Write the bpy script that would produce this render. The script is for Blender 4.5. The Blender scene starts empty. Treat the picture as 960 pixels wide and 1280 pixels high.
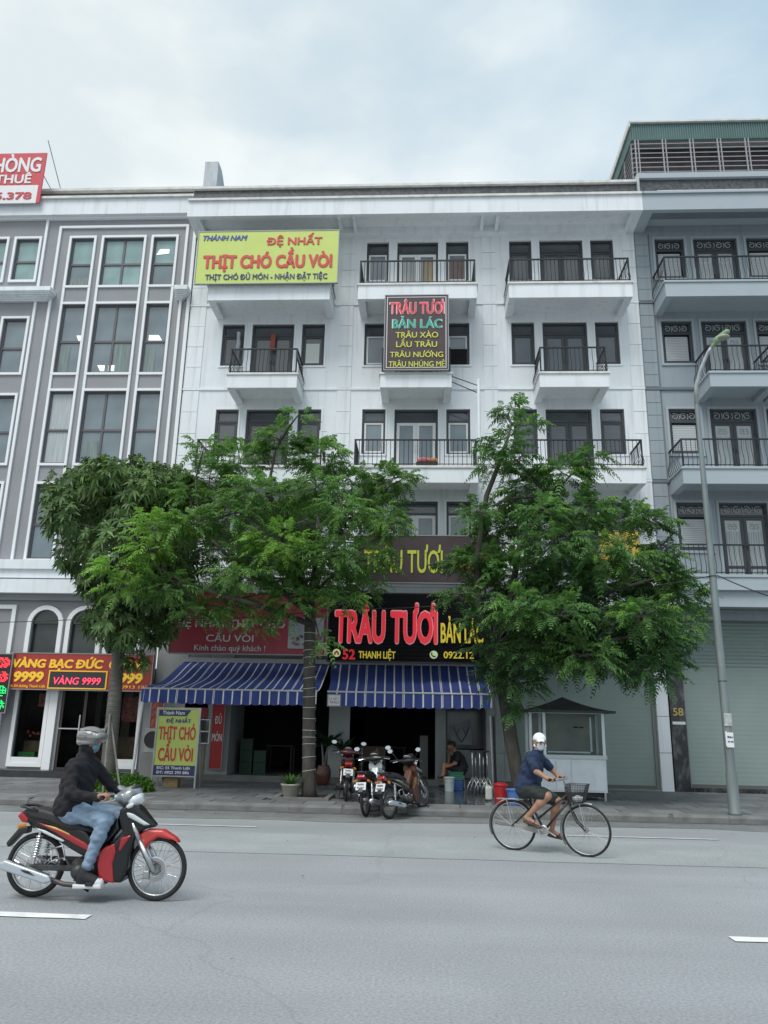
import bpy, bmesh, math, random
import numpy as np
from mathutils import Vector, Matrix
random.seed(7)
R = math.radians
scene = bpy.context.scene
col = scene.collection

# ------------------------------------------------------------------ camera
PITCH, YAW, ROLL, FPX, EYE = 0.26643, 0.05465, 0.02015, 970.0, 1.63
fw = Vector((-math.sin(YAW)*math.cos(PITCH), math.cos(YAW)*math.cos(PITCH), math.sin(PITCH)))
rt0 = Vector((math.cos(YAW), math.sin(YAW), 0))
up0 = rt0.cross(fw)
rt = rt0*math.cos(ROLL)+up0*math.sin(ROLL)
up = up0*math.cos(ROLL)-rt0*math.sin(ROLL)
cd = bpy.data.cameras.new('camera')
cam = bpy.data.objects.new('camera', cd); col.objects.link(cam)
M4 = Matrix((rt, up, -fw)).transposed().to_4x4(); M4.translation = (0, 0, EYE)
cam.matrix_world = M4
cd.sensor_fit = 'VERTICAL'; cd.sensor_height = 24.0; cd.lens = 24.0*FPX/1280.0
cd.clip_start = 0.05; cd.clip_end = 3000
scene.camera = cam

# ------------------------------------------------------------------ sky and sun (thin bright overcast)
SUN_EL, SUN_AZ = 58.0, 205.0          # sun high, behind the camera's left shoulder
world = bpy.data.worlds.new('World'); scene.world = world; world.use_nodes = True
wn = world.node_tree.nodes; wl = world.node_tree.links; wn.clear()
wo = wn.new('ShaderNodeOutputWorld'); bg = wn.new('ShaderNodeBackground'); bg.inputs[1].default_value = 0.105
sky = wn.new('ShaderNodeTexSky'); sky.sky_type = 'NISHITA'; sky.sun_disc = False
sky.sun_elevation = R(SUN_EL); sky.sun_rotation = R(SUN_AZ); sky.air_density = 1.4; sky.dust_density = 3.0
tc = wn.new('ShaderNodeTexCoord')
mp = wn.new('ShaderNodeMapping'); mp.inputs['Scale'].default_value = (1.0, 1.0, 1.9); mp.inputs['Location'].default_value = (0.35, 0.1, 0.2)
nz = wn.new('ShaderNodeTexNoise'); nz.inputs['Scale'].default_value = 1.7; nz.inputs['Detail'].default_value = 6; nz.inputs['Roughness'].default_value = 0.52
nz2 = wn.new('ShaderNodeTexNoise'); nz2.inputs['Scale'].default_value = 3.3; nz2.inputs['Detail'].default_value = 5
rc = wn.new('ShaderNodeValToRGB'); rc.color_ramp.elements[0].position = 0.26; rc.color_ramp.elements[1].position = 0.54
rc.color_ramp.elements[0].color = (0.30, 0.30, 0.30, 1); rc.color_ramp.elements[1].color = (1, 1, 1, 1)
cr = wn.new('ShaderNodeValToRGB')
cr.color_ramp.elements[0].position = 0.40; cr.color_ramp.elements[0].color = (5.3, 5.9, 6.15, 1)
cr.color_ramp.elements[1].position = 0.58; cr.color_ramp.elements[1].color = (6.7, 7.1, 7.1, 1)
sk = wn.new('ShaderNodeMix'); sk.data_type = 'RGBA'; sk.inputs[0].default_value = .6; sk.inputs[7].default_value = (2.7, 4.75, 6.2, 1); wl.new(sky.outputs[0], sk.inputs[6])   # thin high veil over the blue
mx = wn.new('ShaderNodeMix'); mx.data_type = 'RGBA'
wl.new(tc.outputs['Generated'], mp.inputs[0]); wl.new(mp.outputs[0], nz.inputs[0]); wl.new(mp.outputs[0], nz2.inputs[0])
# cloud thins out toward +X (the clearer, bluer right side of the sky)
sp = wn.new('ShaderNodeSeparateXYZ'); wl.new(tc.outputs['Generated'], sp.inputs[0])
ma = wn.new('ShaderNodeMath'); ma.operation = 'MULTIPLY_ADD'; ma.inputs[1].default_value = -0.38; wl.new(sp.outputs[0], ma.inputs[0]); wl.new(nz.outputs[0], ma.inputs[2])
wl.new(ma.outputs[0], rc.inputs[0]); wl.new(nz2.outputs[0], cr.inputs[0])
wl.new(rc.outputs[0], mx.inputs[0]); wl.new(sk.outputs[2], mx.inputs[6]); wl.new(cr.outputs[0], mx.inputs[7])
wl.new(mx.outputs[2], bg.inputs[0]); wl.new(bg.outputs[0], wo.inputs[0])

sl = bpy.data.lights.new('sun', 'SUN'); sl.energy = 1.7; sl.angle = R(28); sl.color = (1.0, 0.98, 0.95)
so = bpy.data.objects.new('sun', sl); col.objects.link(so)
so.rotation_euler = (R(90-SUN_EL), 0, R(-SUN_AZ+180)); so.location = (0, -10, 40)
# Nishita: rotation 0 puts the sun at +Y and turns clockwise seen from above
sdir = Vector((math.sin(R(SUN_AZ))*math.cos(R(SUN_EL)), math.cos(R(SUN_AZ))*math.cos(R(SUN_EL)), math.sin(R(SUN_EL))))
so.rotation_euler = sdir.to_track_quat('Z', 'Y').to_euler()
scene.view_settings.view_transform = 'Standard'; scene.view_settings.look = 'None'
scene.view_settings.exposure = 0.44; scene.view_settings.gamma = 1.0
scene.render.resolution_x = 768; scene.render.resolution_y = 1024
try:
    scene.cycles.max_bounces = 6; scene.cycles.diffuse_bounces = 3; scene.cycles.glossy_bounces = 3; scene.cycles.transmission_bounces = 5
    scene.cycles.transparent_max_bounces = 6
except Exception: pass

# ------------------------------------------------------------------ materials
MATS = {}
def mat(name, c, rough=0.7, metal=0.0, spec=0.5, var=0.0, vscale=3.0, bump=0.0, bscale=40.0, emit=None, estr=0.0,
        dirt=0.0, dscale=1.2, dcol=None, alpha=1.0, trans=0.0, coat=0.0, rvar=0.0, island=0.0, stretch=None, streak=0.0):
    if name in MATS: return MATS[name]
    m = bpy.data.materials.new(name); m.use_nodes = True; MATS[name] = m
    n = m.node_tree.nodes; l = m.node_tree.links; b = n['Principled BSDF']
    b.inputs['Base Color'].default_value = (*c, 1); b.inputs['Roughness'].default_value = rough
    b.inputs['Metallic'].default_value = metal; b.inputs['Specular IOR Level'].default_value = spec
    if coat: b.inputs['Coat Weight'].default_value = coat; b.inputs['Coat Roughness'].default_value = 0.08
    if emit: b.inputs['Emission Color'].default_value = (*emit, 1); b.inputs['Emission Strength'].default_value = estr
    if trans: b.inputs['Transmission Weight'].default_value = trans; b.inputs['IOR'].default_value = 1.1
    if alpha < 1: b.inputs['Alpha'].default_value = alpha
    co = n.new('ShaderNodeTexCoord'); src = co.outputs['Object']
    if stretch:
        mm = n.new('ShaderNodeMapping'); mm.inputs['Scale'].default_value = stretch; l.new(src, mm.inputs[0]); src = mm.outputs[0]
    last = None
    if var > 0:
        t = n.new('ShaderNodeTexNoise'); t.inputs['Scale'].default_value = vscale; t.inputs['Detail'].default_value = 5; l.new(src, t.inputs[0])
        r = n.new('ShaderNodeMapRange'); r.inputs[1].default_value = .3; r.inputs[2].default_value = .7
        r.inputs[3].default_value = 1-var; r.inputs[4].default_value = 1+var; l.new(t.outputs[0], r.inputs[0])
        h = n.new('ShaderNodeHueSaturation'); h.inputs['Color'].default_value = (*c, 1); l.new(r.outputs[0], h.inputs['Value']); last = h.outputs[0]
        if rvar:
            r2 = n.new('ShaderNodeMapRange'); r2.inputs[1].default_value = .3; r2.inputs[2].default_value = .7
            r2.inputs[3].default_value = rough-rvar; r2.inputs[4].default_value = rough+rvar
            l.new(t.outputs[0], r2.inputs[0]); l.new(r2.outputs[0], b.inputs['Roughness'])
    if island > 0:
        g = n.new('ShaderNodeNewGeometry')
        r = n.new('ShaderNodeMapRange'); r.inputs[3].default_value = 1-island; r.inputs[4].default_value = 1+island; l.new(g.outputs['Random Per Island'], r.inputs[0])
        h = n.new('ShaderNodeHueSaturation'); h.inputs['Color'].default_value = (*c, 1)
        if last: l.new(last, h.inputs['Color'])
        l.new(r.outputs[0], h.inputs['Value']); last = h.outputs[0]
    if dirt > 0:
        t = n.new('ShaderNodeTexNoise'); t.inputs['Scale'].default_value = dscale; t.inputs['Detail'].default_value = 8; t.inputs['Roughness'].default_value = .65; l.new(src, t.inputs[0])
        r = n.new('ShaderNodeMapRange'); r.inputs[1].default_value = .48; r.inputs[2].default_value = .72; r.inputs[4].default_value = dirt; l.new(t.outputs[0], r.inputs[0])
        x = n.new('ShaderNodeMix'); x.data_type = 'RGBA'; x.inputs[6].default_value = (*c, 1); x.inputs[7].default_value = (*(dcol or (c[0]*.4, c[1]*.38, c[2]*.33)), 1)
        if last: l.new(last, x.inputs[6])
        l.new(r.outputs[0], x.inputs[0]); last = x.outputs[2]
    if streak > 0:   # rain-washed grime running down
        mm = n.new('ShaderNodeMapping'); mm.inputs['Scale'].default_value = (6, 6, .45); l.new(co.outputs['Object'], mm.inputs[0])
        t = n.new('ShaderNodeTexNoise'); t.inputs['Scale'].default_value = 1.0; t.inputs['Detail'].default_value = 7; t.inputs['Roughness'].default_value = .6; l.new(mm.outputs[0], t.inputs[0])
        r = n.new('ShaderNodeMapRange'); r.inputs[1].default_value = .52; r.inputs[2].default_value = .78; r.inputs[4].default_value = streak; l.new(t.outputs[0], r.inputs[0])
        x = n.new('ShaderNodeMix'); x.data_type = 'RGBA'; x.inputs[6].default_value = (*c, 1); x.inputs[7].default_value = (c[0]*.45, c[1]*.44, c[2]*.40, 1)
        if last: l.new(last, x.inputs[6])
        l.new(r.outputs[0], x.inputs[0]); last = x.outputs[2]
    if last: l.new(last, b.inputs['Base Color'])
    if bump > 0:
        t = n.new('ShaderNodeTexNoise'); t.inputs['Scale'].default_value = bscale; t.inputs['Detail'].default_value = 4; l.new(src, t.inputs[0])
        p = n.new('ShaderNodeBump'); p.inputs['Strength'].default_value = bump; p.inputs['Distance'].default_value = 0.02
        l.new(t.outputs[0], p.inputs['Height']); l.new(p.outputs[0], b.inputs['Normal'])
    return m

def leaf_mat(name, c1, c2, c3, tr=0.35):
    m = bpy.data.materials.new(name); m.use_nodes = True
    n = m.node_tree.nodes; l = m.node_tree.links; b = n['Principled BSDF']
    g = n.new('ShaderNodeNewGeometry'); rp = n.new('ShaderNodeValToRGB'); l.new(g.outputs['Random Per Island'], rp.inputs[0])
    e = rp.color_ramp.elements; e[0].color = (*c1, 1); e[1].color = (*c3, 1); e.new(0.55).color = (*c2, 1)
    co = n.new('ShaderNodeTexCoord'); t = n.new('ShaderNodeTexNoise'); t.inputs['Scale'].default_value = 1.1; t.inputs['Detail'].default_value = 3; l.new(co.outputs['Object'], t.inputs[0])
    r = n.new('ShaderNodeMapRange'); r.inputs[1].default_value = .35; r.inputs[2].default_value = .65; r.inputs[3].default_value = .7; r.inputs[4].default_value = 1.35; l.new(t.outputs[0], r.inputs[0])
    h = n.new('ShaderNodeHueSaturation'); l.new(rp.outputs[0], h.inputs['Color']); l.new(r.outputs[0], h.inputs['Value'])
    l.new(h.outputs[0], b.inputs['Base Color']); b.inputs['Roughness'].default_value = .5; b.inputs['Specular IOR Level'].default_value = .3
    tl = n.new('ShaderNodeBsdfTranslucent'); l.new(h.outputs[0], tl.inputs[0]); ms = n.new('ShaderNodeMixShader'); ms.inputs[0].default_value = tr
    l.new(b.outputs[0], ms.inputs[1]); l.new(tl.outputs[0], ms.inputs[2]); l.new(ms.outputs[0], n['Material Output'].inputs[0])
    return m

def glass_mat(name, base, rough=.04, spec=.8, var=.25):
    "window glass seen by day: dark room behind, sky sheen on top"
    m = mat(name, base, rough=rough, spec=spec, var=var, vscale=.9, coat=0.3)
    return m

WHITE = mat('white_wall_paint', (.76, .80, .835), .75, var=.035, vscale=.7, dirt=.16, dscale=.8, dcol=(.55, .55, .54), bump=.05, bscale=60, streak=.40)
WTRIM = mat('white_trim_paint', (.77, .82, .86), .65, var=.03, vscale=2, dirt=.15, dscale=2.2, dcol=(.5, .5, .48), streak=.35)
WLEDGE = mat('weathered_ledge_paint', (.68, .68, .66), .8, var=.1, vscale=5, dirt=.5, dscale=4, dcol=(.35, .35, .33))
GRAYW = mat('blue_gray_wall_paint', (.295, .34, .375), .75, var=.05, vscale=.8, dirt=.15, dscale=1.0, dcol=(.28,.33,.36), bump=.05, bscale=60, streak=.35)
GRAYT = mat('pale_gray_trim_paint', (.38, .435, .475), .7, var=.05, vscale=2, dirt=.12, dscale=2)
GRAYD = mat('dark_gray_beam_paint', (.15, .175, .20), .75, var=.05, vscale=2)
MAUVE = mat('mauve_gray_wall_paint', (.285, .29, .31), .8, var=.05, vscale=1, dirt=.12, dscale=1.5, bump=.05, bscale=60)
MTRIM = mat('white_moulding_paint', (.80, .82, .84), .65, var=.03, vscale=3, dirt=.12, dscale=3, dcol=(.5, .5, .5))
DARKF = mat('dark_window_frame', (.045, .05, .058), .4, var=.05, vscale=4)
WHITEF = mat('white_window_frame', (.72, .73, .74), .4, var=.03, vscale=4)
IRON = mat('black_railing_iron', (.022, .025, .03), .45, metal=.2)
GLASSD = glass_mat('dark_window_glass', (.07, .082, .095))
GLASSM = glass_mat('gray_window_glass', (.165, .21, .24))
GLASST = mat('window_glass_teal', (.25, .37, .37), .12, var=.18, vscale=1.5, coat=.3)
CURT = mat('pale_curtain_behind_glass', (.40, .44, .45), .2, var=.15, vscale=4, coat=.3, stretch=(6, 1, .3))
LAMPW = mat('lit_ceiling_panel', (.8, .8, .8), .5, emit=(1, 1, .97), estr=.55)
GRANITE = mat('dark_granite_cladding', (.075, .08, .088), .28, var=.5, vscale=9, dirt=.35, dscale=14, dcol=(.18, .18, .19))
MARBLE = mat('black_veined_marble', (.02, .022, .026), .14, var=.4, vscale=4, dirt=.8, dscale=7, dcol=(.16, .17, .18), stretch=(1, 1, .5))
SHUT = mat('gray_green_shutter_paint', (.245, .31, .295), .45, var=.04, vscale=1, dirt=.12, dscale=1.4, dcol=(.17, .19, .18))
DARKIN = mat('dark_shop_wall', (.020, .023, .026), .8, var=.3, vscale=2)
DARKFL = mat('dark_shop_floor_tile', (.05, .05, .05), .35, var=.3, vscale=3)
STEEL = mat('brushed_steel', (.55, .56, .57), .3, metal=.9, var=.1, vscale=12)
CHROME = mat('chrome', (.75, .76, .78), .13, metal=1.0)
GALV = mat('galvanised_steel', (.42, .45, .46), .45, metal=.35, var=.15, vscale=5, dirt=.35, dscale=9, dcol=(.25, .22, .18))
BLACKP = mat('black_plastic', (.018, .018, .02), .42, var=.15, vscale=9)
RUBBER = mat('black_rubber', (.016, .016, .017), .8, var=.3, vscale=20)
ALUM = mat('cast_aluminium', (.35, .36, .37), .42, metal=.8, var=.15, vscale=14)
ENG = mat('dark_engine_metal', (.06, .062, .065), .5, metal=.6, var=.3, vscale=14)
BARK = mat('gray_brown_bark', (.075, .068, .058), .95, var=.4, vscale=7, dirt=.6, dscale=4, dcol=(.05, .05, .045), bump=.9, bscale=28, stretch=(1, 1, .35))
BARK2 = mat('pale_mango_bark', (.125, .118, .105), .95, var=.3, vscale=6, dirt=.5, dscale=5, dcol=(.09, .09, .08), bump=.7, bscale=22, stretch=(1, 1, .5))
CONC = mat('stained_concrete', (.25, .255, .25), .9, var=.12, vscale=2.5, dirt=.5, dscale=1.8, dcol=(.13, .13, .12), bump=.3, bscale=30)

# ------------------------------------------------------------------ mesh helpers
class MB:
    def __init__(s): s.v = []; s.f = []; s.m = []; s.mi = 0
    def add(s, vs, fs):
        o = len(s.v); s.v.extend(vs); s.f.extend([tuple(i+o for i in f) for f in fs]); s.m.extend([s.mi]*len(fs)); return s
    def box(s, x0, x1, y0, y1, z0, z1):
        if x0 > x1: x0, x1 = x1, x0
        if y0 > y1: y0, y1 = y1, y0
        if z0 > z1: z0, z1 = z1, z0
        return s.add([(x0,y0,z0),(x1,y0,z0),(x1,y1,z0),(x0,y1,z0),(x0,y0,z1),(x1,y0,z1),(x1,y1,z1),(x0,y1,z1)],
                     [(0,3,2,1),(4,5,6,7),(0,1,5,4),(1,2,6,5),(2,3,7,6),(3,0,4,7)])
    def frame(s, x0, x1, z0, z1, w, y0, y1):
        s.box(x0, x1, y0, y1, z1-w, z1); s.box(x0, x1, y0, y1, z0, z0+w)
        s.box(x0, x0+w, y0, y1, z0+w, z1-w); return s.box(x1-w, x1, y0, y1, z0+w, z1-w)
    def prism(s, poly, y0, y1, axis='y'):
        n = len(poly)
        f = {'y': lambda a, b, t: (a, t, b), 'x': lambda a, b, t: (t, a, b), 'z': lambda a, b, t: (a, b, t)}[axis]
        vs = [f(a, b, y0) for a, b in poly]+[f(a, b, y1) for a, b in poly]
        ar = sum(poly[i][0]*poly[(i+1) % n][1]-poly[(i+1) % n][0]*poly[i][1] for i in range(n))
        fs = [tuple(range(n)), tuple(range(2*n-1, n-1, -1))]+[((i+1) % n, i, i+n, (i+1) % n+n) for i in range(n)]
        flip = (ar < 0) != (axis == 'y') if axis != 'x' else ar > 0
        if axis == 'y': flip = ar < 0
        if axis == 'z': flip = ar > 0
        if axis == 'x': flip = ar > 0
        if flip: fs = [f[::-1] for f in fs]
        return s.add(vs, fs)
    def quad(s, a, b, c, d): return s.add([a, b, c, d], [(0, 1, 2, 3)])
    def tube(s, pts, r, n=8, caps=True, flat=1.0):
        pts = [Vector(p) for p in pts]; k = len(pts)
        rs = r if isinstance(r, (list, tuple)) else [r]*k
        vs = []; prev = None
        for i, p in enumerate(pts):
            t = (pts[min(i+1, k-1)]-pts[max(i-1, 0)])
            t = t.normalized() if t.length > 1e-9 else Vector((0, 0, 1))
            if prev is None:
                a = Vector((0, 0, 1)) if abs(t.z) < .9 else Vector((1, 0, 0)); u = t.cross(a).normalized()
            else:
                u = (prev-t*prev.dot(t)); u = u.normalized() if u.length > 1e-6 else t.orthogonal().normalized()
            prev = u; w = t.cross(u)
            for j in range(n):
                an = 2*math.pi*j/n; q = p+(u*math.cos(an)+w*math.sin(an)*flat)*rs[i]; vs.append(tuple(q))
        fs = []
        for i in range(k-1):
            for j in range(n):
                a = i*n+j; b = i*n+(j+1) % n; fs.append((a, b, b+n, a+n))
        if caps: fs.append(tuple(range(n-1, -1, -1))); fs.append(tuple(range((k-1)*n, k*n)))
        return s.add(vs, fs)
    def lathe(s, prof, c=(0, 0, 0), n=20, axis='z', arc=2*math.pi, close=True):
        vs = []; k = len(prof); full = abs(arc-2*math.pi) < 1e-6; m = n if full else n+1
        for j in range(m):
            a = arc*j/n
            for r, h_ in prof:
                x, y = r*math.cos(a), r*math.sin(a)
                q = (x, y, h_) if axis == 'z' else ((x, h_, y) if axis == 'y' else (h_, x, y))
                vs.append((q[0]+c[0], q[1]+c[1], q[2]+c[2]))
        fs = []
        for j in range(n):
            j2 = (j+1) % m
            for i in range(k-1):
                q = (j*k+i, j2*k+i, j2*k+i+1, j*k+i+1)
                fs.append(q if axis != 'y' else q[::-1])
        return s.add(vs, fs)
    def torus(s, c, R_, r, n=32, m=8, axis='y', w=None):
        w = w or r
        prof = [(R_+r*math.cos(2*math.pi*i/m), w*math.sin(2*math.pi*i/m)) for i in range(m+1)]
        return s.lathe(prof, c, n, axis)
    def ball(s, c, r, n=12, m=8, sc=(1, 1, 1)):
        prof = [(r*math.sin(math.pi*i/m), -r*math.cos(math.pi*i/m)) for i in range(m+1)]
        o = len(s.v); s.lathe(prof, (0, 0, 0), n)
        for i in range(o, len(s.v)):
            x, y, z = s.v[i]; s.v[i] = (x*sc[0]+c[0], y*sc[1]+c[1], z*sc[2]+c[2])
        return s
    def build(s, name, m, parent=None, loc=None, smooth=False, bevel=0, auto=None, world=True, me=None):
        me = mesh(name, s.v, s.f, m, s.m)
        return place(name, me, parent, loc, smooth, bevel, world)

def mesh(name, v, f, m, mi=None):
    me = bpy.data.meshes.new(name); me.from_pydata(v, [], f); 
    for x in (m if isinstance(m, (list, tuple)) else [m]): me.materials.append(x)
    if mi is not None and isinstance(m, (list, tuple)): me.polygons.foreach_set('material_index', mi)
    me.update(); return me

ROOT = {}
def place(name, me, parent=None, loc=None, smooth=False, bevel=0, world=True):
    """link a mesh object; with world=True the mesh was written in world coordinates and is moved under its root"""
    o = bpy.data.objects.new(name, me); col.objects.link(o)
    if parent is not None:
        o.parent = parent
        if world and loc is None and not getattr(me, '_', None):
            r = parent
            while r.parent: r = r.parent
            if r.get('wl'):
                L = Vector(r['wl'])
                if 'moved' not in me: me.transform(Matrix.Translation(-L)); me['moved'] = 1
    if loc is not None:
        L = Vector(loc)
        if parent is not None and world:
            r = parent
            while r.parent: r = r.parent
            if r.get('wl'): L = L-Vector(r['wl'])
            q = parent
            while q.parent: L = L-q.location; q = q.parent
        o.location = L
    if smooth: me.polygons.foreach_set('use_smooth', [True]*len(me.polygons))
    if bevel:
        b = o.modifiers.new('bevel', 'BEVEL'); b.width = bevel; b.segments = 2; b.limit_method = 'ANGLE'; b.angle_limit = R(40)
    return o
def thing(name, label, cat, loc=(0, 0, 0), group=None, rz=0, local=False):
    o = bpy.data.objects.new(name, None); col.objects.link(o); o.location = loc; o.rotation_euler = (0, 0, rz); o.empty_display_size = .1
    o['label'] = label; o['category'] = cat
    if group: o['group'] = group
    if not local: o['wl'] = list(loc)
    return o
def tag(o, label, cat, group=None):
    o['label'] = label; o['category'] = cat
    if group: o['group'] = group
    return o
def kids(o): return [c for c in col.objects if c.parent == o]
def copy_tree(o, allobj, parent=None):
    c = o.copy(); col.objects.link(c); c.parent = parent
    for ch in allobj.get(o, []): copy_tree(ch, allobj, c)
    return c
def child_map():
    d = {}
    for o in bpy.data.objects:
        if o.parent: d.setdefault(o.parent, []).append(o)
    return d

def glyphs(body, shear=0.0):
    cu = bpy.data.curves.new('t', 'FONT'); cu.body = body; cu.size = 1; cu.extrude = .5; cu.resolution_u = 3; cu.shear = shear
    o = bpy.data.objects.new('t', cu); col.objects.link(o); bpy.context.view_layer.update()
    me = bpy.data.meshes.new_from_object(o.evaluated_get(bpy.context.evaluated_depsgraph_get()))
    bpy.data.objects.remove(o); bpy.data.curves.remove(cu)
    n = len(me.vertices); co = np.empty(n*3); me.vertices.foreach_get('co', co); F = [tuple(p.vertices) for p in me.polygons]; bpy.data.meshes.remove(me)
    return co.reshape(-1, 3), F
# letters whose outlines overlap themselves are set as a plain letter plus its own bar or horn
PLAIN = {'Đ': ('D', 'bar'), 'đ': ('d', 'lbar'), 'Ư': ('U', 'horn'), 'Ơ': ('O', 'horn'), 'Ớ': ('Ó', 'horn'), 'ư': ('u', 'lhorn'), 'ờ': ('ò', 'lhorn')}
def text(s, x, z, w, capz, y, m, parent, name='lettering', depth=.015, bold=.0, italic=0.0, world=True):
    """lettering facing -Y: left end x, baseline z, fitted to width w and capital height capz"""
    plain = ''.join(PLAIN.get(c, (c,))[0] for c in s)
    co, F = glyphs(plain, italic)
    ex = []
    for i, c in enumerate(s):
        if c not in PLAIN: continue
        b, kind = PLAIN[c]; xr = glyphs(plain[:i]+b)[0][:, 0].max() if not italic else glyphs(plain[:i]+b, 0)[0][:, 0].max(); g = glyphs(b)[0]; wd = g[:, 0].max()-g[:, 0].min(); xl = xr-wd
        if kind == 'bar': P = [(xl-.075, .33), (xl+.30, .33), (xl+.30, .41), (xl-.075, .41)]
        elif kind == 'lbar': P = [(xr-.22, .60), (xr+.06, .60), (xr+.06, .66), (xr-.22, .66)]
        elif kind == 'horn': P = [(xr-.10, .62), (xr+.01, .62), (xr+.085, .70), (xr+.10, .86), (xr+.0, .86), (xr-.01, .74)]
        else: P = [(xr-.08, .46), (xr+.01, .46), (xr+.07, .52), (xr+.08, .64), (xr+.01, .64), (xr, .56)]
        P = [(a+italic*b_, b_) for a, b_ in P]; n = len(P); o = len(co)
        co = np.vstack([co, [(a, b_, .5) for a, b_ in P], [(a, b_, -.5) for a, b_ in P]])
        if depth > 0: co[o:o+n, 2] += .0035/max(depth, .004)*1.4
        F = F+[tuple(range(o, o+n))]+[(o+k, o+n+k, o+n+(k+1) % n, o+(k+1) % n) for k in range(n)]
    x0, x1 = co[:, 0].min(), co[:, 0].max(); sx = w/(x1-x0); sz = capz/.727
    V = np.empty_like(co); V[:, 0] = x+(co[:, 0]-x0)*sx; V[:, 1] = y-depth*.5-co[:, 2]*depth; V[:, 2] = z+co[:, 1]*sz
    vs = []; fs = []; B = bold*1.1
    for i, (dx, dz) in enumerate(((0, 0), (-1, 0), (1, 0), (0, -1), (0, 1), (-.7, -.7), (.7, .7), (-.7, .7), (.7, -.7)) if bold else ((0, 0),)):
        o_ = len(vs); q = V.copy(); q[:, 0] += dx*B*sx*.62; q[:, 2] += dz*B*sz*.45; q[:, 1] -= .0005*i; vs.extend(map(tuple, q)); fs.extend(tuple(k+o_ for k in f) for f in F)
    return place(name, mesh(name, vs, fs, m), parent, world=world)

def holed_wall(x0, x1, z0, z1, holes, y, depth, mb=None, back=False):
    """front sheet of a wall at y with rectangular openings and their reveals going back by depth"""
    mb = mb or MB()
    hs = [h for h in holes if h[1] > x0 and h[0] < x1 and h[3] > z0 and h[2] < z1]
    xs = sorted({x0, x1, *[min(max(h[0], x0), x1) for h in hs], *[min(max(h[1], x0), x1) for h in hs]})
    zs = sorted({z0, z1, *[min(max(h[2], z0), z1) for h in hs], *[min(max(h[3], z0), z1) for h in hs]})
    for i in range(len(xs)-1):
        for j in range(len(zs)-1):
            cx, cz = (xs[i]+xs[i+1])/2, (zs[j]+zs[j+1])/2
            if any(h[0] < cx < h[1] and h[2] < cz < h[3] for h in hs): continue
            mb.quad((xs[i], y, zs[j]), (xs[i+1], y, zs[j]), (xs[i+1], y, zs[j+1]), (xs[i], y, zs[j+1]))
    for a, b, c, d in hs:
        mb.quad((a, y, c), (a, y, d), (a, y+depth, d), (a, y+depth, c))
        mb.quad((b, y, d), (b, y, c), (b, y+depth, c), (b, y+depth, d))
        mb.quad((a, y, d), (b, y, d), (b, y+depth, d), (a, y+depth, d))
        mb.quad((b, y, c), (a, y, c), (a, y+depth, c), (b, y+depth, c))
    return mb

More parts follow.
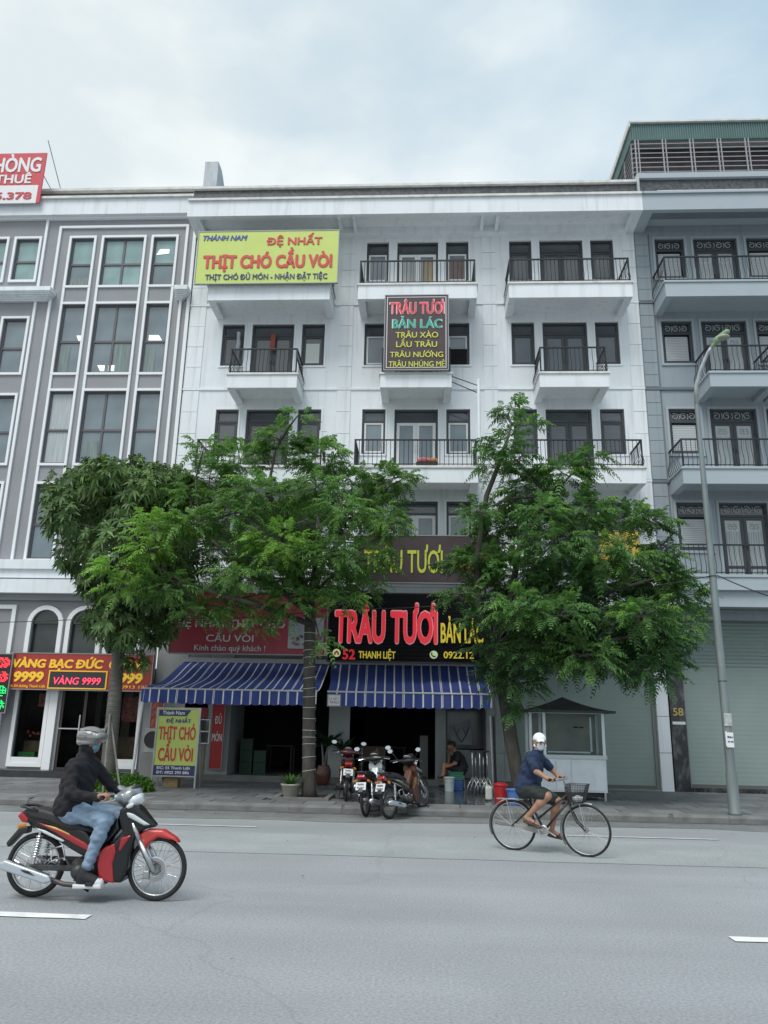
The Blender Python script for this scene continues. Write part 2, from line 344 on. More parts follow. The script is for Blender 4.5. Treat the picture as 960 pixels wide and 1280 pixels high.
# ------------------------------------------------------------------ signed-distance modelling (bodies, fairings)
class SDF:
    """smooth union of tapered capsules, ellipsoids and rounded plates, meshed by surface nets"""
    def __init__(s, lo, hi, cell):
        s.c = cell; s.lo = np.array(lo, np.float32); s.n = np.ceil((np.array(hi)-s.lo)/cell).astype(int)+1
        s.F = np.full(tuple(s.n), 1.0, np.float32)
    def _sub(s, a, b, pad):
        i0 = np.clip(np.floor((a-pad-s.lo)/s.c).astype(int), 0, s.n-1); i1 = np.clip(np.ceil((b+pad-s.lo)/s.c).astype(int)+1, 1, s.n)
        ax = [s.lo[k]+s.c*np.arange(i0[k], i1[k], dtype=np.float32) for k in range(3)]
        sl_ = tuple(slice(i0[k], i1[k]) for k in range(3))
        return sl_, ax[0][:, None, None], ax[1][None, :, None], ax[2][None, None, :]
    def _mix(s, sl_, d, k, sub=False):
        f = s.F[sl_]
        if sub:
            d = -d
            h = np.maximum(k-np.abs(f-d), 0)/max(k, 1e-6); s.F[sl_] = np.maximum(f, d)+h*h*k*.25; return
        h = np.maximum(k-np.abs(f-d), 0)/max(k, 1e-6); s.F[sl_] = np.minimum(f, d)-h*h*k*.25
    def cap(s, a, b, ra, rb=None, k=.02, fl=None, sub=False):
        rb = ra if rb is None else rb; a = np.array(a, np.float32); b = np.array(b, np.float32); R_ = max(ra, rb)
        sl_, X, Y, Z = s._sub(np.minimum(a, b), np.maximum(a, b), R_+k+2*s.c)
        ab = b-a; L = float(ab@ab)+1e-9
        t = np.clip(((X-a[0])*ab[0]+(Y-a[1])*ab[1]+(Z-a[2])*ab[2])/L, 0, 1)
        dx, dy, dz = X-a[0]-t*ab[0], Y-a[1]-t*ab[1], Z-a[2]-t*ab[2]
        if fl is not None: dx, dy, dz = dx/fl[0], dy/fl[1], dz/fl[2]
        d = np.sqrt(dx*dx+dy*dy+dz*dz)-(ra+(rb-ra)*t)
        s._mix(sl_, d.astype(np.float32), k, sub); return s
    def chain(s, pts, rs, k=.02, fl=None):
        for i in range(len(pts)-1): s.cap(pts[i], pts[i+1], rs[i], rs[i+1], k, fl)
        return s
    def ell(s, c, r, k=.02, rot=None, sub=False):
        c = np.array(c, np.float32); r = np.array(r, np.float32); m = r.max()
        sl_, X, Y, Z = s._sub(c, c, m+k+2*s.c)
        X, Y, Z = X-c[0], Y-c[1], Z-c[2]
        if rot is not None:   # rotation about Y by angle rot
            ca, sa = math.cos(rot), math.sin(rot); X, Z = X*ca+Z*sa, -X*sa+Z*ca
        q = np.sqrt((X/r[0])**2+(Y/r[1])**2+(Z/r[2])**2); g = np.sqrt((X/r[0]**2)**2+(Y/r[1]**2)**2+(Z/r[2]**2)**2)
        d = q*(q-1)/np.maximum(g, 1e-6)
        s._mix(sl_, d.astype(np.float32), k, sub); return s
    def box(s, c, hsz, r=.01, k=.01, sub=False):
        c = np.array(c, np.float32); hsz = np.array(hsz, np.float32)
        sl_, X, Y, Z = s._sub(c-hsz, c+hsz, r+k+2*s.c)
        q = [np.abs(X-c[0])-hsz[0]+r, np.abs(Y-c[1])-hsz[1]+r, np.abs(Z-c[2])-hsz[2]+r]
        d = np.sqrt(sum(np.maximum(v, 0)**2 for v in q))+np.minimum(np.maximum(np.maximum(q[0], q[1]), q[2]), 0)-r
        s._mix(sl_, d.astype(np.float32), k, sub); return s
    def plate(s, poly, w, yc=0.0, r=.012, k=.01, sub=False):
        """polygon in XZ, half width w (number or function of x,z)"""
        P = np.array(poly, np.float32); a = P.min(0); b = P.max(0)
        wm = w if not callable(w) else .4
        sl_, X, Y, Z = s._sub(np.array([a[0], yc-wm, a[1]]), np.array([b[0], yc+wm, b[1]]), r+k+2*s.c)
        x, z = X[:, :, 0][:, 0][:, None], Z[0, 0, :][None, :]
        x, z = np.broadcast_arrays(x, z)
        d2 = np.full(x.shape, 1e9, np.float32); ins = np.zeros(x.shape, bool); n = len(P)
        for i in range(n):
            p, q = P[i], P[(i+1) % n]; e = q-p
            t = np.clip(((x-p[0])*e[0]+(z-p[1])*e[1])/(e@e+1e-12), 0, 1)
            d2 = np.minimum(d2, (x-p[0]-t*e[0])**2+(z-p[1]-t*e[1])**2)
            c1 = (p[1] > z) != (q[1] > z)
            with np.errstate(divide='ignore', invalid='ignore'):
                c2 = x < (q[0]-p[0])*(z-p[1])/(q[1]-p[1]+1e-12)+p[0]
            ins ^= c1 & c2
        dd = np.sqrt(d2); dd = np.where(ins, -dd, dd)[:, None, :]+r
        W = w(x, z)[:, None, :] if callable(w) else w
        dy = np.abs(Y-yc)-W+r
        d = np.sqrt(np.maximum(dd, 0)**2+np.maximum(dy, 0)**2)+np.minimum(np.maximum(dd, dy), 0)-r
        s._mix(sl_, d.astype(np.float32), k, sub); return s
    def wrinkle(s, amp, fx, fy, fz, ph=0):
        ax = [s.lo[k]+s.c*np.arange(s.n[k], dtype=np.float32) for k in range(3)]
        X, Y, Z = ax[0][:, None, None], ax[1][None, :, None], ax[2][None, None, :]
        s.F += (amp*(np.sin(fx*X+fz*Z+fy*Y+ph)+.6*np.sin(1.7*fz*Z-.8*fx*X+2.1*fy*Y+ph*2))).astype(np.float32); return s
    def clip(s, axis, val, keep_below=True):
        ax = s.lo[axis]+s.c*np.arange(s.n[axis], dtype=np.float32); sh = [1, 1, 1]; sh[axis] = -1
        d = (ax-val if keep_below else val-ax).reshape(sh); s.F = np.maximum(s.F, d).astype(np.float32); return s
    def mesh(s, name, m, picker=None):
        F = s.F; F[0], F[-1] = 1, 1; F[:, 0], F[:, -1] = 1, 1; F[:, :, 0], F[:, :, -1] = 1, 1
        I = F < 0; nx, ny, nz_ = F.shape
        acc = np.zeros((nx-1, ny-1, nz_-1), np.uint8)
        for i in (0, 1):
            for j in (0, 1):
                for k in (0, 1): acc += I[i:nx-1+i, j:ny-1+j, k:nz_-1+k]
        act = (acc > 0) & (acc < 8); idx = np.argwhere(act); vid = np.full(act.shape, -1, np.int64); vid[act] = np.arange(len(idx))
        c8 = np.array([(i, j, k) for i in (0, 1) for j in (0, 1) for k in (0, 1)])
        V8 = np.stack([F[tuple((idx+c).T)] for c in c8], 1)
        P = np.zeros((len(idx), 3)); N = np.zeros(len(idx))
        for a in range(8):
            for b in range(a+1, 8):
                if np.abs(c8[a]-c8[b]).sum() != 1: continue
                fa, fb = V8[:, a], V8[:, b]; mk = (fa < 0) != (fb < 0)
                t = np.where(mk, fa/(fa-fb+1e-12), 0)
                P += np.where(mk[:, None], c8[a]+t[:, None]*(c8[b]-c8[a]), 0); N += mk
        P = (P/N[:, None]+idx)*s.c+s.lo
        quads = []
        for ax in range(3):
            o1, o2 = [(1, 2), (2, 0), (0, 1)][ax]
            slA = [slice(None)]*3; slB = [slice(None)]*3; slA[ax] = slice(0, -1); slB[ax] = slice(1, None)
            A, B = I[tuple(slA)], I[tuple(slB)]; e = np.argwhere(A != B); fl = A[tuple(e.T)]
            ok = (e[:, o1] > 0) & (e[:, o2] > 0); e = e[ok]; fl = fl[ok]
            d1 = np.zeros(3, int); d1[o1] = 1; d2 = np.zeros(3, int); d2[o2] = 1
            q = np.stack([vid[tuple((e-d1-d2).T)], vid[tuple((e-d2).T)], vid[tuple(e.T)], vid[tuple((e-d1).T)]], 1)
            q[~fl] = q[~fl][:, ::-1]; quads.append(q)
        Q = np.concatenate(quads); Q = Q[(Q >= 0).all(1)]
        me = bpy.data.meshes.new(name); me.vertices.add(len(P)); me.vertices.foreach_set('co', P.astype(np.float32).ravel())
        me.loops.add(len(Q)*4); me.loops.foreach_set('vertex_index', Q.astype(np.int32).ravel())
        me.polygons.add(len(Q)); me.polygons.foreach_set('loop_start', np.arange(0, len(Q)*4, 4, dtype=np.int32))
        me.update(calc_edges=True)
        for x in (m if isinstance(m, (list, tuple)) else [m]): me.materials.append(x)
        if picker is not None: me.polygons.foreach_set('material_index', picker(P[Q].mean(1)).astype(np.int32))
        me.polygons.foreach_set('use_smooth', [True]*len(Q)); me.update()
        return me
# ================================================================== ground, road, pavement
def struct(name, o): o['kind'] = 'structure'; return o
ASPH = mat('pale_worn_asphalt', (.300, .316, .332), .78, var=.07, vscale=.35, dirt=.35, dscale=.5, dcol=(.215,.235,.245), bump=.14, bscale=120, rvar=.08)
ASPH2 = mat('lighter_asphalt_lane', (.315, .34, .345), .8, var=.09, vscale=.8, dirt=.45, dscale=1.1, dcol=(.245,.265,.27), bump=.14, bscale=120)
ASPH3 = mat('dusty_asphalt_gutter', (.19, .198, .198), .9, var=.15, vscale=1.6, dirt=.7, dscale=2.5, dcol=(.13,.13,.125), bump=.5, bscale=60)
for m_ in (ASPH, ASPH2, ASPH3):      # fine aggregate speckle
    n = m_.node_tree.nodes; l = m_.node_tree.links; b = n['Principled BSDF']; src = b.inputs['Base Color'].links[0].from_socket
    t = n.new('ShaderNodeTexNoise'); t.inputs['Scale'].default_value = 45; t.inputs['Detail'].default_value = 3
    cO = n.new('ShaderNodeTexCoord'); l.new(cO.outputs['Object'], t.inputs[0])
    r = n.new('ShaderNodeMapRange'); r.inputs[1].default_value = .3; r.inputs[2].default_value = .7; r.inputs[3].default_value = .80; r.inputs[4].default_value = 1.18; l.new(t.outputs[0], r.inputs[0])
    # long streaks left by traffic, running along the road
    mpp = n.new('ShaderNodeMapping'); mpp.inputs['Scale'].default_value = (.05, 1.1, 1); l.new(cO.outputs['Object'], mpp.inputs[0])
    t2_ = n.new('ShaderNodeTexNoise'); t2_.inputs['Scale'].default_value = 1.0; t2_.inputs['Detail'].default_value = 6; l.new(mpp.outputs[0], t2_.inputs[0])
    r2_ = n.new('ShaderNodeMapRange'); r2_.inputs[1].default_value = .3; r2_.inputs[2].default_value = .7; r2_.inputs[3].default_value = .92; r2_.inputs[4].default_value = 1.07; l.new(t2_.outputs[0], r2_.inputs[0])
    vo = n.new('ShaderNodeTexVoronoi'); vo.feature = 'DISTANCE_TO_EDGE'; vo.inputs['Scale'].default_value = .33
    nw = n.new('ShaderNodeTexNoise'); nw.inputs['Scale'].default_value = 1.3; nw.inputs['Detail'].default_value = 6; l.new(cO.outputs['Object'], nw.inputs[0])
    mw = n.new('ShaderNodeMix'); mw.data_type = 'RGBA'; mw.inputs[0].default_value = .45; l.new(cO.outputs['Object'], mw.inputs[6]); l.new(nw.outputs['Color'], mw.inputs[7]); l.new(mw.outputs[2], vo.inputs[0])
    rv = n.new('ShaderNodeMapRange'); rv.inputs[1].default_value = .0; rv.inputs[2].default_value = .006; rv.inputs[3].default_value = .90; rv.inputs[4].default_value = 1.0; l.new(vo.outputs['Distance'], rv.inputs[0])
    mu = n.new('ShaderNodeMath'); mu.operation = 'MULTIPLY'; l.new(r.outputs[0], mu.inputs[0]); l.new(r2_.outputs[0], mu.inputs[1])
    mu2 = n.new('ShaderNodeMath'); mu2.operation = 'MULTIPLY'; l.new(mu.outputs[0], mu2.inputs[0]); l.new(rv.outputs[0], mu2.inputs[1]); r = mu2
    h = n.new('ShaderNodeHueSaturation'); l.new(src, h.inputs['Color']); l.new(r.outputs[0], h.inputs['Value']); l.new(h.outputs[0], b.inputs['Base Color'])
MARK = mat('worn_white_road_paint', (.80,.81,.80), .7, var=.1, vscale=5, dirt=.55, dscale=6, dcol=(.42,.43,.44))
MARKF = mat('faded_white_road_paint', (.52,.54,.54), .75, var=.1, vscale=5, dirt=.75, dscale=4, dcol=(.33,.34,.35))
PAVE = mat('gray_pavement_tile', (.165, .168, .170), .78, var=.16, vscale=1.1, dirt=.55, dscale=1.6, dcol=(.085, .083, .078), bump=.5, bscale=35)
KERB = mat('gray_kerb_stone', (.18,.185,.184), .85, var=.15, vscale=2, dirt=.65, dscale=3, dcol=(.10, .095, .085), bump=.4, bscale=25)

struct('ground', MB().box(-1500, 1500, -1500, 1500, -.30, -.02).build('ground', mat('dry_ground', (.13, .12, .10), .9, var=.2, vscale=.05)))['kind'] = 'structure'
road = MB(); nxs = 60
road.quad((-200, -40, 0), (200, -40, 0), (200, 15.42, 0), (-200, 15.42, 0))
struct('road', road.build('road', ASPH))
mb = MB(); rr = random.Random(3)       # newer, paler strip of asphalt in the far lane, ragged edges
xs = [-60+i*.8 for i in range(151)]
lo = [10.62+rr.uniform(-.02, .02) for _ in xs]; hi = [12.55+.12*math.sin(x*.35)+rr.uniform(-.05, .05) for x in xs]
for i in range(150): mb.quad((xs[i], lo[i], .004), (xs[i+1], lo[i+1], .004), (xs[i+1], hi[i+1], .004), (xs[i], hi[i], .004))
struct('x', mb.build('road_patch', ASPH2))
mb = MB(); lo = [14.25+.18*math.sin(x*.5)+.1*math.sin(x*1.7)+rr.uniform(-.05, .05) for x in xs]
for i in range(150): mb.quad((xs[i], lo[i], .004), (xs[i+1], lo[i+1], .004), (xs[i+1], 15.42, .004), (xs[i], 15.42, .004))
struct('x', mb.build('gutter', ASPH3))
mb = MB(); lo = [15.20+.05*math.sin(x*1.3)+rr.uniform(-.03, .03) for x in xs]  # narrow darker strip with a ragged edge along the foot of the kerb
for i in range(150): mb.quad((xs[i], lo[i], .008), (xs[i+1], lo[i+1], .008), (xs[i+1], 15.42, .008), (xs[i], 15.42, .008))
struct('x', mb.build('gutter_strip', mat('dark_gutter_strip', (.10, .102, .10), .9, var=.3, vscale=3, bump=.6, bscale=30)))
def dash(x0, x1, y, w, m, nm='lane_marking'):
    b_ = MB(); n_ = max(2, int((x1-x0)/.25)); rr_ = random.Random(int(x0*10))
    X = [x0+(x1-x0)*i/n_ for i in range(n_+1)]; a = [y-w/2+rr_.uniform(-.006, .006) for _ in X]; c = [y+w/2+rr_.uniform(-.006, .006) for _ in X]
    for i in range(n_): b_.quad((X[i], a[i], .008), (X[i+1], a[i+1], .008), (X[i+1], c[i+1], .008), (X[i], c[i], .008))
    struct('x', b_.build(nm, m))
for k in (-3, -2, -1, 0, 1, 2): dash(2.50+k*7.6-0, 2.50+k*7.6+2.28, 7.1, .15, MARK)
for k in (-2, -1, 0, 1, 2): dash(2.55+k*7.2-.35, 2.55+k*7.2+2.0, 13.14, .11, MARKF)
# small debris on the road: dry leaves and grit
mb = MB(); rr = random.Random(11)
for i in range(230):
    x, y = rr.uniform(-9, 8), (rr.uniform(14.3, 15.35) if i > 34 else rr.uniform(3.0, 14)); s_ = rr.uniform(.008, .028); a = rr.uniform(0, 6.28)
    p = [(x+s_*math.cos(a+q)*(1 if j % 2 else .45), y+s_*math.sin(a+q)*(1 if j % 2 else .45), .012+rr.uniform(0, .012)) for j, q in enumerate((0, 1.57, 3.14, 4.71))]
    mb.quad(*p)
o = mb.build('leaf_litter', mat('dry_leaf', (.09, .07, .04), .9, island=.6)); tag(o, 'dry leaf litter and grit scattered over the road and gutter', 'leaf litter'); o['kind'] = 'stuff'

PT = .13   # pavement height
pav = MB().box(-60, 60, 15.60, 21.6, -.02, PT-.025).build('pavement', mat('pavement_joint_dirt', (.075, .072, .065), .95, var=.3, vscale=4)); pav['kind'] = 'structure'
kb = MB().box(-60, 60, 15.40, 15.60, -.02, PT-.02).build('kerb', KERB); kb['kind'] = 'structure'
rr = random.Random(5)
kme = [mesh('kerb_stone', *(lambda q: (q.v, q.f))(MB().prism([(15.385, -.01), (15.385, .085), (15.41, PT-.004), (15.43, PT), (15.615, PT), (15.615, -.01)], .004, .996, 'x')), KERB)]
for i in range(27):
    o = place('kerb_stone', kme[0], kb, (-14.5+i*1.0, rr.uniform(-.006, .006), rr.uniform(-.004, .004)), world=False)
    o.rotation_euler = (0, 0, rr.uniform(-.004, .004))
# paving slabs: the nearest 300 as pieces, the rest joined
T = .60; tiles = []
for j in range(9):
    for i in range(40): tiles.append((-14.3+i*T+(T/2 if j % 2 else 0), 15.63+j*T))
tiles = [t for t in tiles if not (-3.05 < t[0]+.3 < -1.85 and 16.3 < t[1]+.3 < 17.5)]
tiles.sort(key=lambda t: (abs(t[0]+2) > 9.5, (t[0]**2+t[1]**2)))
TM = []
for k in range(6):
    rq = random.Random(k); g = .006
    q = MB().add([(g, g, 0), (T-g, g, 0), (T-g, T-g, 0), (g, T-g, 0), (g+.004, g+.004, .024), (T-g-.004, g+.004, .024), (T-g-.004, T-g-.004, .024), (g+.004, T-g-.004, .024)],
                 [(4, 5, 6, 7), (0, 1, 5, 4), (1, 2, 6, 5), (2, 3, 7, 6), (3, 0, 4, 7)])
    v = .02*k
    c = (.145+v, .152+v, .158+v)
    mt = mat('pavement_tile_%d' % k, c, .7, var=.16, vscale=1.5, dirt=.6, dscale=1.6+.3*k, dcol=(.085, .083, .078), bump=.5, bscale=35)
    TM.append(mesh('paving_slab', q.v, q.f, mt))
WET = mat('wet_pavement_tile', (.060, .064, .070), .13, var=.3, vscale=3, dirt=.4, dscale=2.5, dcol=(.11, .11, .11), bump=.12, bscale=20, spec=.6)
wetme = TM[0].copy(); wetme.materials.clear(); wetme.materials.append(WET)
rest = MB(); rr = random.Random(9)
for k, (x, y) in enumerate(tiles):
    wet = -.5 < x+.3 < 3.0 and y < 19.6 and y > 15.7 and not (x > 2.1 and y < 16.5)
    if k < 300:
        o = place('paving_slab', wetme if wet else TM[rr.choice([0, 0, 1, 1, 2, 2, 3, 4])], pav, (x, y, PT-.024+rr.uniform(-.002, .003)), world=False)
        o.rotation_euler = (rr.uniform(-.003, .003), rr.uniform(-.003, .003), 0)
    else:
        rest.box(x+.006, x+T-.006, y+.006, y+T-.006, PT-.03, PT)
o = rest.build('paving_slab', PAVE, pav, world=False); o['kind'] = 'stuff'
# ================================================================== building pieces
FY = 21.0          # facade plane of the terrace
BY = 19.88         # balcony fronts
def wmesh_window(w, h_, fm, gm, sash=None, trans=.36, mull=0, fw_=.06):
    """meshes in local coords, origin at lower left of the opening, facing -Y. returns list of (name, mesh)"""
    f = MB().frame(0, w, 0, h_, fw_, -.02, .08); zt = h_-trans
    f.box(fw_, w-fw_, -.015, .07, zt-.03, zt+.03)
    out = [('frame', mesh('window', f.v, f.f, fm))]
    p = MB().box(fw_, w-fw_, .04, .05, zt+.03, h_-fw_); out.append(('transom_pane', mesh('transom_pane', p.v, p.f, GLASSD)))
    n = mull+1; ww = (w-2*fw_)/n
    for k in range(n):
        a = fw_+k*ww; s_ = MB().frame(a+.004, a+ww-.004, fw_+.004, zt-.034, .05, 0, .05)
        out.append(('sash', mesh('sash', s_.v, s_.f, sash or fm)))
        g = MB().box(a+.05, a+ww-.05, .022, .03, fw_+.05, zt-.08); out.append(('pane', mesh('pane', g.v, g.f, gm)))
    return out
def wmesh_door(w, h_, fm, gm, sash=None, trans=.36, panel=False):
    fw_ = .06; f = MB().box(0, w, -.02, .08, h_-fw_, h_).box(0, fw_, -.02, .08, 0, h_-fw_).box(w-fw_, w, -.02, .08, 0, h_-fw_); zt = h_-trans
    f.box(fw_, w-fw_, -.015, .07, zt-.03, zt+.03)
    out = [('frame', mesh('balcony_door', f.v, f.f, fm))]
    p = MB().box(fw_, w-fw_, .04, .05, zt+.03, h_-fw_); out.append(('transom_pane', mesh('transom_pane', p.v, p.f, GLASSD)))
    ww = (w-2*fw_)/2
    for k in (0, 1):
        a = fw_+k*ww; s_ = MB().frame(a+.004, a+ww-.004, .02, zt-.034, .085, 0, .05); s_.box(a+.06, a+ww-.06, .01, .045, .42, .50)
        hx = a+ww-.05 if k == 0 else a+.05
        s_.box(hx-.01, hx+.01, -.04, 0, .95, 1.08)
        for zz in (.5, 1.5): s_.box((a+.004 if k == 0 else a+ww-.02), (a+.02 if k == 0 else a+ww-.004), -.03, .0, zz, zz+.1)
        out.append(('door_leaf', mesh('door_leaf', s_.v, s_.f, sash or fm)))
        g = MB().box(a+.085, a+ww-.085, .022, .03, .08, zt-.11); out.append(('pane', mesh('pane', g.v, g.f, gm)))
    return out
def put(meshes, parent, loc, first='window', skip=()):
    base = None
    for nm, me in meshes:
        if nm in skip: continue
        if base is None: base = place(first, me, parent, loc); continue
        o = place(nm, me, base, (0, 0, 0), world=False)
    return base

def baluster(mb, x, y, z0, z1, dx, dy, belly):
    if belly:
        pr = [(0, 0), (.045, .10), (.075, .25), (.05, .42), (.012, .58), (0, .75), (0, 1)]
    else: pr = [(0, 0), (0, 1)]
    mb.tube([(x+dx*a, y+dy*a, z0+(z1-z0)*t) for a, t in pr], .0085, 4, caps=False)
def railing_mesh(x0, x1, yf, yb, z0, zt, belly, gap=.115, left=True, right=True):
    mb = MB(); ins = .05
    a, b, y = x0+ins, x1-ins, yf+ins
    mb.box(a-.02, b+.02, y-.022, y+.022, zt-.035, zt); mb.box(a, b, y-.01, y+.01, z0+.05, z0+.07)
    if left: mb.box(a-.022, a+.022, y+.023, yb, zt-.035, zt); mb.box(a-.01, a+.01, y+.011, yb, z0+.05, z0+.07)
    if right: mb.box(b-.022, b+.022, y+.023, yb, zt-.035, zt); mb.box(b-.01, b+.01, y+.011, yb, z0+.05, z0+.07)
    n = int((b-a)/gap)
    for i in range(n+1): baluster(mb, a+(b-a)*i/n, y, z0, zt-.03, 0, -1, belly)
    m = int((yb-y)/gap)
    for i in range(1, m+1):
        yy = y+(yb-y)*i/m-.02
        if left: baluster(mb, a, yy, z0, zt-.03, -1, 0, belly)
        if right: baluster(mb, b, yy, z0, zt-.03, 1, 0, belly)
    for xx in ([a] if left else [])+([b] if right else []): mb.box(xx-.018, xx+.018, y-.018, y+.018, z0, zt-.036)
    return mb
def balcony(parent, x0, x1, z0, z1, wm, beam=None, rail=.76, belly=True, left=True, right=True, yf=BY, lip=None, gap=.115, undercol=None):
    """z0 underside, z1 top; rim beams with a recessed soffit"""
    mb = MB(); d = .13
    mb.box(x0, x1, yf, yf+d, z0, z1-.07)
    mb.box(x0, x0+d*1.6, yf+d, FY+.01, z0+.001, z1-.07); mb.box(x1-d*1.6, x1, yf+d, FY+.01, z0+.001, z1-.07)
    mb.box(x0+d*1.6, x1-d*1.6, yf+d, FY+.01, z0+.14, z1-.07)
    b = mb.build('balcony', wm, parent)
    lp = MB().box(x0-.035, x1+.035, yf-.035, FY+.01, z1-.07, z1-.018).box(x0-.015, x1+.015, yf-.015, FY+.01, z1-.018, z1)
    lp.build('coping', lip or WLEDGE, b)
    if rail: railing_mesh(x0, x1, yf, FY, z1, z1+rail, belly, gap, left, right).build('railing', IRON, b)
    return b

# ================================================================== the white terrace (three bays)
WB = thing('apartment_building', 'white five storey terrace with three stacks of balconies and shops below', 'building', (-.5, 21, PT))
LV = [16.04, 13.25, 10.47, 7.69]             # heads of the openings, top floor first
BAYS = {'L': [(-6.16, -5.48), (-5.25, -3.97), (-3.73, -3.04)], 'M': [(-1.84, -1.16), (-.90, .36), (.60, 1.29)], 'R': [(2.53, 3.21), (3.45, 4.76), (4.99, 5.68)]}
holes = []
for by, cols in BAYS.items():
    for zt in LV:
        for k, (a, b) in enumerate(cols):
            holes.append((a, b, zt-2.25 if k == 1 else zt-1.38, zt))
XL, XR = -7.22, 6.32
wl_ = holed_wall(XL, XR, 4.6, 16.3, holes, FY, .13)
wl_.build('wall', WHITE, WB)
body = MB().box(XL, XR, FY+.32, 31, 4.6, 16.9).box(XL, XR, FY+.02, FY+.32, 16.3, 16.9)
body.quad((XL, FY, 4.6), (XL, FY+.33, 4.6), (XL, FY+.33, 16.3), (XL, FY, 16.3)); body.quad((XR, FY+.33, 4.6), (XR, FY, 4.6), (XR, FY, 16.3), (XR, FY+.33, 16.3))
body.build('rear_wall', WHITE, WB)
# thin raised surround of every opening
def surround(parent, a, b, z0, z1, m, w=.05, p=.02, bottom=True):
    s_ = MB().box(a-w, a, FY-p, FY+.001, z0, z1+w).box(b, b+w, FY-p, FY+.001, z0, z1+w).box(a, b, FY-p, FY+.001, z1, z1+w)
    if bottom: s_.box(a-w, b+w, FY-p-.01, FY+.001, z0-w, z0)
    return s_
for h_ in holes: surround(None, h_[0], h_[1], h_[2], h_[3], None, bottom=(h_[3]-h_[2] < 2)).build('window_surround', WTRIM, WB)
# string courses, as in the photo: a shadow groove below a slim projecting band
for z in (13.88, 11.10, 8.30):
    for a, b in ((XL, -6.40), (-2.76, -2.0), (1.48, 2.33), (5.87, XR)) if z > 12 or z < 9 else ((XL, -5.62), (-3.58, -1.3), (.75, 3.1), (5.06, XR)):
        MB().box(a, b, FY-.035, FY+.002, z-.02, z+.045).build('string_course', WTRIM, WB)
# rusticated strips on the party walls: separate blocks with open joints
def blocks(parent, x0, x1, zb, zt, m, n, proud=.025, seed=1):
    rq = random.Random(seed); me = None; hh = (zt-zb)/n
    q = MB().box(0, x1-x0, 0, .04, .007, hh-.007); me = mesh('wall_block', q.v, q.f, m)
    for k in range(n): place('wall_block', me, parent, (x0, FY-proud+rq.uniform(-.002, .002), zb+k*hh))
for zb, zt in ((13.93, 16.2), (11.15, 13.85), (8.35, 11.07), (5.55, 8.27)):
    for x0, x1 in ((-7.18, -6.72), (-2.60, -2.20), (1.70, 2.10), (5.95, 6.31)):
        blocks(WB, x0, x1, zb, zt, WHITE, 4, seed=int(x0*10))
# windows and doors
Wm = {'L': (DARKF, GLASSD, None), 'R': (DARKF, GLASSD, None), 'M': (DARKF, GLASSM, WHITEF)}
wcache = {}
for by, cols in BAYS.items():
    fm, gm, sm = Wm[by]
    for li, zt in enumerate(LV):
        for k, (a, b) in enumerate(cols):
            door = k == 1
            key = (by, door, round(b-a, 2))
            if key not in wcache: wcache[key] = wmesh_door(b-a, 2.25, fm, gm, sm) if door else wmesh_window(b-a, 1.38, fm, gm, sm)
            put(wcache[key], WB, (a, FY+.07, zt-(2.25 if door else 1.38)), 'balcony_door' if door else 'window')
# things seen in particular panes
MB().box(-3.60, -3.19, FY+.055, FY+.062, 11.98, 12.62).build('paper_sheet', mat('pale_paper', (.55, .60, .57), .7), WB)
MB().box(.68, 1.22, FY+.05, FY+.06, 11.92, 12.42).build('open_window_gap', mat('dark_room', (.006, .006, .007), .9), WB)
for x0, x1, c in ((-.72, -.42, (.42, .43, .42)), (-.10, .25, (.36, .30, .20))):
    MB().box(x0, x1, FY+.075, FY+.082, 14.35 if x0 < -.3 else 14.1, 15.45).build('curtain', mat('curtain_%d' % int(x0*100), c, .9, var=.2, vscale=6, stretch=(8, 1, .5)), WB)
MB().box(.72, 1.18, FY+.075, FY+.082, 14.72, 15.50).build('curtain', mat('brown_curtain', (.20, .15, .14), .9, var=.25, vscale=6, stretch=(8, 1, .5)), WB)
# balconies
spans = {'L': {5: (-6.36, -2.79), 4: (-5.59, -3.61), 3: (-6.34, -2.80)}, 'M': {5: (-1.97, 1.45), 4: (-1.27, .72), 3: (-1.97, 1.42)}, 'R': {5: (2.36, 5.84), 4: (3.14, 5.03), 3: (2.36, 5.84)}}
ZB = {5: (13.42, 13.93), 4: (10.66, 11.12), 3: (7.89, 8.37)}
for by, d_ in spans.items():
    for lv, (a, b) in d_.items(): balcony(WB, a, b, ZB[lv][0], ZB[lv][1], WHITE, rail=.77, belly=(by != 'M'), gap=.115 if by != 'M' else .12)
# second floor: one long slab with a stepped fascia and rails
mb = MB().box(XL+.35, XR-.02, BY, BY+.15, 5.07, 5.40).box(XL+.35, XR-.02, BY+.10, BY+.25, 4.66, 5.07).box(XL+.35, XR-.02, BY+.25, FY+.01, 4.75, 5.40)
lb = mb.build('balcony', WHITE, WB); MB().box(XL+.33, XR-.02, BY-.03, FY, 5.40, 5.47).build('coping', WLEDGE, lb)
railing_mesh(XL+.4, XR-.02, BY, FY, 5.47, 6.25, True, .13).build('railing', IRON, lb)
# eaves: deep overhang with fascia, rim and paired brackets
ev = MB().box(XL-.0, XR, 19.90, 20.05, 16.27, 16.80).box(XL, XR, 20.05, FY, 16.42, 16.80).box(XL, XL+.25, 20.05, FY+.001, 16.27, 16.42).box(XR-.25, XR, 20.05, FY+.001, 16.27, 16.42)
e_ = ev.build('eave', WHITE, WB); MB().box(XL, XR+.03, 19.84, 20.3, 16.80, 16.87).build('coping', WLEDGE, e_)
MB().box(XL+.25, XR-.25, 20.75, FY+.001, 16.18, 16.42).build('cornice', WTRIM, e_)
for x in (-6.9, -2.63, -2.18, 1.67, 2.12, 6.05):
    MB().box(x-.05, x+.05, 20.05, 20.75, 16.24, 16.42).build('bracket', WTRIM, e_)
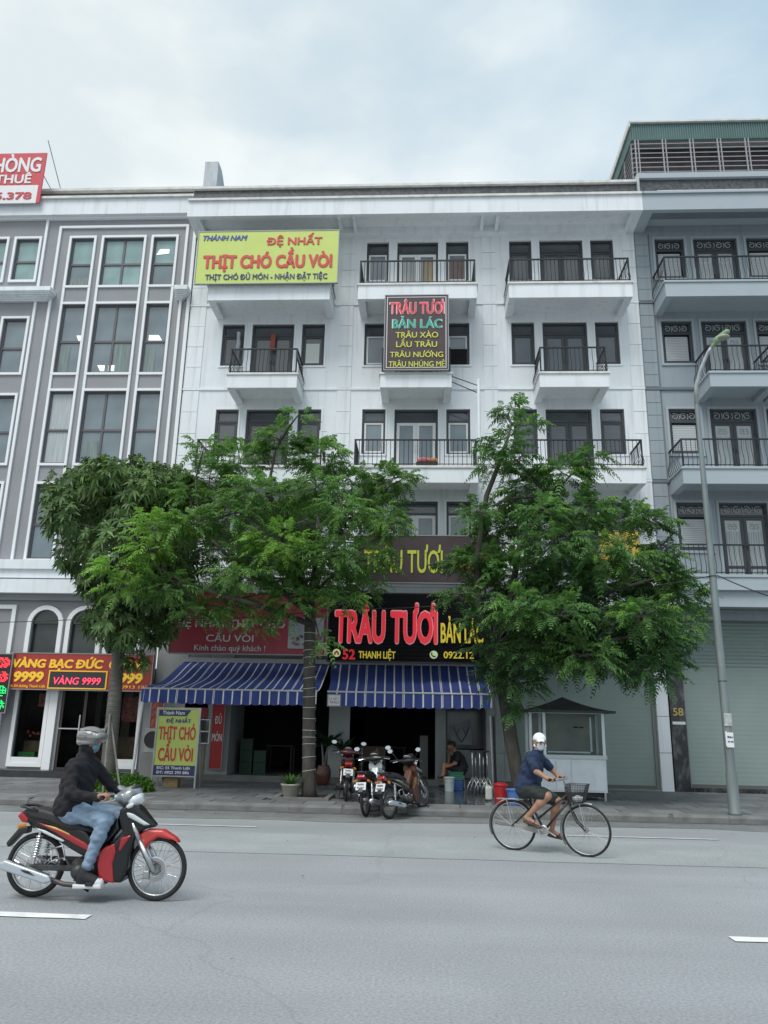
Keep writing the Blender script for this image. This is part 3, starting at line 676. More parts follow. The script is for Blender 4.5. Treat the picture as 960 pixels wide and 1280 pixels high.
# parapet in dark granite with pale louvre strips, coping
pp = MB().box(XL, XR, 20.32, 20.6, 16.80, 17.50).build('parapet', GRANITE, WB)
MB().box(XL-.05, XR, 20.22, 20.7, 17.50, 17.58).build('coping', WLEDGE, pp)
for a, b in ((-6.5, -3.2), (-2.1, 1.25), (2.45, 5.75)): MB().box(a, b, 20.27, 20.33, 17.13, 17.20).build('louvre_strip', WLEDGE, pp)
MB().box(XR-.02, XR+.05, 20.2, 20.3, 16.87, 17.75).build('drain_pipe', GALV, pp)
MB().box(XL, XR, 20.6, 31, 16.81, 16.95).build('roof_deck', CONC, WB)
MB().prism([(21.2, 17.3), (21.2, 19.30), (21.65, 19.30), (24.4, 17.3)], -7.26, -6.82, 'x').build('stair_head', mat('gray_render', (.48,.52,.55), .8, var=.1, streak=.5), WB)
# ground floor: piers and shop fronts
for a_ in ((XL, -6.35, FY, 26, .25, 4.6), (-5.72, -5.10, FY-.02, 22.6, PT, 4.6), (-2.48, -1.93, FY-.04, 26, PT, 4.6), (1.60, 2.30, FY, 26, PT, 4.6)): MB().box(*a_).build('pier', mat('dull_white_pier', (.36, .38, .38), .7, var=.1, vscale=2, dirt=.4, dscale=2, dcol=(.2, .2, .2)), WB)
MB().box(.30, .57, FY-.03, FY+.25, PT, 3.3).build('pier', mat('gray_marble_pier', (.22, .24, .24), .35, var=.2, vscale=4, stretch=(1, 1, .4)), WB)
MB().box(6.0, XR-.02, FY-.03, FY+.35, PT, 4.66).build('pier', WHITE, WB)
for z in (1.05, 1.95, 2.85): MB().box(5.997, XR-.018, FY-.034, FY, z, z+.012).build('joint', GRAYD, WB)
MB().box(XL, XR, FY+.02, FY+.3, 3.1, 4.62).build('lintel', mat('dim_lintel_paint', (.3, .31, .31), .8, var=.1), WB)
MB().box(2.30, 6.0, FY+.05, FY+.3, 4.3, 4.62).build('lintel', GRAYD, WB)
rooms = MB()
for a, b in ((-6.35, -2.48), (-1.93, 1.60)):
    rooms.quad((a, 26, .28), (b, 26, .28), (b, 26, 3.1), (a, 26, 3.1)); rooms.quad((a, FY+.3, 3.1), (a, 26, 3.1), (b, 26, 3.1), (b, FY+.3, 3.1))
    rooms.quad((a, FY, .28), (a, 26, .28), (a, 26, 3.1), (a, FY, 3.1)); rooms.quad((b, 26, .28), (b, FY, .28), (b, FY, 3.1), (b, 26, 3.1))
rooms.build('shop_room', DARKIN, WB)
MB().box(XL, 2.3, FY-.10, 26, PT-.02, .28).build('shop_floor', mat('pale_terrazzo_step', (.17, .17, .16), .5, var=.2, vscale=4, dirt=.5, dscale=3, dcol=(.08, .08, .07)), WB)
# house shutter behind the food cart
def shutter(parent, x0, x1, z0, z1, m, y, ribs_from):
    mb = MB(); mb.box(x0, x1, y+.03, y+.05, z0, z1)
    z = z0+.02; k = 0
    while z < z1-.02:
        h_ = .10 if z > ribs_from else .115
        d = .028 if z > ribs_from else .0018
        mb.prism([(y+.03, z), (y+.03-d*.4, z+.006), (y+.03-d, z+h_*.5), (y+.03-d*.4, z+h_-.01), (y+.03, z+h_-.004)], x0+.002, x1-.002, 'x'); z += h_
    s_ = mb.build('roller_shutter', m, parent)
    MB().box(x0, x1, y-.02, y+.06, z0-.0, z0+.09).build('bottom_bar', mat('shutter_bottom_bar', (.11, .12, .11), .6), s_)
    for xx in (x0-.01, x1+.01): MB().box(xx-.04, xx+.04, y-.03, y+.07, z0, z1).build('guide_rail', mat('shutter_rail', (.2, .23, .22), .5), s_)
    return s_
shutter(WB, 2.36, 5.94, .16, 4.3, SHUT, FY+.12, 3.1)
MB().box(2.3, 6.0, FY-.02, FY+.3, PT, .16).build('threshold', CONC, WB)
# shop B glass door with a picture of antlers behind, white panel wall
MB().frame(.57, 1.60, .28, 3.1, .05, FY+.1, FY+.16).build('shop_window', DARKF, WB)
g = MB().box(.62, 1.55, FY+.12, FY+.13, 1.05, 3.05).build('shop_window', mat('dim_shop_glass', (.035, .045, .048), .12, spec=.6), WB)
MB().box(.62, 1.55, FY+.1, FY+.14, .33, 1.02).build('panel', mat('gray_door_panel', (.17, .19, .2), .5, var=.1), WB)
MB().prism([(.72, 1.15), (.68, 1.62), (1.22, 1.78), (1.26, 1.15)], FY+.105, FY+.115).build('picture', mat('dim_picture', (.13, .155, .16), .4, var=.3, vscale=3), WB)
pc = MB()
for s_ in (-1, 1):
    pc.tube([(.98, FY+.1, 1.2), (.98+s_*.12, FY+.1, 1.38), (.98+s_*.2, FY+.1, 1.6)], .012, 5); pc.tube([(.98+s_*.12, FY+.1, 1.38), (.98+s_*.05, FY+.1, 1.55)], .01, 5)
pc.build('antler_print', BLACKP, WB)
# panelled white wall right of shop B
pw = mat('pale_wall_panel', (.40, .43, .43), .6, var=.1, vscale=3, dirt=.3, dscale=2.5)
for k in range(3):
    for z0, z1 in ((PT+.02, .95), (.97, 1.9), (1.92, 3.0)): MB().box(1.63+k*.225, 1.845+k*.225, FY-.03, FY, z0, z1).build('panel', pw, WB)
# shop A side wall: small sash window, red strip below
MB().frame(-6.02, -5.60, 1.03, 1.66, .03, FY-.10, FY-.05).box(-6.02, -5.60, FY-.09, FY-.06, 1.33, 1.36).build('window', WHITEF, WB)
MB().box(-5.99, -5.63, FY-.06, FY-.055, 1.06, 1.63).build('pane', GLASSD, WB)
MB().box(-6.35, -5.72, FY-.05, FY+.2, .28, 1.02).build('panel', mat('beige_counter_panel', (.23, .20, .155), .7, var=.15, vscale=3), WB)
MB().box(-6.35, -5.72, FY-.05, FY+.2, 1.68, 1.95).build('panel', mat('red_wall_panel', (.28, .03, .03), .6), WB)

# ================================================================== the blue-gray building on the right
GB = thing('apartment_building', 'blue gray building with lace grilled balcony doors and green roof shed, far right', 'building', (8.9, 21, PT))
GX0, GX1 = 6.325, 12.2
gcols = [(6.92, 7.80), (8.07, 9.37), (9.64, 10.52)]
gh = [(a, b, zt-(2.25 if k == 1 else 1.36), zt) for zt in LV for k, (a, b) in enumerate(gcols)]+[(10.9, 11.8, zt-1.36, zt) for zt in LV]
holed_wall(GX0, GX1, 4.45, 16.3, gh, FY, .13).build('wall', GRAYW, GB)
mb = MB().box(GX0, GX1, FY+.32, 31, 4.45, 16.9).box(GX0, GX1, FY+.02, FY+.32, 16.3, 16.9); mb.build('rear_wall', GRAYW, GB)
for h_ in gh: surround(None, h_[0], h_[1], h_[2], h_[3], None, w=.07, p=.03, bottom=(h_[3]-h_[2] < 2)).build('window_surround', mat('gray_surround_paint', (.35, .40, .43), .75, var=.04, vscale=2), GB)
LACE = mat('pale_gray_lace_iron', (.42, .45, .46), .55)
def scroll(mb, cx, cz, r, s_, y):
    pts = [(cx+s_*r*(1-.72*t)*math.cos(t*7.5+1.0), y, cz+r*(1-.72*t)*math.sin(t*7.5+1.0)) for t in [i/16 for i in range(17)]]
    mb.tube(pts, .012, 4, caps=False)
def lace_transom(w, h_, z):
    mb = MB(); n = max(2, int(round(w/.30))); st = (w-.16)/n
    for i in range(n):
        cx = .08+st*(i+.5); scroll(mb, cx, z+h_/2, min(st*.46, h_*.42), 1 if i % 2 else -1, .02)
        if i: mb.tube([(cx-st*.5, .02, z+.04), (cx-st*.42, .02, z+h_/2), (cx-st*.5, .02, z+h_-.04)], .010, 4, caps=False)
    return mb
BLIND = mat('white_blind_slat', (.50, .53, .55), .6)
def lace_window(w, h_):
    fw_ = .075; f = MB().frame(0, w, 0, h_, fw_, -.02, .08); zt = h_-.36; f.box(fw_, w-fw_, -.015, .07, zt-.04, zt+.04)
    f.box(fw_, w-fw_, .0, .05, fw_, fw_+.05)
    out = [('frame', mesh('window', f.v, f.f, DARKF))]
    p = MB().box(fw_, w-fw_, .05, .06, zt+.04, h_-fw_); out.append(('transom_pane', mesh('transom_pane', p.v, p.f, GLASSD)))
    q = lace_transom(w, h_-fw_-zt-.04, zt+.04); out.append(('lace_grille', mesh('lace_grille', q.v, q.f, LACE)))
    q = MB(); z = fw_+.06
    while z < zt-.09: q.box(fw_+.04, w-fw_-.04, .035, .05, z, z+.042); z += .052
    out.append(('blind', mesh('blind', q.v, q.f, BLIND)))
    return out
def lace_door(w, h_):
    out = wmesh_door(w, h_, DARKF, CURT, None); zt = h_-.36
    q = lace_transom(w, .27, zt+.04); out.append(('lace_grille', mesh('lace_grille', q.v, q.f, LACE)))
    q = MB(); ww = (w-.12)/2
    for k in (0, 1):
        a = .06+k*ww+.1; b = a+ww-.2
        for i in range(6):
            x = a+(b-a)*(i+.5)/6
            q.tube([(x, .012, .52), (x+.012, .012, .8), (x-.012, .012, 1.1), (x, .012, 1.45)], .008, 4, caps=False)
        scroll(q, (a+b)/2-.07, 1.58, .09, -1, .012); scroll(q, (a+b)/2+.07, 1.58, .09, 1, .012); scroll(q, (a+b)/2, .25, .13, 1, .012)
    out.append(('door_grille', mesh('door_grille', q.v, q.f, LACE)))
    return out
LW, LD = lace_window(.88, 1.36), lace_door(1.30, 2.25)
for zt in LV:
    for k, (a, b) in enumerate(gcols+[(10.92, 11.80)]):
        if k == 1: put(LD, GB, (a, FY+.07, zt-2.25), 'balcony_door')
        else: put(LW, GB, (a, FY+.07, zt-1.36), 'window')
for z, spans_ in ((13.86, ((GX0, 6.74),)), (11.08, ((GX0, 7.70),)), (8.28, ((GX0, 6.78),))):
    for a, b in spans_: MB().box(a, b, FY-.05, FY+.002, z-.03, z+.05).build('string_course', GRAYD, GB)
for zb, zt, n in ((13.93, 16.2, 6), (11.15, 13.82, 7), (8.35, 11.04, 7), (5.55, 8.24, 7)): blocks(GB, 6.34, 6.72, zb, zt, GRAYW, n, .03, seed=3)
MB().box(6.745, 6.775, FY-.015, FY+.001, 5.5, 16.2).build('groove_trim', GRAYD, GB)
gs = {5: (6.76, 11.0), 4: (7.75, 9.52), 3: (6.80, 11.0)}
for lv, (a, b) in gs.items(): balcony(GB, a, b, ZB[lv][0], ZB[lv][1], GRAYT, rail=.80, belly=True, lip=GRAYT, gap=.12)
MB().box(9.62, 11.4, BY, FY, ZB[4][0], ZB[4][1]).build('balcony', GRAYT, GB)
railing_mesh(9.64, 11.4, BY, FY, ZB[4][1], ZB[4][1]+.8, True, .12).build('railing', IRON, GB)
mb = MB().box(GX0, GX1, BY, BY+.15, 5.07, 5.40).box(GX0, GX1, BY+.12, BY+.3, 4.66, 5.07).box(GX0, GX1, BY+.3, FY+.01, 4.70, 5.40)
lb = mb.build('balcony', GRAYT, GB); MB().box(GX0, GX1, BY-.03, FY, 5.40, 5.47).build('coping', GRAYT, lb)
railing_mesh(GX0+.05, GX1, BY, FY, 5.47, 6.27, True, .125).build('railing', IRON, lb)
ev = MB().box(GX0, GX1, 19.90, 20.05, 16.27, 16.80).box(GX0, GX1, 20.05, FY, 16.50, 16.80).box(GX0, GX0+.3, 20.05, FY+.001, 16.27, 16.5)
e_ = ev.build('eave', GRAYT, GB); MB().box(GX0, GX1, 19.84, 20.3, 16.80, 16.87).build('coping', GRAYT, e_)
MB().box(GX0+.3, GX1, 20.05, 20.35, 16.27, 16.50).build('rim_beam', GRAYD, e_)
pp = MB().box(GX0, GX1, 20.32, 20.6, 16.80, 17.62).build('parapet', GRANITE, GB)
MB().box(GX0, GX1, 20.22, 20.7, 17.62, 17.80).build('coping', GRAYT, pp); MB().box(6.9, 12, 20.27, 20.33, 17.13, 17.22).build('louvre_strip', WLEDGE, pp)
MB().box(GX0, GX1, 20.6, 31, 16.81, 17.0).build('roof_deck', CONC, GB)
# roof shed: green corrugated band over tube louvres, side wall running back
GREENC = mat('green_corrugated_sheet', (.095, .175, .17), .5, var=.08, vscale=2)
sh = MB(); x = 6.34
while x < 12.2: sh.box(x, x+.035, 20.47, 20.5, 19.20, 19.80); x += .07
sh.box(6.34, 12.2, 20.5, 20.53, 19.20, 19.80)
y = 20.5
while y < 29: sh.box(6.30, 6.33, y, y+.035, 19.2, 19.8); y += .07
sh.box(6.33, 6.36, 20.53, 29, 19.2, 19.8)
shed = sh.build('roof_shed', GREENC, GB)
MB().box(6.28, 12.2, 20.40, 29.2, 19.80, 19.86).box(6.25, 6.29, 20.40, 29.2, 19.66, 19.86).build('roof', WLEDGE, shed)
tb = MB(); x = 6.40
while x < 12.1:
    tb.box(x, x+.035, 20.46, 20.50, 17.82, 19.2); tb.box(x+.10, x+.13, 20.46, 20.50, 17.82, 19.2); x += .83
for k in range(8):
    z = 17.88+k*.17; tb.box(6.36, 12.2, 20.50, 20.52, z, z+.022); tb.box(6.33, 6.35, 20.5, 29, z, z+.022)
y = 20.6
while y < 29: tb.box(6.32, 6.345, y, y+.035, 17.82, 19.2); y += .83
tb.build('louvre_frame', mat('gray_tube_frame', (.33, .33, .36), .6), shed)
MB().box(6.40, 12.2, 20.9, 20.93, 17.82, 19.2).box(6.42, 6.45, 20.93, 29, 17.82, 19.2).build('inner_screen', mat('brown_inner_screen', (.055, .045, .05), .8, var=.4, vscale=5), shed)
# ground floor right: black marble pier with number, shutter, sill
shutter(GB, 6.74, 11.4, .22, 4.45, SHUT, FY+.10, 3.15)
pr_ = MB().box(6.33, 6.71, FY-.05, FY+.3, PT, 4.66).build('pier', MARBLE, GB)
GOLD = mat('gold_number', (.48, .36, .12), .4, metal=.4)
text('58', 6.40, 1.98, .25, .20, FY-.05, GOLD, pr_, 'house_number', .012, .03)
MB().box(6.37, 6.69, FY-.058, FY-.05, 1.76, 1.83).build('strip_light', WHITEF, pr_)
MB().box(6.71, GX1, FY-.06, FY+.35, PT, .23).build('sill', MARBLE, GB)
MB().box(6.71, GX1, FY-.25, FY+.3, 4.42, 4.69).build('lintel', GRAYW, GB)

# ================================================================== the mauve building on the left
LB = thing('apartment_building', 'mauve gray building with white mouldings, tall windows and gold shop below, far left', 'building', (-11, 21, PT))
LX0, LX1 = -17.0, -7.24
cols = [(-11.32, -10.44), (-10.27, -8.83), (-8.67, -7.80)]
rowsz = [(14.55, 16.40), (11.59, 14.05), (8.71, 11.14), (5.86, 8.22)]
lh = []; tw = .075
for z0, z1 in rowsz:
    for a, b in cols: lh.append((a+tw, b-tw, z0+tw, z1-tw))
lcols = [(-13.12, -12.22), (-14.72, -13.28), (-15.8, -14.9)]
lrows = [(14.77, 16.40), (11.6, 13.57), (8.71, 11.0), (5.86, 8.22)]
for z0, z1 in lrows:
    for a, b in lcols: lh.append((a+tw, b-tw, z0+tw, z1-tw))
holed_wall(LX0, LX1, 4.85, 17.05, lh, FY, .16).build('wall', MAUVE, LB)
MB().box(LX0, LX1-.01, FY+.33, 31, 4.85, 17.0).box(LX0, LX1-.01, FY+.02, FY+.33, 16.6, 17.0).build('rear_wall', MAUVE, LB)
for a, b, c, d in lh: MB().frame(a-tw, b+tw, c-tw, d+tw, tw, FY-.05, FY+.002).build('window_moulding', MTRIM, LB)
for k in range(3):      # the window columns' mouldings run on across the spandrels
    for a, b in cols:
        for xx in (a, b-tw): MB().box(xx, xx+tw, FY-.045, FY+.002, rowsz[k+1][1], rowsz[k][0]).build('spandrel_moulding', MTRIM, LB)
tr = MB()   # big frame mouldings
tr.box(-11.69, -11.61, FY-.06, FY+.001, 5.86, 16.76).box(-7.58, -7.50, FY-.06, FY+.001, 5.86, 16.76).box(-11.61, -7.58, FY-.06, FY+.001, 16.68, 16.76)
tr.box(-12.15, -12.07, FY-.06, FY+.001, 5.86, 17.06).box(LX1-.10, LX1, FY-.06, FY+.001, 4.85, 17.06).box(-12.07, -7.34, FY-.06, FY+.001, 16.98, 17.06)
tr.build('pilaster_moulding', MTRIM, LB)
MFR = mat('taupe_window_frame', (.11, .105, .115), .5, var=.05)
def big_window(w, h_, split, glass_t, glass_b, kind):
    f = MB().frame(0, w, 0, h_, .055, 0, .07); zs = h_*split; f.box(.055, w-.055, .0, .06, zs-.035, zs+.035); out = [('frame', mesh('window', f.v, f.f, MFR))]
    cols_ = 2 if w > 1.1 else 1; ww = (w-.11)/cols_
    if cols_ == 2:
        m_ = MB().box(w/2-.035, w/2+.035, .005, .065, .055, zs-.035).box(w/2-.035, w/2+.035, .005, .065, zs+.035, h_-.055); out.append(('mullion', mesh('mullion', m_.v, m_.f, MFR)))
    for k in range(cols_):
        for z0, z1, gm in ((.055, zs-.035, glass_b), (zs+.035, h_-.055, glass_t)):
            x0 = .055+k*ww; g = MB().box(x0, x0+ww, .035, .045, z0, z1); out.append(('pane', mesh('pane', g.v, g.f, gm)))
    return out
for ri, (z0, z1) in enumerate(rowsz):
    for k, (a, b) in enumerate(cols):
        gt = gb = GLASSM
        if ri == 0: gt = GLASST; gb = GLASST if k == 1 else GLASSM
        if ri == 2 and k == 0: gt = gb = CURT
        put(big_window(b-a-2*tw, z1-z0-2*tw, .46, gt, gb, 0), LB, (a+tw, FY+.05, z0+tw))
for ri, (z0, z1) in enumerate(lrows):
    for k, (a, b) in enumerate(lcols):
        gm = GLASST if ri == 0 else GLASSM
        put(big_window(b-a-2*tw, z1-z0-2*tw, .46, gm, gm, 0), LB, (a+tw, FY+.05, z0+tw))
# curtains and lit ceiling panels seen through the lower right rooms
cm = mat('greenish_curtain', (.17, .22, .215), .5, var=.3, vscale=3, stretch=(9, 1, .4))
for x0, x1, z0, z1 in ((-11.2, -10.85, 11.7, 12.6), (-9.45, -9.0, 11.7, 12.7), (-8.55, -8.2, 11.7, 12.5), (-10.0, -9.62, 8.8, 9.5), (-11.2, -10.6, 14.6, 14.95)):
    MB().box(x0, x1, FY+.078, FY+.084, z0, z1).build('curtain', cm, LB)
for pts in (((-10.72, 12.95), (-10.52, 12.95), (-10.52, 12.72), (-10.6, 12.7)), ((-8.45, 12.95), (-8.15, 12.95), (-8.0, 12.72), (-8.45, 12.72)), ((-9.95, 11.95), (-9.72, 11.95), (-9.72, 11.76), (-9.84, 11.76)), ((-9.6, 11.95), (-9.42, 11.95), (-9.42, 11.76), (-9.6, 11.76)), ((-8.5, 15.75), (-8.1, 15.8), (-8.1, 15.95), (-8.4, 15.95))):
    MB().prism([(p[0], p[1]) for p in pts], FY+.070, FY+.077).build('ceiling_light', LAMPW, LB)
# fascia, parapet, cornices
fa = MB().box(LX0, LX1, FY-.22, FY+.3, 17.06, 17.62).build('fascia', WHITE, LB); MB().box(LX0, LX1+.02, FY-.30, FY+.3, 17.62, 17.70).build('coping', WLEDGE, fa)
MB().box(LX0, LX1, FY-.10, FY, 17.0, 17.06).build('cornice', MTRIM, LB)
pp = MB().box(LX0, LX1-.01, 21.25, 21.5, 17.6, 18.20).build('parapet', mat('taupe_parapet', (.13, .125, .125), .8, var=.3, vscale=4), LB); MB().box(LX0, LX1-.02, 21.1, 21.6, 18.20, 18.29).build('coping', WLEDGE, pp)
for a, b in ((-13, -11.9), (-11, -7.7)): MB().box(a, b, 21.20, 21.26, 17.75, 17.83).build('louvre_strip', WLEDGE, pp)
MB().box(LX0, LX1-.01, 21.5, 31, 17.0, 17.1).build('roof_deck', CONC, LB)
def cornice(parent, x0, x1, z, proj, endr=True):
    mb = MB().box(x0, x1, FY-proj, FY, z+.16, z+.30).box(x0, x1-.03, FY-proj+.04, FY, z+.12, z+.16)
    for k in range(4): mb.box(x0, x1-.05-.05*k, FY-proj+.08+.06*k, FY, z+.12-.04*(k+1), z+.12-.04*k)
    return mb.build('cornice', WTRIM, parent)
cornice(LB, LX0, -11.52, 14.1, .38); cornice(LB, -7.66, -7.25, 14.1, .38)
bl = MB().box(LX0, LX1+.02, FY-.30, FY, 5.60, 5.86).box(LX0, LX1, FY-.22, FY, 5.36, 5.60).box(LX0, LX1, FY-.34, FY, 4.92, 5.30)
bl.build('cornice', WTRIM, LB)
MB().box(LX0, LX1-.02, FY-.12, FY+.3, 4.75, 4.92).build('soffit_band', MAUVE, LB)
# ground floor
arches = [(-10.94, -9.91), (-9.84, -8.81), (-8.74, -7.71)]
gh_ = [(a+.13, b-.13, 3.35, 4.10) for a, b in arches]+[(-10.90, -10.13, .45, 3.35), (-9.72, -8.34, .30, 3.35), (-8.22, -7.58, .45, 3.35)]
gh_ = [(a+.13, b-.13, 3.30, 4.12) for a, b in arches]
doors = [(-10.90, -10.13, .48, 2.9), (-9.72, -8.42, .30, 2.9), (-8.28, -7.58, .48, 2.9)]
mb = holed_wall(LX0, LX1, .30, 4.76, gh_+doors, FY, .14)
mb.build('wall', MAUVE, LB)
# arch heads: fill corners above the spring line
fil = MB(); atr = MB(); ag = MB()
for a, b in arches:
    cx = (a+b)/2; r = (b-a)/2-.13; n = 12
    # cut: replace rectangle top by adding spandrels is avoided: arch sits on top of the rectangle as a half disc of glass proud of the wall
    prev = None; poly = [(cx+r*math.cos(math.pi*i/n), 4.12+r*math.sin(math.pi*i/n)*.98) for i in range(n+1)]
    ag.prism(poly, FY-.006, FY-.001)
    for i in range(n):
        a0, a1 = math.pi*i/n, math.pi*(i+1)/n
        P = [(cx+rr_*math.cos(t), 4.12+rr_*.98*math.sin(t)) for rr_, t in ((r, a0), (r+.12, a0), (r+.12, a1), (r, a1))]
        atr.prism(P, FY-.09, FY+.002)
    atr.box(a+.01, a+.13, FY-.09, FY+.002, 3.0, 4.12).box(b-.13, b-.01, FY-.09, FY+.002, 3.0, 4.12)
atr.build('arch_moulding', MTRIM, LB); 
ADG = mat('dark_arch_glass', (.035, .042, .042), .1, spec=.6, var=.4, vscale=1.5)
ag.build('arch_pane', ADG, LB)
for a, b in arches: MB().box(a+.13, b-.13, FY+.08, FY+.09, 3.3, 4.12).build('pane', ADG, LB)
MB().box(-15.2, -11.35, FY-.03, FY+.001, 3.3, 4.55).frame(-15.2, -11.28, 0.4, 4.62, .1, FY-.09, FY-.03).build('pilaster_moulding', MTRIM, LB) if False else None
MB().frame(-12.3, -11.30, .30, 4.62, .11, FY-.07, FY+.002).build('pilaster_moulding', MTRIM, LB)
# glazed shop front
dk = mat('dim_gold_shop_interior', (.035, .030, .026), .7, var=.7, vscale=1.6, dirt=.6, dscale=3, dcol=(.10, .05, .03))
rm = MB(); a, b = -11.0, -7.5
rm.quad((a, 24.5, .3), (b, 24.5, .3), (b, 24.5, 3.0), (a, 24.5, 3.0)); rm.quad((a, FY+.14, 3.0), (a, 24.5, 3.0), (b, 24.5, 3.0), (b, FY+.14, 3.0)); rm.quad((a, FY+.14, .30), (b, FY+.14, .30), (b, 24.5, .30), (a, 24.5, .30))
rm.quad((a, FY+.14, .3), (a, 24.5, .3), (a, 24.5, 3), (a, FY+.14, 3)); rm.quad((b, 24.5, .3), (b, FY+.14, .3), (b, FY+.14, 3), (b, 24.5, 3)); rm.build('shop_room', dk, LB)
SG = mat('shop_glass', (.6, .65, .65), .02, trans=1.0, spec=.5)
for k, (a, b, c, d) in enumerate(doors):
    if k == 1:
        s_ = MB().frame(a, b, c, d, .06, FY+.03, FY+.09).box((a+b)/2-.04, (a+b)/2+.04, FY+.03, FY+.09, c+.06, d-.06).build('shop_door', mat('bronze_door_frame', (.06, .05, .045), .4, metal=.4), LB)
        MB().box((a+b)/2-.10, (a+b)/2-.07, FY-.03, FY+.0, 1.0, 1.7).build('handle', STEEL, s_)
    else:
        s_ = MB().frame(a-.09, b+.09, c-.12, d, .10, FY-.06, FY+.002).build('shop_window', MTRIM, LB)
        MB().box(a, b, FY-.05, FY+.0, c-.02, c+.12).build('panel', MTRIM, s_)
    MB().box(a+.02, b-.02, FY+.05, FY+.06, c+.02, d-.02).build('pane', SG, s_)
MB().box(-10.02, -9.80, FY-.08, FY+.002, .3, 2.9).build('pilaster_moulding', MTRIM, LB)
MB().box(-9.72, -8.42, FY+.0, FY+.03, 1.33, 1.36).build('push_bar', STEEL, LB)
# display counters and red hangings inside
rq = random.Random(2)
cab = MB().box(-10.85, -10.15, 21.5, 21.9, .3, 1.0).box(-9.6, -8.5, 22.4, 22.9, .3, 1.05).box(-8.25, -7.6, 21.5, 21.9, .3, 1.15).build('display_counter', mat('warm_brown_counter', (.16, .09, .05), .4, var=.4, vscale=5), LB)
for k in range(10): MB().box(-10.8+k*.07, -10.74+k*.07, 21.48, 21.5, 1.1+rq.uniform(0, .1), 1.16+rq.uniform(0, .12)).build('display_box', mat('red_gold_box', (.4, .06, .03), .5, island=.5), cab)
MB().box(-10.5, -10.2, 21.3, 21.31, 1.9, 2.25).box(-8.15, -7.65, 21.3, 21.31, 1.55, 2.2).build('red_poster', mat('red_pattern_poster', (.32, .07, .05), .6, var=.8, vscale=14), LB)
MB().box(-10.85, -10.4, 21.25, 21.6, .5, .72).build('green_crate', mat('green_crate', (.04, .25, .06), .6, var=.4, vscale=12), LB)
for x, w_ in ((-9.55, .16), (-9.2, .22), (-8.75, .25)):
    MB().box(x, x+w_, 22.9, 22.92, .9, 2.9).build('wall_drape', mat('gray_drape_%d' % int(w_*100), (.13+w_*.2, .12+w_*.15, .11), .8), LB)
MB().box(LX0, LX1-.02, FY-.55, 24.5, PT-.01, .30).build('entrance_step', mat('black_granite_step', (.035, .037, .04), .3, var=.3, vscale=6), LB)
# ================================================================== signs
def smat(nm, c, e=0, rough=.45, **k): return mat(nm, c, rough, emit=c if e else None, estr=e, **k)
YEL = smat('banner_yellow', (.52, .62, .15), var=.04, vscale=2, rough=.5); RED = smat('sign_red', (.55, .05, .04)); NAVY = smat('sign_navy', (.03, .04, .17)); BLUE = smat('sign_blue', (.03, .07, .38))
WHT = smat('sign_white', (.75, .76, .77)); YTX = smat('sign_yellow', (.62, .62, .10)); GRN = smat('sign_teal', (.03, .42, .30)); BRN = mat('dark_brown_sign_board', (.055, .035, .04), .45, var=.15, vscale=3)
TUB = mat('sign_frame_tube', (.28, .29, .30), .5, metal=.4)
def board(name, label, x0, x1, z0, z1, y, m, depth=.06, slats=False):
    t = thing(name, label, 'sign', ((x0+x1)/2, y, z0))
    MB().box(x0, x1, y, y+depth, z0, z1).build('board', m, t)
    f = MB().frame(x0-.02, x1+.02, z0-.02, z1+.02, .025, y-.012, y+depth+.01).build('frame', TUB, t)
    return t
# yellow banner on the top left balcony
t = board('banner', 'wide yellow banner with red and blue lettering hung on the top left balcony', -6.73, -2.57, 13.87, 15.60, 19.72, YEL, .05)
text('THÀNH NAM', -6.59, 15.30, 1.31, .17, 19.72, BLUE, t, bold=.03, italic=.25)
text('ĐỆ NHẤT', -4.68, 15.13, 1.62, .25, 19.72, RED, t, bold=.045)
text('THỊT CHÓ CẦU VÒI', -6.52, 14.38, 3.77, .42, 19.72, RED, t, bold=.075)
text('THỊT CHÓ ĐỦ MÓN - NHẬN ĐẶT TIỆC', -6.43, 13.99, 3.57, .18, 19.72, NAVY, t, bold=.03)
# brown vertical menu board in the middle
t = board('menu_sign', 'tall brown menu board with red, teal and yellow words hung between the middle balconies', -1.16, .62, 11.13, 13.44, 19.74, BRN, .05)
MB().frame(-1.11, .57, 11.18, 13.39, .018, 19.733, 19.741).build('border_line', WHT, t)
REDL = smat('light_edged_red', (.62, .05, .08), .15); 
for s_, x, z, w, c, m, b in (('TRÂU TƯƠI', -1.02, 12.86, 1.52, .36, WHT, .075), ('BẢN LÁC', -.93, 12.41, 1.36, .27, WHT, .07)): text(s_, x-.015, z-.006, w+.03, c+.012, 19.74, m, t, 'lettering_outline', .008, b)
text('TRÂU TƯƠI', -1.02, 12.86, 1.52, .36, 19.733, REDL, t, depth=.012, bold=.04); text('BẢN LÁC', -.93, 12.41, 1.36, .27, 19.733, GRN, t, depth=.012, bold=.035)
for s_, x, z, w, c in (('TRÂU XÀO', -.85, 12.10, 1.19, .18), ('LẨU TRÂU', -.83, 11.81, 1.14, .18), ('TRÂU NƯỚNG', -1.0, 11.50, 1.48, .17), ('TRÂU NHÚNG MẺ', -1.03, 11.21, 1.56, .17)):
    text(s_, x, z, w, c, 19.74, YTX, t, bold=.02)
# brown sign on the second floor rail
t = board('shop_sign', 'dark brown sign with tall yellow letters on the second floor railing behind the trees', -1.77, 1.93, 5.15, 6.39, 19.76, BRN, .08)
text('TRÂU TƯƠI', -1.57, 5.41, 2.03, .62, 19.76, smat('acid_yellow', (.55, .62, .06)), t, bold=.02); text('BẢN LÁC', .73, 5.47, .95, .46, 19.76, smat('orange_red', (.55, .12, .04)), t, bold=.03)
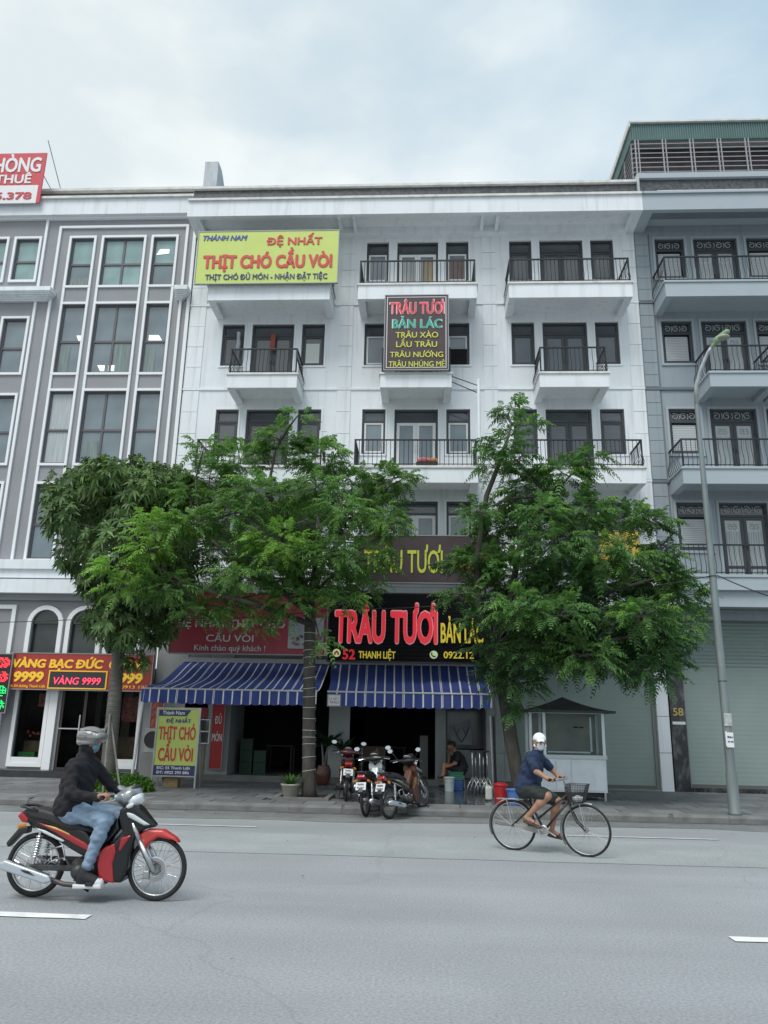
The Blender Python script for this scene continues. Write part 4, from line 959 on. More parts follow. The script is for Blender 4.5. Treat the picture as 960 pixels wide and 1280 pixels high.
# yellow picture banner on the right rail
t = board('food_banner', 'small yellow and orange picture banner on the right second floor railing', 4.50, 5.50, 5.75, 6.55, 19.72, mat('yellow_orange_print', (.60, .42, .06), .5, var=.3, vscale=3, dirt=.7, dscale=2, dcol=(.5, .12, .03)), .03)
# black lit sign
BLK = mat('black_sign_slat', (.005, .006, .008), .8, spec=.15, var=.2, vscale=4)
t = thing('shop_sign', 'black slatted shop sign with big glowing red letters over the right awning', 'sign', (-.4, 19.7, 3.1))
bb = MB().box(-2.42, 1.60, 19.72, 19.86, 3.14, 4.84).build('board', mat('sign_backing', (.008, .009, .012), .6), t)
z = 3.15
while z < 4.8: MB().box(-2.41, 1.59, 19.70, 19.719, z, z+.082).build('slat', BLK, t); z += .094
MB().frame(-2.45, 1.63, 3.11, 4.87, .03, 19.69, 19.87).build('frame', mat('black_sign_frame', (.02, .02, .022), .4), t)
LRED = smat('glowing_red_letter', (.72, .03, .05), .35); LYE = smat('glowing_yellow_letter', (.68, .55, .05), .22)
PINK = smat('pink_letter_edge', (.75, .35, .38), .2)
text('TRÂU TƯƠI', -2.255, 3.61, 2.57, .82, 19.70, PINK, t, 'lettering_edge', .03, .085); text('TRÂU TƯƠI', -2.24, 3.62, 2.54, .79, 19.67, LRED, t, 'lettering', .02, .058)
text('BẢN LÁC', .42, 3.63, 1.05, .50, 19.70, LYE, t, depth=.04, bold=.04)
text('52', -2.04, 3.18, .30, .25, 19.70, smat('red_number', (.55, .02, .03), .3), t, 'house_number', .02, .05)
text('THANH LIỆT', -1.64, 3.21, .92, .18, 19.70, LYE, t, depth=.02, bold=.035)
text('0922.12', .49, 3.24, .74, .17, 19.70, LYE, t, depth=.02, bold=.03)
def disc(x, z, r, y, m, parent, nm='badge'):
    return MB().prism([(x+r*math.cos(2*math.pi*i/20), z+r*math.sin(2*math.pi*i/20)) for i in range(20)], y-.02, y, 'y').build(nm, m, parent)
CRM = smat('cream_badge', (.72, .68, .35), .25)
disc(-2.20, 3.33, .10, 19.70, CRM, t); MB().prism([(-2.26, 3.28), (-2.26, 3.34), (-2.20, 3.395), (-2.14, 3.34), (-2.14, 3.28), (-2.18, 3.28), (-2.18, 3.33), (-2.22, 3.33), (-2.22, 3.28)], 19.672, 19.68).build('house_icon', smat('brown_icon', (.35, .12, .03)), t)
disc(.24, 3.32, .10, 19.70, smat('pale_green_badge', (.55, .70, .35), .25), t); MB().tube([(.19, 19.675, 3.37), (.19, 19.675, 3.31), (.24, 19.675, 3.27), (.29, 19.675, 3.28)], .018, 6).build('phone_icon', NAVY, t)
# red sign over the left awning
RB = mat('crimson_sign_print', (.25, .028, .045), .4, var=.06, vscale=2)
t = board('shop_sign', 'crimson shop sign with white lettering and a food picture over the left awning', -6.50, -2.47, 3.27, 4.83, 19.70, RB, .10)
PW = smat('dull_white_letter', (.50, .50, .52))
text('ĐỆ NHẤT THỊT CHÓ', -6.35, 3.93, 2.80, .21, 19.70, PW, t, bold=.015); text('CẦU VÒI', -5.55, 3.57, 1.21, .18, 19.70, PW, t, bold=.015); text('Kính chào quý khách !', -5.84, 3.34, 1.82, .15, 19.70, PW, t, bold=.01)
MB().box(-3.45, -2.55, 19.69, 19.70, 3.42, 4.2).build('food_picture', mat('food_picture_sky', (.26, .30, .33), .4, var=.2, vscale=2), t)
pm = MB(); rq = random.Random(4)
for k in range(26):
    x, z = rq.uniform(-3.35, -2.65), rq.uniform(3.5, 3.8); r = rq.uniform(.03, .07)
    pm.prism([(x+r*math.cos(a), z+r*.6*math.sin(a)) for a in (0, .9, 1.8, 2.7, 3.6, 4.5, 5.4)], 19.682-.0003*k, 19.69)
pm.build('dish_print', mat('dish_print', (.16, .085, .06), .5, island=.8), t)
# gold shop sign
RG = mat('brick_red_sign_print', (.36, .035, .03), .4, var=.05); GT = smat('gold_letter', (.80, .50, .04), .15)
t = board('shop_sign', 'red gold shop sign with yellow lettering and a dark display strip, far left', -11.12, -7.22, 2.34, 3.28, 20.68, RG, .10)
S_ = lambda *a, **k: text(*a, **k)
text('VÀNG BẠC ĐỨC', -11.03, 2.91, 2.46, .22, 20.68, GT, t, bold=.075, italic=.12); text('QUANG', -8.38, 2.91, 1.06, .22, 20.68, GT, t, bold=.075, italic=.12)
text('9999', -10.94, 2.54, .78, .26, 20.68, GT, t, bold=.075, italic=.12); text('9999', -8.28, 2.54, .82, .26, 20.68, GT, t, bold=.075, italic=.12)
text('Đ: 54 đường Thanh Liệt', -11.04, 2.385, .98, .07, 20.68, GT, t, bold=.01); text('0913 123', -8.0, 2.40, .70, .08, 20.68, GT, t, bold=.01)
MB().box(-9.98, -8.43, 20.66, 20.68, 2.38, 2.82).build('display_panel', mat('dark_led_panel', (.035, .03, .035), .3), t); MB().frame(-10.0, -8.41, 2.36, 2.84, .03, 20.65, 20.68).build('display_border', GT, t)
text('VÀNG 9999', -9.85, 2.48, 1.28, .19, 20.66, smat('lit_red_led', (.85, .06, .12), .9), t, bold=.01, italic=.15)
# vertical LED sign, cut by the frame
t = board('led_sign', 'narrow black LED board with red and green glowing characters at the left edge', -11.54, -11.03, 1.72, 3.24, 20.60, mat('black_led_board', (.012, .012, .014), .4), .09)
for i, (s_, c) in enumerate((('V', (.85, .05, .07)), ('Đ', (.85, .05, .07)), ('M', (.02, .75, .18)), ('U', (.02, .65, .15)))):
    z0 = 2.88-i*.37; mm = smat('led_glow_%d' % (i//2), c, .9); q = MB(); rq = random.Random(i)
    for a in range(11):
        for b in range(8):
            x, z = -11.50+a*.04, z0+b*.035
            if abs(a-5)+abs(b-3.5) < 7.2 and rq.random() < .82: q.box(x, x+.028, 20.585, 20.60, z, z+.024)
    q.build('led_character', mm, t)['kind'] = 'stuff'
# rooftop rental billboard at far left
k_ = 20.62/20.5; ZZ = lambda z: 1.63+(z-1.63)*k_
t = thing('billboard', 'red and white rooftop billboard cut by the left edge of the photo', 'billboard', (-14, 20.62, 17.3))
x1 = -12.30; MB().box(-17.5, x1, 20.62, 20.66, ZZ(18.02)-.06, ZZ(19.17)).build('red_panel', mat('billboard_red', (.55, .05, .07), .5, var=.05), t)
MB().box(-17.5, x1-.12, 20.62, 20.66, ZZ(17.4)-.1, ZZ(18.02)-.062).build('white_panel', WHT, t); MB().box(x1-.118, x1, 20.62, 20.66, ZZ(17.4)-.1, ZZ(18.02)-.062).build('red_edge', MATS['billboard_red'], t)
text('PHÒNG', -14.22, ZZ(18.46), 1.78, .55, 20.62, WHT, t, bold=.05); text('THUÊ', -13.86, ZZ(18.03), 1.17, .33, 20.62, WHT, t, bold=.045); text('5.378', -13.78, ZZ(17.44), 1.18, .26, 20.62, MATS['billboard_red'], t, bold=.05)
for a_, b_ in (((-12.36, 20.67, 19.8), (-12.15, 22.3, 17.9)), ((-12.42, 20.67, 18.6), (-12.15, 22.3, 17.9)), ((-14.5, 20.67, 19.4), (-14.5, 22.3, 17.9))): MB().tube([a_, b_], .014, 5).build('brace', TUB, t)
# upright yellow stand sign with a timber foot, panel leaning back slightly
t = thing('standing_sign', 'yellow standing signboard with red lettering on the pavement under the left awning', 'sign', (-5.7, 18.4, PT))
NV = mat('sign_board_navy', (.035, .04, .12), .5)
MB().box(-6.17, -5.21, 18.40, 18.42, .62, 1.87).build('board', YEL, t); MB().box(-6.17, -5.21, 18.398, 18.42, .40, .62).build('footer', NV, t)
MB().prism([(-6.155, 1.71), (-6.155, 1.85), (-5.40, 1.85), (-5.50, 1.71)], 18.393, 18.40).build('header', NV, t)
fr = MB().box(-6.21, -6.172, 18.385, 18.425, PT, 1.90).box(-5.208, -5.17, 18.385, 18.425, PT, 1.90).box(-6.172, -5.208, 18.385, 18.425, 1.872, 1.90).box(-6.172, -5.208, 18.385, 18.425, .37, .398).tube([(-6.19, 18.42, 1.75), (-6.19, 18.85, PT)], .015, 5).tube([(-5.19, 18.42, 1.75), (-5.19, 18.85, PT)], .015, 5)
fr.build('frame', GALV, t)
text('Thành Nam', -6.07, 1.745, .52, .085, 18.393, WHT, t, depth=.004, bold=.03); text('ĐỆ NHẤT', -5.97, 1.56, .58, .085, 18.40, NAVY, t, depth=.006, bold=.05)
text('THỊT CHÓ', -6.12, 1.19, .86, .29, 18.40, RED, t, depth=.006, bold=.05); text('CẦU VÒI', -6.09, .72, .80, .29, 18.40, RED, t, depth=.006, bold=.05)
text('ĐC: 55 Thanh Liệt', -6.10, .535, .78, .062, 18.398, WHT, t, depth=.004, bold=.03); text('ĐT: 0922 393 886', -6.10, .435, .76, .062, 18.398, WHT, t, depth=.004, bold=.03)
o = MB().box(-5.95, -5.62, 18.5, 18.75, PT, .33).build('wood_block', mat('pale_wood_block', (.28, .20, .10), .8, var=.3, vscale=6, stretch=(1, 1, 6)), None, bevel=.01); tag(o, 'pale wooden block on the pavement behind the yellow standing sign', 'wood block')
# red strip banner on the pier
t = board('strip_banner', 'narrow red vertical banner reading downward in white on the pier of the left shop', -5.55, -5.23, .42, 2.7, 20.86, mat('red_strip_print', (.42, .03, .035), .5, var=.08), .02)
text('ĐỦ', -5.47, 1.55, .17, .20, 20.86, WHT, t, depth=.006, bold=.03); text('MÓN', -5.52, 1.11, .26, .20, 20.86, WHT, t, depth=.006, bold=.02)
t = board('strip_banner', 'dark red banner with gold ornaments hanging beside the left awning post', -7.12, -6.80, 1.28, 2.5, 20.62, mat('dark_red_gold_print', (.25, .03, .03), .5, var=.3, vscale=9, dirt=.8, dscale=7, dcol=(.5, .3, .08)), .02)

# ================================================================== awnings
AB = mat('blue_awning_canvas', (.045, .075, .29), .75, var=.14, vscale=2.5, dirt=.3, dscale=3, dcol=(.02, .03, .13)); AW = mat('white_awning_stripe', (.82, .83, .85), .75, var=.08)
def awning(label, xt0, xt1, xf0, xf1, n, loc):
    t = thing('awning', label, 'awning', loc); mb = MB(); K = 10; yt, yf, zt, zf = 20.75, 18.9, 3.12, 2.34
    def P(u, v):
        x = (xt0+(xt1-xt0)*u)*(1-v)+(xf0+(xf1-xf0)*u)*v; sag = .13*math.sin(math.pi*v)+.03*math.sin(u*n*2.1)*math.sin(math.pi*v)
        return (x, yt+(yf-yt)*(v**.92), zt+(zf-zt)*v-sag+.02*math.sin(v*9+u*4))
    us = []
    for i in range(n):
        a = i/n; us += [(a, a+.78/n, 0), (a+.78/n, a+.86/n, 1), (a+.86/n, a+.92/n, 0), (a+.92/n, (i+1)/n, 1)] if i % 4 == 3 else [(a, a+.84/n, 0), (a+.84/n, (i+1)/n, 1)]
    for a, b, c in us:
        mb.mi = c
        for k in range(K): mb.quad(P(a, k/K), P(a, (k+1)/K), P(b, (k+1)/K), P(b, k/K))
    mb.build('canopy', [AB, AW], t, smooth=True)
    va = MB()
    for a, b, c in us:
        va.mi = c; m_ = 4
        for j in range(m_):
            u0, u1 = a+(b-a)*j/m_, a+(b-a)*(j+1)/m_; q0, q1 = P(u0, 1), P(u1, 1)
            f = lambda u: .30+.035*abs(math.sin(u*n*math.pi))
            w0, w1 = .03*math.sin(u0*n*2.9), .03*math.sin(u1*n*2.9)
            va.quad((q0[0], q0[1]-.005, q0[2]), (q0[0], q0[1]-.02+w0, q0[2]-f(u0)), (q1[0], q1[1]-.02+w1, q1[2]-f(u1)), (q1[0], q1[1]-.005, q1[2]))
    va.build('valance', [AB, AW], t)
    pp_ = MB()
    q0, q1 = P(0, 1), P(1, 1); pp_.tube([(q0[0]-.02, q0[1]-.012, q0[2]), (q1[0]+.02, q1[1]-.012, q1[2])], .022, 6); pp_.build('front_bar', mat('white_awning_bar', (.6, .61, .62), .4), t)
    MB().box(xt0-.02, xt1+.02, 20.70, 20.90, 3.12, 3.24).build('housing', mat('gray_awning_housing', (.36, .38, .40), .5, var=.1), t)
    ar = MB()
    for u in (.15, .85): a, b = P(u, 0), P(u, 1); mx_ = ((a[0]+b[0])/2+.3*(1 if u < .5 else -1), (a[1]+b[1])/2, 2.5); ar.tube([(a[0], 20.7, 2.95), mx_, (b[0], b[1]+.02, b[2]-.03)], .02, 6)
    ar.build('arm', GALV, t); return t, P
awning('blue awning with thin white stripes over the left shop, with a white corner post', -6.38, -2.50, -6.80, -2.55, 19, (-4.6, 20.8, 2.3))
awning('blue awning with thin white stripes under the black lit sign', -2.41, 1.60, -2.28, 1.60, 17, (-.4, 20.8, 2.3))
o = MB().tube([(-6.86, 18.93, PT), (-6.74, 18.93, 2.33)], .035, 8).build('awning_post', mat('white_post_paint', (.66, .68, .68), .5, var=.08, dirt=.2), None); tag(o, 'thin white post holding the left front corner of the left awning', 'post')
t = board('notice', 'small white notice with red print pinned to the left end of the right awning', -2.27, -1.98, 2.02, 2.27, 18.84, WHT, .01); text('52 LIỆT', -2.24, 2.16, .22, .05, 18.84, RED, t, depth=.003); text('TRÂU', -2.24, 2.07, .22, .06, 18.84, NAVY, t, depth=.003)
# ================================================================== trees
LEAF_A = leaf_mat('feathery_leaf', (.085, .19, .055), (.13, .26, .07), (.20, .36, .085), .45)
LEAF_Y = leaf_mat('young_feathery_leaf', (.13, .28, .05), (.19, .37, .06), (.27, .45, .075), .45)
LEAF_D = leaf_mat('deep_feathery_leaf', (.07, .165, .055), (.105, .22, .065), (.16, .30, .075), .42)
LEAF_M = leaf_mat('mango_leaf', (.07, .135, .055), (.105, .18, .065), (.16, .245, .08), .25)
LEAF_MY = leaf_mat('mango_leaf_young', (.08, .16, .04), (.12, .21, .05), (.18, .26, .07), .3)
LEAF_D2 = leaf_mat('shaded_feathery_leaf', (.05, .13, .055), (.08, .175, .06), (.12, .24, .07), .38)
class Leaves:
    def __init__(s): s.V = []; s.n = 0; s.M = []
    def quads(s, arr, mi):          # arr (k,4,3)
        s.V.append(arr.reshape(-1, 3)); s.M.append(np.full(len(arr), mi, np.int32)); s.n += len(arr)
    def build(s, name, mats, parent):
        V = np.concatenate(s.V).astype(np.float32); M_ = np.concatenate(s.M); n = len(M_)
        r = parent
        while r.parent: r = r.parent
        if r.get('wl'): V = V-np.array(list(r['wl']), np.float32)
        me = bpy.data.meshes.new(name); me.vertices.add(len(V)); me.vertices.foreach_set('co', V.ravel()); me.loops.add(n*4); me.loops.foreach_set('vertex_index', np.arange(n*4, dtype=np.int32))
        me.polygons.add(n); me.polygons.foreach_set('loop_start', np.arange(0, n*4, 4, dtype=np.int32)); me.update(calc_edges=True)
        for m in mats: me.materials.append(m)
        me.polygons.foreach_set('material_index', M_); me['moved'] = 1
        return place(name, me, parent)
def fronds(L, rng, P, D, Ln, mi, pairs=10, droop=.42, wide=.28):
    """bipinnate fronds: P base points (k,3), D outward directions (k,3), Ln lengths (k)"""
    k = len(P); t = (np.arange(pairs)+.6)/pairs
    D = D/np.linalg.norm(D, axis=1, keepdims=True); S = np.cross(D, [0, 0, 1.0]); S /= np.linalg.norm(S, axis=1, keepdims=True)+1e-6; U = np.cross(S, D)
    tw = rng.uniform(-.35, .35, k); S, U = S*np.cos(tw)[:, None]+U*np.sin(tw)[:, None], U*np.cos(tw)[:, None]-S*np.sin(tw)[:, None]
    dr = droop*rng.uniform(.6, 1.4, k)
    prof = np.sin(np.pi*(.18+.82*t)**.8)*.85+.15
    for j in range(pairs):
        c = P+D*(Ln*t[j])[:, None]; c[:, 2] -= dr*Ln*t[j]**2
        T_ = D.copy(); T_[:, 2] -= 2*dr*t[j]; T_ /= np.linalg.norm(T_, axis=1, keepdims=True)
        for sg in (-1, 1):
            pl = (Ln*wide*prof[j]*rng.uniform(.65, 1.3, k))[:, None]; d = S*sg+T_*.55+rng.normal(size=(k, 3))*.16; d /= np.linalg.norm(d, axis=1, keepdims=True)
            w = T_*(Ln/pairs*.46)[:, None]; sag = np.zeros((k, 3)); sag[:, 2] = -pl[:, 0]*rng.uniform(.1, .55, k); lift = U*pl*.12
            a0, a1 = c-w*.55, c+w*.55; m0, m1 = c+d*pl*.55+lift-w, c+d*pl*.55+lift+w; e0, e1 = c+d*pl+sag-w*.25, c+d*pl+sag+w*.25
            L.quads(np.stack([a0, a1, m1, m0], 1), mi); L.quads(np.stack([m0, m1, e1, e0], 1), mi)
    # rachis sliver
def clump_tree(name, label, loc, clumps, trunk, branches, bark, leafmats, seed, dens, flen, mango=False, group=None):
    t = thing(name, label, 'tree', loc, group); rng = np.random.default_rng(seed); rq = random.Random(seed)
    tb = MB(); tb.tube(trunk[0], trunk[1], 14); tr = tb.build('trunk', bark, t, smooth=True)
    bb = MB(); top = Vector(trunk[0][-1])
    for pts, r in branches: bb.tube(pts, r, 7)
    L = Leaves()
    # limbs run from the trunk head to each clump, then twigs
    for (x, y, z, r, mi) in clumps:
        c = Vector((x, y, z)); src = min([Vector(p[-1]) for p, _ in branches]+[top], key=lambda q: (q-c).length+max(0, q.z-c.z)*2)
        mid = (src+c)/2+Vector((rq.uniform(-.15, .15), rq.uniform(-.15, .15), .18*(c-src).length*.5))
        bb.tube([src, mid, c], [.035, .025, .014], 5, caps=False)
        for _ in range(5):
            v = Vector((rq.gauss(0, 1), rq.gauss(0, 1), rq.gauss(0, .5))).normalized()*r*.9; bb.tube([c, c+v*.45+Vector((0, 0, .03)), c+v*.8], [.012, .009, .005], 4, caps=False)
        k = int(dens*r*r)
        v = rng.normal(size=(k, 3)); v /= np.linalg.norm(v, axis=1, keepdims=True); rad = r*rng.uniform(.25, 1, k)**.6
        if mango:
            P = np.array([x, y, z])+v*rad[:, None]*np.array([1, 1, .85]); ax = v+rng.normal(size=(k, 3))*.35; ax[:, 2] += .1; ax /= np.linalg.norm(ax, axis=1, keepdims=True)
            u = np.cross(ax, [0, 0, 1.]); u /= np.linalg.norm(u, axis=1, keepdims=True)+1e-6; w = np.cross(ax, u)
            for j in range(8):
                a = j*2*np.pi/8+rng.uniform(0, 1, k); d = u*np.cos(a)[:, None]+w*np.sin(a)[:, None]; d = d*.95+ax*rng.uniform(.1, .6, k)[:, None]; d /= np.linalg.norm(d, axis=1, keepdims=True)
                ln = (flen*rng.uniform(.7, 1.2, k))[:, None]; wd = np.cross(d, ax); wd /= np.linalg.norm(wd, axis=1, keepdims=True)+1e-6; wd = wd*ln*.15
                b0 = P; m = P+d*ln*.5; m[:, 2] -= ln[:, 0]*.04; e = P+d*ln; e[:, 2] -= ln[:, 0]*.38
                sel = rng.random(k) < (.5 if mi else .06)
                for q, mm in ((~sel, 0), (sel, 1)):
                    if q.any():
                        L.quads(np.stack([b0[q]-wd[q]*.2, b0[q]+wd[q]*.2, m[q]+wd[q], m[q]-wd[q]], 1), mm); L.quads(np.stack([m[q]-wd[q], m[q]+wd[q], e[q]+wd[q]*.08, e[q]-wd[q]*.08], 1), mm)
        else:
            # umbrella-like pads: fronds start inside, spread outward and droop
            P = np.array([x, y, z])+v*rad[:, None]*np.array([.85, .85, .42]); D = v*np.array([1, 1, .45])+rng.normal(size=(k, 3))*.25; D[:, 2] += .22
            ln = flen*rng.uniform(.5, 1.2, k)
            fronds(L, rng, P, D, ln, mi)
            q = rng.random(k) < .09; fronds(L, rng, P[q]+[0, 0, .06], D[q], ln[q]*.9, 1)
    bb.build('limbs', bark, t, smooth=True)
    o = L.build('crown', leafmats, t); return t
CL_A = [(-3.46, 17.22, 8.1, 0.58, 0), (-4.44, 17.44, 7.67, 0.77, 0), (-2.53, 17.53, 7.81, 0.77, 0), (-1.76, 17.8, 7.19, 0.84, 0), (-0.93, 17.43, 7.18, 0.64, 0), (-5.24, 17.76, 7.31, 0.75, 0), (-3.52, 16.15, 6.39, 0.93, 0), (-5.41, 16.94, 6.58, 0.62, 0), (-2.65, 17.8, 6.19, 1.03, 0), (-1.13, 17.27, 6.35, 0.76, 0), (-5.53, 15.5, 5.49, 0.49, 1), (-5.09, 17.72, 5.66, 0.93, 0), (-3.46, 16.3, 4.91, 0.94, 0), (-2.29, 16.94, 4.78, 0.93, 0), (-1.37, 16.54, 5.06, 0.7, 0), (-5.7, 15.4, 4.99, 0.45, 1), (-6.21, 15.3, 4.56, 0.48, 1), (-5.31, 15.7, 4.26, 0.59, 0), (-4.48, 17.08, 4.2, 0.72, 0), (-2.84, 16.0, 4.05, 0.61, 0), (-1.7, 16.0, 4.02, 0.44, 0), (-3.4, 16.0, 3.5, 0.3, 0), (-0.49, 17.13, 7.12, 0.32, 0), (-2.87, 16.12, 8.26, 0.24, 0), (-5.05, 16.49, 7.63, 0.38, 0), (-3.94, 15.8, 5.93, 0.66, 0), (-2.98, 15.5, 5.17, 0.73, 1), (-1.69, 15.6, 5.89, 0.57, 0), (-4.89, 15.6, 5.61, 0.57, 0), (-0.72, 16.6, 5.8, 0.44, 0), (-6.13, 15.2, 4.17, 0.35, 1), (-3.75, 15.4, 4.47, 0.57, 0), (-1.4, 17.75, 4.56, 0.41, 0), (-2.32, 15.7, 6.44, 0.58, 0), (-2.11, 15.8, 3.25, 0.2, 0), (-4.69, 16.0, 3.81, 0.42, 0), (-1.98, 15.5, 5.01, 0.57, 0)]
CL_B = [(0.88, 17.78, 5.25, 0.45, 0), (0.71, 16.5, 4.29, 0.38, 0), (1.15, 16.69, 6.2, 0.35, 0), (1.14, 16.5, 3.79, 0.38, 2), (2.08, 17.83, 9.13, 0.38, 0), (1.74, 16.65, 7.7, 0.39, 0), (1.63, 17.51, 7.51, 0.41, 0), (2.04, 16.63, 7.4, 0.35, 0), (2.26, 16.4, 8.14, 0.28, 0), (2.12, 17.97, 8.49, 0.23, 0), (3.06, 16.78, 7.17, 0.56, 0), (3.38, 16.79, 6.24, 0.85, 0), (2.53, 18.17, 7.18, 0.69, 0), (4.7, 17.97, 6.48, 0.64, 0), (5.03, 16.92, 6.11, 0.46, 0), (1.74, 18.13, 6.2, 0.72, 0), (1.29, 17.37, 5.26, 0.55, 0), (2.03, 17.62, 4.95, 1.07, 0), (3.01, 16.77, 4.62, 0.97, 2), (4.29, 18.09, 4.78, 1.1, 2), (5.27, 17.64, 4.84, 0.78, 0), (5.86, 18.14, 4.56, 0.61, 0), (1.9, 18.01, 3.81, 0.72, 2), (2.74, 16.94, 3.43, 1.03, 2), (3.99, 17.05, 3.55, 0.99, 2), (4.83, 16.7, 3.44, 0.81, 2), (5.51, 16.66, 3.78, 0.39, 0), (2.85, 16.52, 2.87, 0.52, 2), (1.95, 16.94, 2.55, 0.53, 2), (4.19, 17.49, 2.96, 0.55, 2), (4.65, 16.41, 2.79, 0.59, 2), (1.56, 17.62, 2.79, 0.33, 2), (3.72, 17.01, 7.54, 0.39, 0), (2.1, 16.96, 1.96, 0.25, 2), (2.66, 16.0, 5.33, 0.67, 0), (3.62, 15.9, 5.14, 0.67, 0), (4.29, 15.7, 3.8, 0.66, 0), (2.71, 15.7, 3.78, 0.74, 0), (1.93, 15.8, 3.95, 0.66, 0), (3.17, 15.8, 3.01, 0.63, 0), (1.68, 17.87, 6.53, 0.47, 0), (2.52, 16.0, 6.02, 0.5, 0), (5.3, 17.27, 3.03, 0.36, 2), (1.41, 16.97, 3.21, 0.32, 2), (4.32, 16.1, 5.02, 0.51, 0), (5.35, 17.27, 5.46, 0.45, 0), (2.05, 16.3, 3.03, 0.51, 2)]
CL_C = [(-7.38, 17.73, 6.68, 0.71, 0), (-6.36, 16.69, 6.69, 0.53, 1), (-8.71, 18.16, 7.13, 0.76, 0), (-7.37, 16.64, 7.0, 0.61, 1), (-7.18, 17.8, 7.37, 0.66, 1), (-6.43, 17.95, 7.32, 0.57, 1), (-8.17, 16.63, 5.94, 0.52, 0), (-7.9, 17.86, 6.47, 0.9, 0), (-6.54, 17.19, 6.2, 0.9, 0), (-8.12, 17.53, 5.4, 0.59, 0), (-6.79, 16.61, 5.21, 0.87, 0), (-5.83, 16.67, 5.42, 0.79, 0), (-6.44, 16.89, 4.45, 0.75, 0), (-6.21, 18.13, 4.47, 0.76, 0), (-6.69, 16.91, 3.61, 0.6, 0), (-6.22, 17.81, 3.67, 0.52, 0), (-7.64, 18.09, 3.97, 0.53, 0), (-5.99, 18.11, 6.55, 0.48, 1), (-6.34, 17.15, 2.89, 0.25, 0), (-7.46, 17.17, 4.67, 0.47, 0), (-5.65, 17.44, 4.93, 0.55, 0), (-5.68, 17.84, 7.09, 0.38, 1), (-8.39, 16.77, 6.46, 0.39, 0)]
t0 = ([(-6.82, 17.4, PT-.02), (-6.83, 17.4, .35), (-6.85, 17.4, 1.6), (-6.87, 17.4, 2.46), (-6.89, 17.4, 3.35), (-6.92, 17.4, 4.44), (-6.95, 17.3, 5.4)], [.22, .165, .15, .14, .135, .11, .07])
clump_tree('mango_tree', 'dense mango tree with narrow dark leaves and a ringed gray trunk, leftmost tree', (-6.6, 17.4, PT), CL_C, t0,
    [([(-6.8, 17.4, 4.3), (-7.5, 17.5, 5.2), (-8.0, 17.6, 6.2)], [.10, .07, .04]), ([(-6.8, 17.4, 4.2), (-6.3, 17.6, 5.2), (-6.1, 17.6, 6.2)], [.10, .07, .04]), ([(-6.8, 17.3, 4.3), (-6.7, 17.0, 5.6), (-6.8, 17.1, 6.8)], [.10, .06, .03])],
    BARK2, [LEAF_M, LEAF_MY], 21, 360, .20, mango=True, group='street trees on the pavement')
t1 = ([(-2.36, 17.0, PT-.02), (-2.38, 17.0, .3), (-2.44, 17.0, 1.68), (-2.49, 17.0, 3.02), (-2.51, 17.0, 3.89), (-2.53, 17.0, 4.33)], [.18, .142, .134, .13, .12, .10])
ta = clump_tree('flame_tree', 'feathery street tree with white string wound round its straight trunk, middle tree', (-2.36, 17.0, PT), CL_A, t1,
    [([(-2.52, 17.0, 4.0), (-2.89, 17.0, 5.15), (-3.49, 17.0, 6.07), (-3.6, 17.0, 7.0), (-3.49, 17.0, 7.82)], [.10, .08, .06, .04, .02]), ([(-2.53, 17.05, 4.2), (-2.3, 17.3, 5.21), (-1.68, 17.3, 5.97), (-1.32, 17.3, 6.65)], [.09, .07, .05, .025]),
     ([(-2.51, 16.9, 3.95), (-3.3, 16.5, 4.51), (-4.22, 16.5, 5.03), (-4.99, 16.5, 5.75)], [.08, .06, .045, .025]), ([(-2.52, 16.9, 4.2), (-2.33, 16.8, 5.47), (-2.47, 16.8, 6.59)], [.08, .05, .025]), ([(-2.49, 16.9, 3.7), (-3.47, 15.9, 3.96), (-4.83, 15.7, 4.3), (-5.74, 15.6, 4.78)], [.07, .05, .035, .02])],
    BARK, [LEAF_A, LEAF_Y, LEAF_D], 5, 200, .46, group='street trees on the pavement')
t2 = ([(2.07, 17.4, PT-.02), (2.03, 17.4, .38), (1.88, 17.4, 1.27), (1.74, 17.4, 2.26), (1.58, 17.3, 2.94), (1.49, 17.2, 3.29)], [.21, .155, .145, .14, .13, .11])
clump_tree('flame_tree', 'broad dark leaning street tree with a thin sprig on top, rightmost tree behind the cyclist', (2.05, 17.4, PT), CL_B, t2,
    [([(1.5, 17.2, 3.1), (1.94, 17.2, 4.51), (2.14, 17.2, 5.6), (2.9, 17.2, 6.73)], [.10, .08, .06, .03]), ([(1.48, 17.2, 3.18), (1.19, 17.2, 4.14), (1.17, 17.2, 5.22), (1.41, 17.2, 6.73), (1.79, 17.2, 7.7), (2.03, 17.2, 8.5)], [.10, .08, .07, .06, .05, .025]),
     ([(1.55, 17.2, 2.9), (2.75, 17.0, 3.61), (4.0, 17.0, 4.5), (5.22, 17.0, 4.86)], [.09, .07, .05, .025]), ([(1.52, 17.1, 2.9), (2.61, 16.2, 3.03), (3.75, 16.2, 3.37), (4.89, 16.2, 3.55)], [.08, .05, .04, .02]), ([(4.2, 17, 4.5), (5.0, 17.2, 5.3), (5.6, 17.3, 5.9)], [.04, .03, .015])],
    BARK, [LEAF_D, LEAF_Y, LEAF_D2], 9, 240, .48, group='street trees on the pavement')
